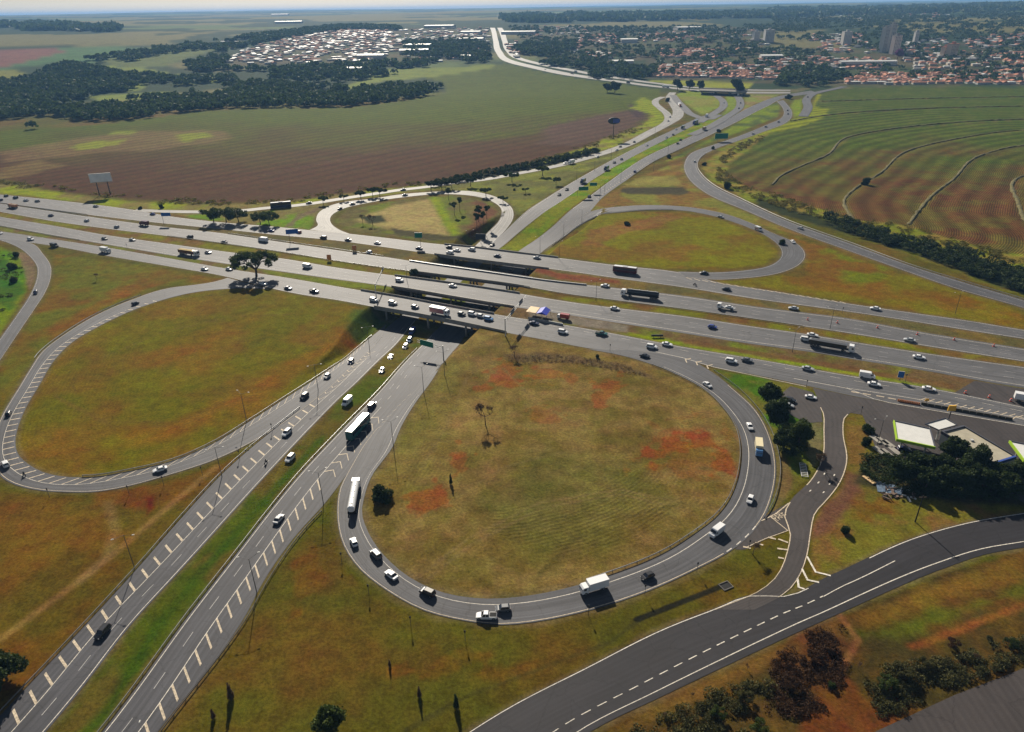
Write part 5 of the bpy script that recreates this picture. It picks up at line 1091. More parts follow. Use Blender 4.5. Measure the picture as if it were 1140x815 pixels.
def sign(x,y,label,m='signb',w=4.,hh=2.2,h=6.,rz=0,post='post',panels=1,name='road_sign',group=None,ww=None,off=0,cat='sign',two=False,flat=None):
    p=base(x,y,flat); e=empty(name,p,R_(rz),label=label,cat=cat,group=group)
    for s in ((-w*.3,w*.3) if two else (0,)):
        a=MB(); a.cyl((s,0,-.2),(s,0,h+(hh*.5 if not off else .3)),.12 if h<9 else .35,n=8); mobj('post',a.mesh('post',[M['pole']]),e)
    a=MB(); a.box(off-w/2,off+w/2,-.16,-.04,h,h+hh); pn=mobj('panel',a.mesh('panel',[M[m]]),e)
    a=MB()
    for (x0,x1,z0,z1) in ((off-w/2,off+w/2,h-.06,h),(off-w/2,off+w/2,h+hh,h+hh+.06),(off-w/2-.06,off-w/2,h,h+hh),(off+w/2,off+w/2+.06,h,h+hh)): a.box(x0,x1,-.18,-.02,z0,z1)
    mobj('border',a.mesh('border',[M['p_white'] if m in('signb','signg') else M['pole']]),pn)
    if off:
        a=MB(); a.cyl((0,0,h+hh*.5),(off,0,h+hh*.5),.12,n=6); mobj('arm',a.mesh('arm',[M['pole']]),e)
    return e
sign(182.6,249.5,'blue direction sign beside the far collector road at left',w=7,hh=2.6,h=6,off=3.,name='direction_sign')
sign(323.3,271,'blue direction sign on a tall post between the far collector road and the west carriageway',w=8,hh=3.2,h=6.5,rz=12,off=2.2,name='direction_sign')
sign(468.4,274.5,'green direction sign in front of the upper left loop',m='signg',w=5,hh=3.4,h=6.,off=-1.,name='direction_sign')
sign(524.5,274.8,'dark backed gantry sign at the right end of the upper left loop',m='signback',w=7,hh=4,h=5.5,off=7.,name='direction_sign',rz=-10)
sign(642.6,219.5,'green gantry sign over the southbound road beyond the bridges',m='signg',w=8,hh=3.,h=5.5,off=5.,name='direction_sign')
sign(668.2,214,'green gantry sign hanging over the northbound road beyond the bridges',m='signg',w=6,hh=2.6,h=5.5,off=-6.,name='direction_sign')
sign(802.6,157.5,'wide green sign beside the distant straight of the long ramp',m='signg',w=15,hh=6,h=3,name='direction_sign',two=True)
sign(1001.5,423.5,'small pale blue sign on the median in front of the two white cars',w=2.2,hh=2.8,h=1.4,rz=-20)
sign(731.5,375.5,'low grey box shaped sign lying on the median strip',m='signback',w=5.5,hh=.9,h=.5,two=True)
for x,y,l in ((366.8,290.5,'orange road works sign right of the umbrella-shaped tree'),(394.8,280,'orange road works sign between the far collector road and the west carriageway')):
    sign(x,y,l,m='p_orange',w=2.6,hh=3.2,h=.9,two=True,name='road_works_sign',cat='sign')
# cantilever gantries near the bridges
def gantry(x,y,ex_,h,label,pan,m='signback',arms=1.,rz=0,w=6,hh=3.,flat=None):
    p=base(x,y,flat); q=base(*ex_,flat); e=empty('sign_gantry',p,math.atan2(q[1]-p[1],q[0]-p[0]),label=label,cat='sign gantry',group='sign gantries at the bridges'); Ln=float(np.hypot(*(q-p)[:2]))
    a=MB(); a.cyl((0,0,-.2),(0,0,h+.6),.28,.22,n=10); mobj('post',a.mesh('post',[M['lampw']]),e)
    a=MB()
    for zz in (h,h-1.): a.cyl((0,0,zz),(Ln,0,zz),.13,n=6)
    for i in range(int(Ln/1.5)): a.cyl((i*1.5,0,h if i%2 else h-1),(i*1.5+1.5,0,h-1 if i%2 else h),.07,n=5)
    mobj('beam',a.mesh('beam',[M['lampw']]),e)
    for t in pan:
        a=MB(); a.box(Ln*t-w/2,Ln*t+w/2,.18,.3,h-hh*.5-.5,h+hh*.5-.5); mobj('panel',a.mesh('panel',[M[m]]),e)
gantry(419,331.5,(429,309),7.5,'cantilever gantry with a small dark panel left of the bridges',[.85],w=4.5,hh=2.6,flat=0)
gantry(562.6,374,(586,346),8.5,'pale gantry with dark panels spanning the near collector road left of the blue shelter',[.35,.75],w=5.5,hh=2.6,flat=0)
gantry(494,401.5,(466,396.5),7.,'gantry with a wide teal panel over the northbound lower road at the bridge shadow',[.62],m='signg',w=7.5,hh=2.8)
# billboards
def billboard(x,y,label,w,hh,h,m,frame,rz=0,oval=False):
    p=base(x,y); e=empty('billboard',p,R_(rz),label=label,cat='billboard')
    for s in ((-.25,.25) if not oval else (0,)):
        a=MB(); a.cyl((s*w,0,-.3),(s*w,0,h+hh*.5),.45,.35,n=10); mobj('post',a.mesh('post',[M['pole']]),e)
    a=MB()
    if oval:
        pr=[(math.cos(t)*w/2*(1 if abs(math.cos(t))<.9 else .97),h+hh/2+math.sin(t)*hh/2) for t in [2*math.pi*i/20 for i in range(20)]]; a.prism(pr,-.5,.5)
    else: a.box(-w/2,w/2,-.45,.45,h,h+hh)
    b=mobj('board',a.mesh('board',[M[frame]]),e)
    a=MB(); 
    if oval: a.box(-w*.08,w*.42,-.56,-.505,h+hh*.2,h+hh*.8)
    else: a.box(-w*.49,w*.49,-.5,-.455,h+hh*.05,h+hh*.95)
    mobj('poster',a.mesh('poster',[M[m]]),e)
M['post_l']=mat('skylit pale poster',(.8,.8,.85),.6,noise=.1,nscale=.2); M['post_b']=mat('blue violet poster',(.06,.08,.34),.6,noise=.4,nscale=.15)  # pale poster: skylight on its sunless face put into the colour
billboard(117,217,'large pale billboard standing at the edge of the ploughed field, upper left',17,7.5,11,'post_l','lampw',rz=18)
billboard(682.6,155,'dark oval billboard on a single mast beside the feeder ramp',15,7.5,17,'post_b','signback',oval=True)
# traffic drums, cones
M['cone']=mat('orange red plastic',(.6,.09,.04),.5); M['conew']=mat('white reflective band',(.7,.7,.7),.4)
CN=None
for i,(x,y,l) in enumerate(((976.7,365,'white and red traffic drum on the west carriageway, leftmost of four'),(1021,372.5,'red traffic drum above the rightmost silver car'),(1062,378.5,'traffic drum right of the red one, third of four'),(1106,385.5,'traffic drum nearest the right picture edge'),(1074.5,437.7,'orange drum at the tip of the paved median beside the near collector road'),(1101,442.5,'orange drum in the middle of the paved median'),(1125,446.5,'orange drum on the paved median just left of the cut-off white truck'),(899,356.2,'traffic drum by the edge of the west carriageway above the white cars'),(932,359.5,'pink looking traffic drum on the west carriageway edge'))):
    e=empty('traffic_drum',P(x,y,0.08),label=l,cat='traffic drum',group='traffic drums and barrels')
    if CN is None:
        a=MB(); a.cyl((0,0,.06),(0,0,1.15),.42,.3,n=12); a.cyl((0,0,0),(0,0,.06),.55,n=10); b=MB(); b.cyl((0,0,.45),(0,0,.7),.395,.372,n=12); b.cyl((0,0,.85),(0,0,1.0),.36,.335,n=12); CN=(a.mesh('body',[M['cone']]),b.mesh('band',[M['conew']]))
    mobj('body',CN[0],e); mobj('band',CN[1],e)
# blue shelter and the works truck beside it
def quadprism(pts,z0,z1,c):
    V=[(q[0]-c[0],q[1]-c[1],z0) for q in pts]+[(q[0]-c[0],q[1]-c[1],z1) for q in pts]; n=len(pts); m=MB(); m.add(V,[tuple(range(n))[::-1],tuple(range(n,2*n))]+[(i,(i+1)%n,n+(i+1)%n,n+i) for i in range(n)]); return m
M['tarp']=mat('bright blue tarpaulin',(.02,.04,.42),.5,noise=.15,nscale=.8); M['tarpc']=mat('cream tarpaulin',(.6,.42,.22),.6)
c=P(601,357,0); e=empty('works_shelter',c,label='work shelter with blue and cream tarpaulin roof between the near roads',cat='shelter')
rf=[P(*q,3.2) for q in ((597,348.5),(608.5,350.8),(613,344.5),(602,342.3))]
m=MB(); 
V=[(q[0]-c[0],q[1]-c[1],3.0) for q in rf]; mid0=[(V[0][i]+V[1][i])/2 for i in range(3)]; mid1=[(V[2][i]+V[3][i])/2 for i in range(3)]; mid0[2]=mid1[2]=4.2
V+= [mid0,mid1]; m.add(V,[(0,4,5,3),(4,1,2,5),(0,1,4),(2,3,5)]); mobj('blue_roof',m.mesh('blue_roof',[M['tarp']]),e)
rc=[P(*q,3.) for q in ((585.5,347),(596.3,348.7),(601,342.6),(591,341))]; mobj('cream_roof',quadprism(rc,2.9,3.1,c).mesh('cream_roof',[M['tarpc']]),e)
for q in rf+rc: a=MB(); a.cyl((q[0]-c[0],q[1]-c[1],0),(q[0]-c[0],q[1]-c[1],2.9),.08,n=6); mobj('leg',a.mesh('leg',[M['pole']]),e)
c=P(609,359,0); e=empty('concrete_barrier',c,label='grey blue barrier wall in front of the blue tarpaulin shelter',cat='barrier')
a_,b_=P(588,355,0),P(627,362.5,0); u=(b_-a_)/7
for i in range(7):
    s=a_+u*i-c; t=a_+u*(i+.94)-c; n_=np.array([-u[1],u[0],0])/np.linalg.norm(u)*.3; m=MB(); m.add([tuple(s-n_),tuple(t-n_),tuple(t+n_),tuple(s+n_)]+[(*(v)[:2],1.1) for v in (s-n_*.4,t-n_*.4,t+n_*.4,s+n_*.4)],[(0,3,2,1),(4,5,6,7),(0,1,5,4),(1,2,6,5),(2,3,7,6),(3,0,4,7)]); mobj('segment',m.mesh('segment',[M['steel']]),e)
vehicle('boxtruck','white/red',627,355,'D',-1,'red truck with white cab parked right of the blue tarpaulin shelter',z=0.02,sc=.85,group='works vehicles')
# ---------------------------------------------------------------- filling station
M['wall']=mat('painted station wall',(.45,.46,.44),.8,noise=.1,nscale=.6); M['para']=mat('dark parapet',(.06,.065,.085),.6); M['groof']=mat('dusty grey roof sheet',(.36,.33,.25),.75,noise=.12,nscale=.5); M['blind']=mat('blue wall panel',(.03,.07,.3),.6)
def canopy(pts,label,z=6.,front='grn',fasc=1.,cols=4,name='filling_station_canopy'):
    q=[P(*a,z) for a in pts]; c=sum(q)/len(q); g_=np.array([c[0],c[1],0]); e=empty(name,g_,label=label,cat='canopy',group='canopies of the filling station')
    ins=[c+(v-c)*.93 for v in q]
    mobj('roof',quadprism(ins,z-.5,z-.28,g_).mesh('roof',[M['wroof']]),e)
    n=len(q)
    for i in range(n):
        a,b,a2,b2=q[i],q[(i+1)%n],ins[i],ins[(i+1)%n]
        m=MB(); m.add([(v[0]-g_[0],v[1]-g_[1],zz) for zz in (z-fasc,z) for v in (a,b,b2,a2)],[(0,3,2,1),(4,5,6,7),(0,1,5,4),(1,2,6,5),(2,3,7,6),(3,0,4,7)]); mobj('fascia',m.mesh('fascia',[M[front if i in (1,2,3)[-2:] or i==3 else 'para']]),e)
    for v in [c+(k-c)*.62 for k in q]:
        a=MB(); a.box(v[0]-g_[0]-.2,v[0]-g_[0]+.2,v[1]-g_[1]-.2,v[1]-g_[1]+.2,0,z-.5); mobj('column',a.mesh('column',[M['wall']]),e)
canopy([(994.7,467.3),(1036,476.5),(1042,497.8),(998,488.6)],'white roofed canopy with yellow green edge, left of the long grey roof')
canopy([(1123.5,490),(1172,500),(1185,522),(1140,512)],'canopy with yellow green edge cut by the right picture edge')
canopy([(1029.5,471.5),(1052.5,465),(1066.5,472.6),(1045,478.6)],'smaller white awning joining the first canopy to the long building',z=5,front='para',fasc=.35,name='awning')
q=[P(*a,5.2) for a in ((1048,480),(1072.5,473.4),(1132,508.4),(1108,516))]; c=sum(q)/4; g_=np.array([c[0],c[1],0]); e=empty('service_building',g_,label='long low building with dusty grey roof and dark parapet beside the canopy',cat='building')
ins=[c+(v-c)*.93 for v in q]; mobj('wall',quadprism([c+(v-c)*.985 for v in q],0,4.5,g_).mesh('wall',[M['wall']]),e); mobj('roof',quadprism(ins,4.55,4.8,g_).mesh('roof',[M['groof']]),e)
for i in range(4):
    a,b,a2,b2=q[i],q[(i+1)%4],ins[i],ins[(i+1)%4]; m=MB(); m.add([(v[0]-g_[0],v[1]-g_[1],zz) for zz in (4.2,5.3) for v in (a,b,b2,a2)],[(0,3,2,1),(4,5,6,7),(0,1,5,4),(1,2,6,5),(2,3,7,6),(3,0,4,7)]); mobj('parapet',m.mesh('parapet',[M['para' if i!=2 else 'blind']]),e)
for t in (.2,.4,.6,.8):
    v=q[3]+(q[2]-q[3])*t; a=MB(); a.box(v[0]-g_[0]-.8,v[0]-g_[0]+.8,v[1]-g_[1]-.1,v[1]-g_[1]+.25,.9,2.6); mobj('window',a.mesh('window',[M['glass']]),e)
for t in (.3,.6): v=c+(q[1]-q[2])*(t-.45)*.8; a=MB(); a.box(v[0]-g_[0]-.5,v[0]-g_[0]+.5,v[1]-g_[1]-.5,v[1]-g_[1]+.5,4.8,5.3); mobj('roof_vent',a.mesh('roof_vent',[M['lampw']]),e)
M['pump']=mat('fuel pump casing',(.5,.45,.1),.4)
for x,y,l in ((1010,487,'fuel pump under the left end of the first canopy'),(1026,491,'fuel pump under the right end of the first canopy')):
    p=P(x,y,0); e=empty('fuel_pump',p,label=l,cat='fuel pump',group='fuel pumps'); a=MB(); a.box(-.45,.45,-.3,.3,.15,1.9); mobj('casing',a.mesh('casing',[M['pump']]),e); a=MB(); a.box(-1.6,1.6,-.8,.8,0,.14); mobj('plinth',a.mesh('plinth',[M['conc']]),e); a=MB(); a.box(-.3,.3,-.32,-.31,1.2,1.7); mobj('display',a.mesh('display',[M['glass']]),e)
p=P(1055,470,0); e=empty('totem_sign',p,label='yellow sign board on a mast in front of the white awning',cat='sign'); a=MB(); a.cyl((0,0,0),(0,0,6),.18,n=8); mobj('post',a.mesh('post',[M['pole']]),e); a=MB(); a.box(-1.5,1.5,-.25,.25,5,7.2,tx=.2); mobj('panel',a.mesh('panel',[M['yel']]),e)
p=P(1031,449,0); e=empty('caution_sign',p,label='small yellow board on the hatched separator behind the orange barrier',cat='sign'); a=MB(); a.cyl((0,0,0),(0,0,1.5),.08,n=8); mobj('post',a.mesh('post',[M['pole']]),e); a=MB(); a.box(-.9,.9,-.08,.08,1.,2.,tx=.3); mobj('panel',a.mesh('panel',[M['yel']]),e)
# yard rubbish, lattice frame, slabs
M['blueg']=mat('blue grey sheet metal',(.12,.17,.24),.5,metal=.3,noise=.3,nscale=.8); M['rust']=mat('rusty scrap metal',(.13,.09,.07),.8,noise=.5,nscale=1.2)
c=P(985,545,0)
for i in range(9):
    a=MB(); L_=6-.2*i; a.box(-L_/2,L_/2,-.4,.4,0,.12,tx=.02); o=mobj('metal_sheet',a.mesh('metal_sheet',[M['blueg']]),None,(c[0]-1.5+.95*i*.8,c[1]+1.5-.35*i,.06+.13*(i%3)),R_(70-2.5*i),label='blue grey sheet lying in the stack of roofing sheets in the yard',cat='metal sheet',group='stack of blue grey sheets in the yard')
for i in range(26):
    a=MB(); L_=random.uniform(1.,3.6); w_=random.uniform(.15,.8); a.box(-L_/2,L_/2,-w_/2,w_/2,0,random.uniform(.1,.5),tx=.05,ty=.03); p=P(random.uniform(984,1017),random.uniform(544,557),0); o=mobj('scrap_piece',a.mesh('scrap_piece',[M['rust' if i%3 else 'lampw']]),None,(p[0],p[1],.05+.25*(i%3)),random.uniform(0,3),label='piece of scrap in the jumbled heap right of the roofing sheets',cat='scrap',group='scrap heap in the yard'); o.rotation_euler.x=random.uniform(-.12,.12)
c=P(967.5,535,0); a=MB()
for k in range(5): a.box(-.8,.8,-2.2+k*.95,-1.4+k*.95,.1,.45)
mobj('pallet_stack',a.mesh('pallet_stack',[M['tarpc']]),None,c,R_(20),label='pale wooden pallets at the left of the roofing sheets',cat='pallets')
c=P(894.5,524,0); e=empty('metal_lattice',c,R_(75),label='pale lattice ladder frame lying on the grass beside the service lane',cat='metal frame')
for s in (-1,1): a=MB(); a.box(-4,4,s*1-.08,s*1+.08,.3,.45); mobj('rail',a.mesh('rail',[M['lampw']]),e)
for k in range(9): a=MB(); a.box(-3.8+k*.95,-3.55+k*.95,-.91,.91,.32,.42); mobj('rung',a.mesh('rung',[M['lampw']]),e)
for i,(x,y) in enumerate(((975,490),(982,492),(989,495),(979,502),(987,505),(996,503))):
    a=MB(); a.box(-1.1,1.1,-2.6,2.6,0,.5,tx=.1,ty=.15); mobj('concrete_slab',a.mesh('concrete_slab',[M['conc']]),None,P(x,y,0),R_(12+7*i%5),label='tan concrete slab on the ground left of the filling station canopy',cat='slab',group='slabs left of the canopy')
c=P(1018.8,581,0); e=empty('utility_pole',c,label='dark utility pole at the end of the shaded yard, above the black road',cat='utility pole'); a=MB(); a.cyl((0,0,-.2),(0,0,10),.2,.13,n=8); mobj('pole',a.mesh('pole',[M['tyre']]),e); a=MB(); a.box(-1.1,1.1,-.07,.07,9.2,9.35); mobj('crossarm',a.mesh('crossarm',[M['bark']]),e)
c=P(808,652.5,0); e=empty('drain_inlet',c,R_(25),label='dark square drain inlet at the head of the ditch beside the black road',cat='drain')
for (x0,x1,y0,y1) in ((-1.6,1.6,-1.3,-1.1),(-1.6,1.6,1.1,1.3),(-1.6,-1.4,-1.1,1.1),(1.4,1.6,-1.1,1.1)): a=MB(); a.box(x0,x1,y0,y1,0,.25); mobj('rim_wall',a.mesh('rim_wall',[M['concd']]),e)
a=MB(); a.box(-1.39,1.39,-1.09,1.09,.02,.06); mobj('opening',a.mesh('opening',[M['tyre']]),e)
# stop lettering on the service lane
tc=bpy.data.curves.new('word','FONT'); tc.body='PARE'; tc.size=2.6; tc.align_x='CENTER'; to=bpy.data.objects.new('word',tc); COL.objects.link(to); bpy.context.view_layer.update()
tm=bpy.data.meshes.new_from_object(to); bpy.data.objects.remove(to); tm.materials.clear(); tm.materials.append(M['painto']); p=P(871,577,0); to=mobj('road_marking',tm,gore,(p[0],p[1],.13),R_(40)); to.scale=(.8,1.5,1)
# overpass at the far junction
def slab(name,pts,z0,z1,label):
    q=[P(*a) for a in pts]; c=sum(q)/len(q); e=empty(name,(c[0],c[1],float(c[2])),label=label,cat='bridge'); mobj('deck',quadprism(q,z0,z1,c).mesh('deck',[M['concd']]),e)
    for s in (0,2):
        a_,b_=q[s],q[s+1]; n_=(b_-a_); n_=np.array([-n_[1],n_[0],0])/np.linalg.norm(n_)*.4; mobj('parapet',quadprism([a_-n_,b_-n_,b_+n_,a_+n_],z1,z1+1.2,c).mesh('parapet',[M['conc']]),e)
    for t in (.05,.35,.65,.95):
        v=(q[0]+(q[1]-q[0])*t+q[3]+(q[2]-q[3])*t)/2-c; a=MB(); a.box(v[0]-1.,v[0]+1.,v[1]-5,v[1]+5,0,z0); mobj('pier',a.mesh('pier',[M['conc']]),e)
slab('overpass',[(778,105.5),(830,107.5),(832,104.5),(779,102.5)],4.6,6,'distant overpass crossing above the curved far ramps')

# ---------------------------------------------------------------- vegetation
FM=dict(dark=foliage('dark green leaves',(.018,.032,.008),(.05,.075,.015)),mid=foliage('mid green leaves',(.03,.055,.01),(.085,.11,.02)),olive=foliage('olive leaves',(.045,.05,.018),(.11,.10,.03)),dry=foliage('dry brown twigs',(.07,.05,.03),(.16,.10,.055)),yellow=foliage('yellow green brush',(.10,.10,.015),(.24,.2,.04),.25),wood=foliage('distant wood leaves',(.02,.042,.010),(.11,.155,.032),.13,.2),scrub=foliage('brown red scrub',(.03,.016,.008),(.10,.05,.02),.5))
def leafquads(cl,n,s,seed=0,shell=.45,asp=1.):
    """random leaf clump faces filling the spheres cl=[(x,y,z,r)]"""
    g=np.random.default_rng(seed); cl=np.array(cl,float); w_=cl[:,3]**2; k=g.choice(len(cl),n,p=w_/w_.sum())
    d=g.normal(size=(n,3)); d/=np.linalg.norm(d,axis=1)[:,None]; r=(shell+(1-shell)*g.random(n)**.6)*cl[k,3]*(1+g.normal(size=n)*.10)
    c=cl[k,:3]+d*r[:,None]*np.array([1,1,.8])
    a=g.normal(size=(n,3))+d*.3; a/=np.linalg.norm(a,axis=1)[:,None]; b=np.cross(a,g.normal(size=(n,3))); b/=np.linalg.norm(b,axis=1)[:,None]
    z=s*(.6+.8*g.random(n))[:,None]; a=a*z; b=b*z*.7*asp
    return np.stack([c-a*.9,c-b+a*.1,c+a,c+b-a*.1],1)
TV={}
def treemesh(kind,v):
    k=(kind,v)
    if k in TV: return TV[k]
    g=random.Random(hash(k)%999 if False else v*31+sum(map(ord,kind))); t=MB(); cl=[]; n=2400; s=.34; m='mid'
    if kind=='umbrella':
        for i in range(46):
            a=g.uniform(0,6.28); r=math.sqrt(g.random())*8.6; cl.append((math.cos(a)*r,math.sin(a)*r*.9,10.2-r*r*.05+g.uniform(-2.6,.8)*(1-r/12),g.uniform(.9,1.9)))
        t.cyl((0,0,-.3),(.3,0,3),.5,.38,n=8); n=8000; s=.3; m='mid'
        hubs=[]
        for i in range(7):
            a=i*.9+g.uniform(-.2,.2); q=(math.cos(a)*3.4,math.sin(a)*3.,6.2+g.uniform(-.4,.6)); hubs.append(q); t.cyl((.3,0,2.8),q,.3,.16,n=6)
        for c in cl:
            h=min(hubs,key=lambda q:(q[0]-c[0])**2+(q[1]-c[1])**2); t.cyl(h,c[:3],.12,.04,n=5)
    elif kind=='round':
        for i in range(16):
            a=g.uniform(0,6.28); e=g.uniform(-.6,1.2); r=g.uniform(.8,2.4); cl.append((math.cos(a)*r,math.sin(a)*r,3.6+math.sin(e)*2.,g.uniform(.9,1.7)))
        t.cyl((0,0,-.2),(0,0,3.),.22,.14,n=7); n=5200; s=.24; m='dark'
        for c in cl[:9]: t.cyl((0,0,2.4),c[:3],.09,.03,n=5)
    elif kind=='bush':
        for i in range(12): a=g.uniform(0,6.28); r=g.uniform(.2,1.7); cl.append((math.cos(a)*r,math.sin(a)*r,g.uniform(.7,2.6)-r*.3,g.uniform(.8,1.3)))
        t.cyl((0,0,-.2),(0,0,1.5),.12,.06,n=6); n=3200; s=.22; m='dark'
    elif kind=='tall':
        for i in range(9): a=g.uniform(0,6.28); r=g.uniform(.2,1.6); cl.append((math.cos(a)*r,math.sin(a)*r,g.uniform(7,10.2),g.uniform(.7,1.3)))
        t.cyl((0,0,-.2),(.2,0,7.6),.2,.1,n=6); n=1500; s=.28; m='mid'
        for c in cl: t.cyl((.2,0,6.8),c[:3],.07,.03,n=5)
    elif kind=='flatpine':
        for i in range(14): a=g.uniform(0,6.28); r=math.sqrt(g.random())*4.4; cl.append((math.cos(a)*r,math.sin(a)*r,5.4-r*.12+g.uniform(-.2,.4),g.uniform(.8,1.4)))
        t.cyl((0,0,-.2),(0,0,4.2),.25,.16,n=6); n=2600; s=.32; m='mid'
        for c in cl: t.cyl((0,0,3.4),c[:3],.09,.03,n=5)
    elif kind=='bare':
        t.cyl((0,0,-.2),(.1,0,2.6),.16,.11,n=6)
        tips=[((.1,0,2.5),.1,1.9,4)]
        def br(p,r,l,d):
            for i in range(4 if d==3 else 3):
                a=g.uniform(0,6.28); e=g.uniform(.45,1.3); q=(p[0]+math.cos(a)*math.cos(e)*l,p[1]+math.sin(a)*math.cos(e)*l,p[2]+math.sin(e)*l); t.cyl(p,q,r,r*.55,n=4)
                if d: br(q,r*.6,l*.68,d-1)
                else: cl.append((*q,.35))
        br((.1,0,2.5),.1,1.7,3); n=700; s=.14; m='dry'
    elif kind=='cone':
        for i in range(12): z=.8+i*.42; cl.append((g.uniform(-.15,.15),g.uniform(-.15,.15),z,.85-.055*i))
        t.cyl((0,0,-.2),(0,0,3),.08,.03,n=5); n=1500; s=.16; m='dry'
    elif kind=='scrubtree':
        for i in range(22): a=g.uniform(0,6.28); r=math.sqrt(g.random())*4.; cl.append((math.cos(a)*r,math.sin(a)*r,g.uniform(3.2,5.8)-r*.2,g.uniform(.8,1.5)))
        t.cyl((0,0,-.2),(.2,.1,2.4),.22,.15,n=6); n=4200; s=.2; m='mid'
        for c in cl: t.cyl((.2,.1,2.2),c[:3],.07,.02,n=4)
    TV[k]=(t.mesh('trunk',[M['bark']]),quads('crown',leafquads(cl,n,s,v+5),FM[m])); return TV[k]
TN=dict(umbrella='umbrella_shaped_tree',round='leafy_tree',bush='bush',tall='slender_tree',flatpine='flat_topped_tree',bare='bare_tree',cone='young_conifer',scrubtree='scrub_tree')
tvn=0
def tree(kind,x,y,sc,label,m=None,group=None,z=None):
    global tvn; tvn+=1; tr,cr=treemesh(kind,tvn%3)
    e=empty(TN[kind],P(x,y) if z is None else P(x,y,z),random.uniform(0,6.28) if kind!='umbrella' else 0,label=label,cat='bush' if kind=='bush' else 'tree',group=group or 'scattered trees and bushes'); e.scale=(sc,sc,sc*random.uniform(.92,1.08))
    mobj('trunk',tr,e)
    if m:
        kk=(kind,tvn%3,m)
        if kk not in TV: c2=cr.copy(); c2.materials.clear(); c2.materials.append(FM[m]); TV[kk]=c2
        cr=TV[kk]
    mobj('crown',cr,e)
tree('umbrella',285.5,307.5,1.5,'large spreading umbrella-shaped tree standing between the two near roads at left')
tree('bush',425,556,1.45,'round dark bush inside the near loop beside the tanker truck')
tree('bare',540.5,473,1.35,'bare tree with reddish twigs inside the near loop')
tree('cone',502,539,.7,'small dark sapling near the left red soil patch',m='dark')
tree('bare',573,398,.9,'thin leafless sapling right of the pale gantry')
tree('round',8,757,1.45,'dark tree cut by the left picture edge near the bottom'); tree('round',-8,775,1.6,'second dark tree crown at the lower left picture edge')
tree('round',371,818,1.15,'dark green tree at the bottom picture edge',m='mid')
tree('cone',258,778,.9,'dark dead conifer right of the ditch, larger one of two'); tree('cone',238,800,.62,'dark dead conifer right of the ditch, smaller one of two')
tree('cone',467,776,.6,'slim dark conifer just below the small red soil patch'); tree('cone',508,788,.8,'dark conifer right of the slim one near the bottom',m='dark'); tree('cone',434,742,.45,'tiny pale conifer left of the small red soil patch')
# petrol station side trees
tree('round',857,452,1.5,'dark tree above the parked cars, leftmost crown'); tree('round',864,473,1.5,'dark tree in the middle of the roadside clump'); tree('round',889,493,1.45,'green topped tree nearest the service lane',m='mid'); tree('round',872,500,1.25,'dark tree at the lower end of the roadside clump')
tree('bush',966,480,1.0,'narrow green bush at the forecourt corner',m='mid'); tree('bush',966,495,.9,'dark bush below the narrow green one at the forecourt')
tree('round',1062,515,1.55,'dark tree between canopy and long building'); tree('round',1085,528,1.45,'dark tree overlapping the long building roof'); tree('round',1045,528,1.2,'dark tree in front of the first canopy'); tree('round',1110,540,1.3,'dark tree below the long building, right one'); tree('round',1030,545,1.1,'dark tree in the shaded yard, leftmost'); tree('round',1136,540,1.3,'dark tree at the right picture edge below the canopy'); tree('bush',1138,521,1.2,'green bush under the cut-off canopy',m='mid'); tree('round',1075,548,1.2,'dark tree in the shaded yard, middle of the lower row')
for x,y,l in ((1000,535,'dark tree in the shaded yard just above the roofing sheets'),(1015,527,'dark tree below the first canopy, between the slabs and the car'),(1050,545,'dark tree in the lower yard row, between two others'),(1092,545,'dark tree in the lower yard row, right of the middle'),(1120,552,'dark tree at the lower right corner of the shaded yard'),(1070,535,'dark tree in the heart of the shaded yard')): tree('round',x,y,1.35,l)
tree('bush',941,594,.75,'small bush at the end of the dark ditch'); tree('bare',838,617,.7,'tiny leafless shrub on the junction island')
tree('bare',912,520,.9,'leafless shrub left of the service lane')
# lower right scrub
for i,(x,y,s,k,m,l) in enumerate(((1002,752,1.3,'scrubtree','olive','spreading green scrub tree at the edge of the dark parking lot'),(985,765,1.1,'scrubtree','mid','green scrub tree left of the spreading one'),(1030,745,1.0,'scrubtree','olive','scrub tree right of the spreading one'),(955,745,.7,'bare',None,'leafless shrub on the red soil'),(905,735,.9,'scrubtree','scrub','reddish scrub tree near the black road'),(925,765,1.,'bush','dark','dark bush beside the dirt path'),(925,725,.8,'scrubtree','scrub','reddish brown scrub right of the first one'),(880,765,1.0,'scrubtree','scrub','brown scrub tree on the lower right slope'),(830,780,.9,'scrubtree','olive','low green scrub tree below the black road'),(800,800,.9,'scrubtree','mid','leftmost green scrub tree below the black road'),(845,815,1.0,'scrubtree','mid','green scrub tree at the bottom picture edge'),(1060,720,.8,'scrubtree','scrub','brown scrub at the corner of the parking lot'),(1100,712,.9,'bush','olive','olive bush above the parking lot'),(1085,735,.8,'bare',None,'bare tree casting its shadow on the parking lot'),(1125,720,.8,'scrubtree','dark','dark scrub near the right picture edge'),(740,800,.55,'bare',None,'bare shrub at the lower edge of the black road, left one'),(770,776,.5,'bare',None,'bare shrub at the lower edge of the black road, right one'),(832,745,.5,'bare',None,'bare shrub where the road verge turns orange'))):
    tree(k,x,y,s*.46,l,m=m,group='scrub at the lower right')
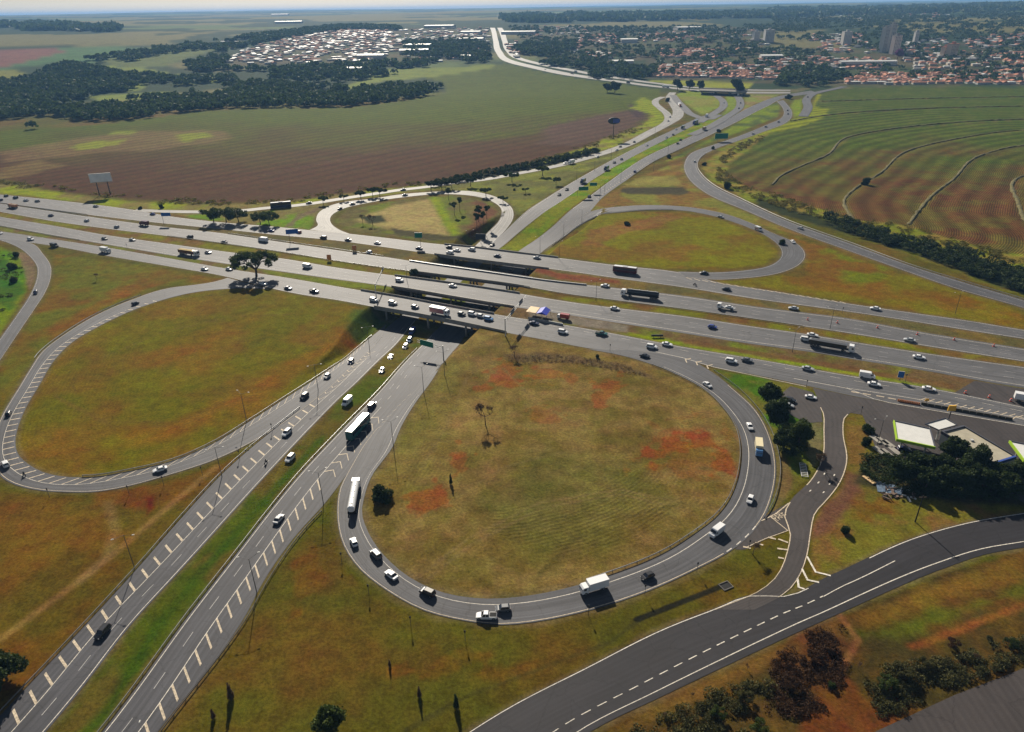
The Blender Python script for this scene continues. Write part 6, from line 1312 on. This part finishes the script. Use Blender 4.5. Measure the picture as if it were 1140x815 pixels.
# upper area
for x,y,s,k,l in ((238,247.5,1.05,'flatpine','low spreading tree behind the far collector road, leftmost of five'),(252,247.5,1.1,'flatpine','low spreading tree second from the left behind the far collector road'),(266,247.5,1.0,'flatpine','low spreading tree third from the left behind the far collector road'),(290,249.5,1.0,'flatpine','low spreading tree fourth from the left behind the far collector road'),(300,251,.9,'flatpine','low spreading tree at the right end of the row behind the far collector road'),
    (156.5,233,.8,'bush','round bush above the blue car on the far collector road, left one'),(179,232,1.0,'bush','rounder bush above the blue car, right one'),
    (360,228,.8,'flatpine','flat tree over the feeder ramp left of the loop'),(383,224,.7,'flatpine','small flat tree left of the pine group'),(402,222,.9,'flatpine','dark flat tree in the left pine group, rear one'),(415,219,.9,'flatpine','dark flat tree in the left pine group, middle one'),(423,219.5,1.,'flatpine','dark flat tree in the left pine group, right one'),
    (480,213,1.1,'flatpine','flat pine at the top of the loop, leftmost of the right group'),(492,211.5,1.1,'flatpine','flat pine second in the right group above the loop'),(503,210,1.,'flatpine','flat pine third in the right group above the loop'),(524,207.5,1.,'flatpine','flat pine beside the feeder ramp, above the loop'),(541,219,1.,'flatpine','tree at the outer bend of the upper left loop'),(570,203,1.1,'flatpine','broad pine beside the feeder ramp bend'),(604,196,1.2,'flatpine','broad dark pine below the parked looking white car on the ramp'),(619,206,.8,'flatpine','brownish flat tree right of the broad pine'),(585,215,.6,'flatpine','small low tree between loop and southbound road'),(573,212,.6,'bush','small bush at the outer side of the upper left loop'),
    (499.5,223,1.,'tall','slender tree at the top inside of the upper left loop, left one'),(512,236,1.1,'tall','slender tree inside the upper left loop, second'),(506,240,.9,'tall','slender tree inside the upper left loop, third'),(533,247,1.2,'tall','slender tree at the right inside of the loop, tallest'),(531,257,1.2,'tall','slender tree at the right inside of the loop, nearest'),(542,244,1.,'tall','slender tree at the right inside of the loop, rear one'),(538,252,1.,'tall','slender tree at the right inside of the loop, in the middle'),
    (415,250.5,1.3,'bare','wide leafless shrub in the left part of the upper left loop'),(404,249,1.,'bare','leafless shrub beside the wide one in the loop'),
    (698,250.5,.95,'bush','lone small tree on the upper right loop lawn'),(871,272,1.1,'bush','round bush at the bend of the upper right loop'),(809,210,1.8,'bush','dark round bush beside the long ramp'),(784,184,1.,'bush','small bush at the bend of the long ramp'),(794,166,1.,'bush','small dark bush on the field corner'),(965,205.5,1.9,'bush','dark lone bush on the terraced field'),(461,305,1.2,'bush','dark bush at the left end of the second bridge'),(676,103,2.6,'round','round tree in the green field, left one of two'),(684.5,103.5,3.2,'round','round tree in the green field, right one of two'),
    (108,312,.6,'bare','lone leafless sapling on the grass left of the left loop'),(560,226,.7,'flatpine','small tree just outside the loop at right'),(744,113,2,'bush','dark bush at the far slip lane'),(878,110,2.5,'bush','dark bush at the underpass of the long ramp'),(754,101,3,'round','dark tree at the far junction, leftmost'),(767,100.5,3,'round','dark tree at the far junction, second'),(779,101,2.6,'round','dark tree at the far junction, third'),(820,104.5,3.6,'round','dark tree at the right end of the overpass'),(665,398,.5,'bush','small bush at the start of the near loop field'),(800,147,1.2,'bush','small bush left of the wide green sign'),(744,176,1.2,'bush','dark bush beside the northbound road'),
    (18,286,1.1,'bush','bush beside the exit ramp at far left, upper'),(14,299,1.2,'bush','bush beside the exit ramp at far left, middle'),(15,314,1.1,'bush','bush beside the exit ramp at far left, lower')):
    if k=='flatpine' and y>245 and x<310: k,s=('scrubtree',s*1.75)
    tree(k,x,y,s*(1.2 if k=='flatpine' else 1),l,m='dark' if k in('flatpine',) and x>395 and x<530 else ('mid' if 'far left' in l else None),group='trees around the upper loops' if y<320 else None)
# masses nobody could count
def inpoly(pl,n,g):
    lo,hi=pl.min(0),pl.max(0); out=[]; tot=0
    while tot<n:
        q=lo+(hi-lo)*g.random((n*2,2)); q=q[inside(q[:,0],q[:,1],pl)]
        if len(q)==0: break
        out.append(q); tot+=len(q)
    return np.vstack(out)[:n] if out else np.zeros((0,2))
def mass(name,polys,n,hr,rr_,leaves,s,m,label,cat,seed=1,gap=None,name_kind='stuff'):
    g=np.random.default_rng(seed); A=[];areas=[]
    pls=[W2(p) for p in polys]
    for pl in pls: x,y=pl[:,0],pl[:,1]; areas.append(abs(np.dot(x,np.roll(y,1))-np.dot(y,np.roll(x,1)))/2)
    for pl,ar in zip(pls,areas):
        q=inpoly(pl,max(int(n*ar/sum(areas)),3),g)
        if gap: q=q[fbm(q[:,0],q[:,1],gap[0],seed)>gap[1]]
        A.append(q)
    q=np.vstack(A); z=H(q[:,0],q[:,1]); h=hr[0]+(hr[1]-hr[0])*g.random(len(q)); r=rr_[0]+(rr_[1]-rr_[0])*g.random(len(q))
    k=np.repeat(np.arange(len(q)),leaves); N_=len(k); d=g.normal(size=(N_,3)); d/=np.linalg.norm(d,axis=1)[:,None]; d[:,2]=np.abs(d[:,2])*1.3-.45
    rad_=(.55+.45*g.random(N_))
    c=np.c_[q[k],z[k]+h[k]*.55]+d*np.c_[r[k],r[k],h[k]*.5]*rad_[:,None]
    a=g.normal(size=(N_,3)); a/=np.linalg.norm(a,axis=1)[:,None]; b=np.cross(a,g.normal(size=(N_,3))); b/=np.linalg.norm(b,axis=1)[:,None]
    zz=s*(.6+.8*g.random(N_))[:,None]*(r[k]/np.mean(rr_))[:,None]; a*=zz; b*=zz*.8
    mobj(name,quads(name,np.stack([c-a,c-b,c+a,c+b],1),FM[m]),None,label=label,cat=cat,kind='stuff')
WP=[[(-60,150),(0,146),(60,143),(120,138),(230,122),(300,120),(390,119),(450,111),(494,104),(490,97),(440,96),(400,100),(350,97),(300,92),(250,96),(240,100),(195,108),(110,115),(100,108),(130,100),(60,84),(20,90),(-60,92)],
 [(40,82),(70,72),(100,74),(135,82),(200,88),(260,86),(270,92),(225,98),(165,96),(140,102),(110,104),(60,100)]]
mass('woodland',WP,3400,(8,14),(5,9),46,2.1,'wood','dense dark wood between the green field and the far farmland at upper left','wood',3,gap=(120,.36))
mass('woodland',[[(300,80),(345,78),(400,78),(440,82),(420,86),(380,93),(300,90)],[(90,68),(130,62),(180,54),(245,46),(330,36),(335,40),(250,53),(190,60),(150,68),(110,70)],[(205,72),(250,60),(255,66),(245,76),(300,78),(360,72),(450,70),(545,64),(545,70),(470,75),(380,78),(215,80)],[(280,40),(380,29),(440,30),(450,34),(380,34),(300,47),(240,60),(240,52)]],1500,(9,14),(7,13),34,3.2,'wood','band of woods between the fields in front of and beside the left town','wood',4,gap=(120,.36))
mass('woodland',[[(865,95),(870,80),(900,76),(940,82),(945,88),(930,92),(920,96),(890,98)],[(600,72),(640,76),(700,84),(730,86),(730,80),(690,72),(640,68),(620,66)],[(655,86),(700,90),(716,88),(700,80),(660,78)],[(450,48),(520,45),(545,50),(545,66),(500,66),(450,64)],[(572,55),(590,48),(640,48),(640,58),(600,64),(580,62)]],900,(9,15),(6,11),40,2.8,'wood','clumps of dark trees at the near edge of the town','wood',5)
mass('woodland',[[(640,60),(1140,47),(1300,50),(1300,96),(1140,94),(940,90),(720,84),(650,76)],[(565,30),(860,28),(860,60),(600,66)],[(860,20),(1140,12),(1140,48),(860,60)]],3300,(7,11),(6,10),26,2.7,'wood','tree cover spread between the houses of the right town','wood',6,gap=(140,.40))
mass('woodland',[[(0,33),(130,36),(130,30),(0,26)],[(560,18),(860,14),(860,20),(560,26)],[(860,10),(1140,5),(1140,12),(860,20)]],900,(12,18),(22,50),26,11,'wood','wooded strips on the hazy horizon','wood',7)
HG=[(845,223),(900,238),(950,255),(1010,268),(1060,278),(1140,303),(1300,352),(1300,383),(1140,327),(1090,310),(1020,283),(950,262),(880,242),(840,229)]
mass('hedgerow',[[(920,240),(960,252),(1010,267),(1060,277),(1140,302),(1300,352),(1300,383),(1140,327),(1090,310),(1020,283),(950,262),(915,250)]],620,(2.5,5.5),(1.5,3.2),75,.42,'dark','dark overgrown hedge along the slope above the long ramp','hedge',8)
mass('brushwood',[[(800,186),(820,202),(885,224),(955,246),(1000,249),(1090,275),(1140,285),(1300,325),(1300,345),(1140,300),(1060,276),(1000,262),(950,252),(880,236),(830,218),(795,200)],[(800,178),(820,162),(850,150),(850,155),(820,170),(806,184)]],900,(.8,2.2),(1.,2.6),40,.34,'yellow','yellowish brush along the edge of the terraced field','brush',9,gap=(10,.42))
mass('hedgerow',[[(478,206),(540,192),(600,182),(662,167),(668,170),(610,184),(560,194),(482,209)]],330,(3,5.5),(1.5,2.8),55,.5,'dark','long dark hedge above the feeder ramp','hedge',10)
mass('brushwood',[[(0,206),(60,215),(150,226),(250,229),(330,225),(400,215),(470,207),(470,201),(400,208),(330,219),(250,223),(150,218),(60,207),(0,198)],[(480,203),(560,188),(640,165),(716,138),(722,142),(650,170),(560,192)]],700,(.6,1.8),(1.2,2.8),30,.4,'yellow','yellow green brush on the verge between the field and the roads','brush',11,gap=(22,.5))
mass('brushwood',[[(862,735),(905,700),(945,700),(950,730),(925,790),(880,800),(850,790)]],620,(.3,1.1),(.5,1.4),44,.13,'scrub','reddish brown dry scrub on the lower right slope','brush',13,gap=(5,.42))
mass('brushwood',[[(960,745),(1010,735),(1060,735),(1140,708),(1140,735),(1060,765),(990,800),(965,790)],[(700,812),(800,765),(860,760),(860,830),(700,830)]],900,(.4,1.6),(.5,1.6),56,.15,'olive','olive undergrowth beside the dark parking lot','brush',14,gap=(6,.42))
mass('brushwood',[[(960,510),(1010,506),(1060,516),(1140,548),(1140,560),(1080,556),(1010,550),(960,530)],[(868,470),(892,478),(898,500),(880,512),(868,498)]],420,(.6,2.2),(.9,2.),70,.2,'dark','dark undergrowth of the shaded yard behind the filling station','brush',15)
mass('brushwood',[[(560,398),(600,395),(650,398),(700,408),(722,420),(700,416),(640,406),(600,404),(575,408)]],420,(.3,.9),(.3,.8),16,.10,'dry','band of brown dead brush along the upper part of the near loop field','brush',17)
mass('brushwood',[[(0,275),(20,288),(28,310),(10,345),(0,360),(-60,420),(-60,260)]],300,(.6,2.),(.8,1.8),40,.25,'mid','lush green brush at the far left inside the exit ramp','brush',18,gap=(9,.45))

# ---------------------------------------------------------------- town
M['tile']=mat('orange clay tiles',(.4,.16,.085),.85,noise=.3,nscale=.3); M['tile2']=mat('brown clay tiles',(.36,.15,.09),.85,noise=.3,nscale=.3); M['twhite']=mat('white rendered wall',(.5,.48,.45),.8); M['tcream']=mat('cream rendered wall',(.5,.4,.3),.8); M['tgrey']=mat('fibre cement roof',(.38,.37,.36),.8,noise=.15,nscale=.3); M['twr']=mat('white roof sheet',(.6,.6,.58),.6)
def house(wm,rm,w_=10,l_=12,h=3.2,rh=1.9,flat=False):
    m=MB(); m.box(-l_/2,l_/2,-w_/2,w_/2,-1.5,h,0)
    if flat: m.box(-l_/2-.3,l_/2+.3,-w_/2-.3,w_/2+.3,h+.003,h+.45,1)
    else: m.add([(-l_/2-.5,-w_/2-.6,h+.003),(l_/2+.5,-w_/2-.6,h+.003),(l_/2+.5,w_/2+.6,h+.003),(-l_/2-.5,w_/2+.6,h+.003),(-l_/2+2,0,h+rh),(l_/2-2,0,h+rh)],[(0,1,5,4),(2,3,4,5),(1,2,5),(3,0,4),(3,2,1,0)],1)
    for s in (-1,1):
        for k in (-.3,0,.3): m.box(k*l_-.6,k*l_+.6,s*w_/2-.05,s*w_/2+.05,1.,2.3,2)
    return m,[M[wm],M[rm],M['glass']]
HV=[('twhite','tile',9,12,3.2,2.,0),('tcream','tile',10,14,3.2,2.2,0),('tcream','tile2',9,11,5.8,1.9,0),('twhite','tile2',10,13,3.2,2.,0),('twhite','twr',9,12,3.4,1.2,0),('twhite','tgrey',9,14,3.4,1,1),('tcream','twr',12,16,3.6,1,1)]
HM=[]
for a in HV: m_,mt=house(a[0],a[1],a[2],a[3],a[4],a[5],bool(a[6])); HM.append((m_,mt,m_.mesh('house',mt)))
GT=[('house with orange tile roof and white walls in the town','houses with orange roofs and white walls'),('house with orange tile roof and cream walls in the town','houses with orange roofs and cream walls'),('two-storey cream house with brown roof in the town','two-storey cream houses'),('house with brown tile roof and white walls in the town','houses with brown roofs'),('white house with bright white pitched roof in the town','white houses with pitched white roofs'),('white house with flat grey roof in the town','white houses with flat grey roofs'),('larger cream building with flat white roof in the town','cream buildings with flat white roofs')]
g=np.random.default_rng(21); HP=[]
def block(poly,n,wts,rot,jit=3.,rowsp=22,sp=14,thin=.2):
    pl=W2(poly); c=pl.mean(0); ca,sa=math.cos(rot),math.sin(rot); q=(pl-c)@np.array([[ca,-sa],[sa,ca]]); lo,hi=q.min(0),q.max(0); L_=[]
    y=lo[1]
    while y<hi[1]:
        x=lo[0]+g.random()*sp
        while x<hi[0]:
            if g.random()>thin: L_.append((x+g.normal()*jit*.4,y+g.normal()*jit*.5))
            x+=sp*(.8+.5*g.random())
        y+=rowsp*(.5 if int((y-lo[1])/rowsp*2)%2 else .9)
    if not L_: return
    L_=np.array(L_)@np.array([[ca,sa],[-sa,ca]])+c; L_=L_[inside(L_[:,0],L_[:,1],pl)]
    if len(L_)>n: L_=L_[g.choice(len(L_),n,replace=False)]
    for x,y in L_: HP.append((x,y,rot+(math.pi/2 if g.random()<.3 else 0)+g.normal()*.05,int(g.choice(7,p=np.array(wts)/sum(wts)))))
OR=[3,3,1.2,2,.6,.6,.4]; WH=[1.2,1,.4,.6,2.4,1.8,1.2]
block([(722,80),(740,72),(800,70),(850,75),(905,76),(905,90),(880,90),(800,87),(722,86)],330,OR,.15)
block([(940,89),(960,83),(1000,82),(1060,82),(1140,78),(1250,80),(1250,95),(1140,94),(1060,94),(940,94)],300,OR,-.1)
block([(730,56),(800,55),(815,62),(800,66),(735,64)],80,OR,.2); block([(1000,66),(1060,60),(1140,56),(1200,56),(1200,78),(1140,76),(1020,78)],150,[2,2,1,1,1.2,1,1],-.2,thin=.5)
block([(840,66),(900,64),(990,66),(990,78),(900,77),(845,73)],120,[2,2,1,1,1.6,1,1],.1,thin=.45)
block([(655,39),(690,39),(685,50),(655,50)],55,OR,.5); block([(636,60),(642,60),(652,42),(646,40)],24,OR,.9); block([(652,58),(682,60),(680,66),(655,64)],24,WH,.1); block([(710,37),(760,36),(790,42),(785,46),(715,47)],60,OR,.1)
block([(585,30),(650,29),(655,38),(590,42)],70,WH,.0,thin=.5); block([(900,40),(960,38),(975,60),(905,58)],90,WH,.1,thin=.4); block([(1000,45),(1050,42),(1060,62),(1010,62)],50,WH,.1,thin=.4); block([(1070,44),(1140,38),(1140,52),(1080,54)],60,[1,1,1,1,1,1,1],.1,thin=.5); block([(800,34),(850,33),(870,60),(820,58)],50,WH,.2,thin=.5); block([(930,14),(1060,12),(1060,20),(930,22)],70,WH,.1,thin=.5)
block([(243,70),(262,60),(300,48),(350,38),(385,33),(430,35),(455,45),(440,58),(420,68),(330,71),(270,72)],620,WH,.6,rowsp=24,sp=13,thin=.08)
block([(452,66),(452,50),(480,46),(545,42),(545,66),(500,70)],120,WH,.3,thin=.35); block([(385,34),(450,33),(545,31),(545,42),(455,48)],110,WH,.2,thin=.3); block([(240,60),(250,45),(275,42),(262,55)],20,WH,.3,thin=.5); block([(455,34),(520,32),(545,34),(545,44),(480,50),(455,48)],60,WH,.1,thin=.5)
block([(560,50),(575,46),(585,58),(575,66)],26,WH,.3,thin=.3)
def AREA(x,y):
    if x<-60: return 'in the dense left town on the hillside'
    if y<1640 and x>640: return 'in the first rows behind the terraced field'
    if x>900: return 'toward the right edge of the big town'
    if x>640: return 'around the towers in the big town'
    if y<1900: return 'in the first rows behind the overpass'
    return 'on the wooded slope right of the distant highway'
HP.sort(key=lambda h:math.hypot(h[0],h[1])/(1+.12*(HV[h[3]][3]-10)))
for (x,y,r,k) in HP[:300]:
    side='left' if x<-150 else 'right'
    ar=AREA(x,y); o=mobj('house',HM[k][2],None,(x,y,float(H(x,y))),r,label=GT[k][0].replace('in the town',ar),cat='house',group=GT[k][1]+' '+ar)
m=MB(); mats_=[]; 
for (x,y,r,k) in HP[300:]:
    s,mt,_=HM[k]; ca,sa=math.cos(r),math.sin(r); z=float(H(x,y)); b=len(m.V); m.V+=[(x+a*ca-b_*sa,y+a*sa+b_*ca,z+c_) for a,b_,c_ in s.V]; m.F+=[tuple(v+b for v in f) for f in s.F]
    ids=[]
    for t in mt:
        if t not in mats_: mats_.append(t)
        ids.append(mats_.index(t))
    m.M+=[ids[v] for v in s.M]
if m.V: tag(mobj('town_houses',m.mesh('town_houses',mats_)),label='mass of smaller houses spread over the farther parts of both towns',cat='houses',kind='stuff')
# large sheds and towers
def big(x,y,w_,l_,h,rz,label,wm='twhite',rm='twr',name='warehouse',cat='warehouse',floors=0):
    p=P(x,y); e=empty(name,p,R_(rz),label=label,cat=cat)
    a=MB(); a.box(-l_/2,l_/2,-w_/2,w_/2,-3,h); mobj('wall',a.mesh('wall',[M[wm]]),e)
    a=MB()
    if floors: a.box(-l_/2-.3,l_/2+.3,-w_/2-.3,w_/2+.3,h+.01,h+1.2); a.box(-3,3,-3,3,h+1.2,h+5)
    else: a.add([(-l_/2-.5,-w_/2-.5,h+.01),(l_/2+.5,-w_/2-.5,h+.01),(l_/2+.5,w_/2+.5,h+.01),(-l_/2-.5,w_/2+.5,h+.01),(-l_/2-.5,0,h+2),(l_/2+.5,0,h+2)],[(0,1,5,4),(2,3,4,5),(1,2,5),(3,0,4)])
    mobj('roof',a.mesh('roof',[M[rm]]),e)
    for f_ in range(floors):
        a=MB(); z=1.2+f_*3.1
        for s in (-1,1):
            for k in range(int(l_/4)): x0=-l_/2+1.2+k*4; a.box(x0,x0+2,s*w_/2-.05,s*w_/2+.05,z,z+1.4)
        mobj('window_row',a.mesh('window_row',[M['glass']]),e)
M['pinkw']=mat('pinkish tower render',(.75,.6,.52),.8)
big(982,58,13,15,54,20,'tall white residential tower in the right town, left of the pair',name='apartment_tower',cat='tower block',floors=20,rm='tgrey')
big(989,57,12,14,60,15,'tallest white tower standing behind the pink one',name='apartment_tower',cat='tower block',floors=22,rm='tgrey')
big(995,60,13,18,40,10,'pinkish brown tower block in front of the tall white pair',wm='pinkw',name='apartment_tower',cat='tower block',floors=15,rm='tgrey')
big(855,47,20,26,32,0,'light blue looking block near the top centre right',name='apartment_tower',cat='tower block',floors=9,rm='tgrey'); big(841,45,16,18,24,10,'smaller pale block left of the light one',name='apartment_tower',cat='tower block',floors=7,rm='tgrey'); big(941,50,18,22,32,0,'pale block between the town trees, left of the towers',name='apartment_tower',cat='tower block',floors=9,rm='tgrey')
big(1058,64,14,20,28,15,'sand coloured stepped block in the right town',wm='tcream',name='apartment_tower',cat='tower block',floors=9,rm='tile'); big(1051,63,12,16,20,15,'lower sand coloured block beside the stepped one',wm='tcream',name='apartment_tower',cat='tower block',floors=7,rm='tile'); big(1018,50,10,10,30,0,'narrow pale tower right of the tall ones',name='apartment_tower',cat='tower block',floors=8,rm='tgrey')
for x,y,w_,l_,l in ((965,73,20,120,'very long low white shed in the right town'),(578,38,60,120,'large white warehouse right of the distant highway'),(520,46,55,110,'long white warehouse left of the distant highway'),(466,53,50,80,'upper white warehouse at the edge of the left town'),(461,59,50,80,'lower white warehouse at the edge of the left town'),(414,65,40,70,'long pale shed below the left town'),(490,31,60,120,'white shed at the top of the left town'),(525,38,50,70,'small white warehouse near the top of the distant highway'),(312,17,110,150,'white industrial roof on the hazy left horizon'),(322,26,90,130,'pair of white roofs below the horizon at left'),(765,33,60,90,'white shed in the middle of the right town trees'),(693,72,30,50,'white shed between trees above the distant highway'),(519,66,20,26,'white hut at the foot of the distant highway'),(395,80,22,36,'white farm building in the wood at upper left'),(700,47,40,50,'pale domed shed among the trees'),(858,66,30,50,'pale shed left of the long low one')):
    big(x,y,w_,l_,9,random.uniform(-12,12),l)
# contour banks of the terraced field: low earth ridges with dry grass
M['bank']=mat('dry grass on the earth bank',(.10,.085,.024),.95,noise=.4,nscale=.35)
for i,b in enumerate(BK):
    p=resample([P(*q) for q in b],5.); t=np.gradient(p,axis=0); t/=np.linalg.norm(t,axis=1)[:,None]; nn=np.c_[-t[:,1],t[:,0]]; gg=np.random.default_rng(i); V=[];Fc=[]
    for k in range(len(p)):
        wv_=1.5+gg.normal()*.35; hh=.9+gg.normal()*.22
        for o,zz in ((-wv_,-.1),(-.6,hh),(.5,hh*.95),(wv_,-.1)): q=p[k]+nn[k]*(o+gg.normal()*.15); V.append((q[0],q[1],float(H(q[0],q[1]))+zz))
        if k: c_=4*(k-1); Fc+=[(c_+j,c_+j+1,c_+5+j,c_+4+j) for j in range(3)]
    tag(mobj('earth_bank',mesh('earth_bank',V,Fc,M['bank'])),kind='structure')
# the round flowering tree in the town
FM['purple']=foliage('purple blossom',(.12,.03,.10),(.3,.1,.25)); tree('round',999,66,3.6,'purple flowering tree beside the pink tower',m='purple')
# ---------------------------------------------------------------- haze
hz_me=MB(); hz_me.box(-24000,24000,-2500,26000,-12,0); V=[(x,y,(-12 if z<-6 else 205)) for x,y,z in hz_me.V]
hm=bpy.data.materials.new('haze'); hm.use_nodes=True; n=hm.node_tree; n.nodes.remove(n.nodes['Principled BSDF']); pv=n.nodes.new('ShaderNodeVolumePrincipled'); pv.inputs['Density'].default_value=6.8e-5; pv.inputs['Color'].default_value=(.26,.54,1,1); pv.inputs['Anisotropy'].default_value=.1
n.links.new(pv.outputs[0],n.nodes['Material Output'].inputs['Volume'])
tag(mobj('haze',mesh('haze',V,hz_me.F,hm)),kind='stuff')
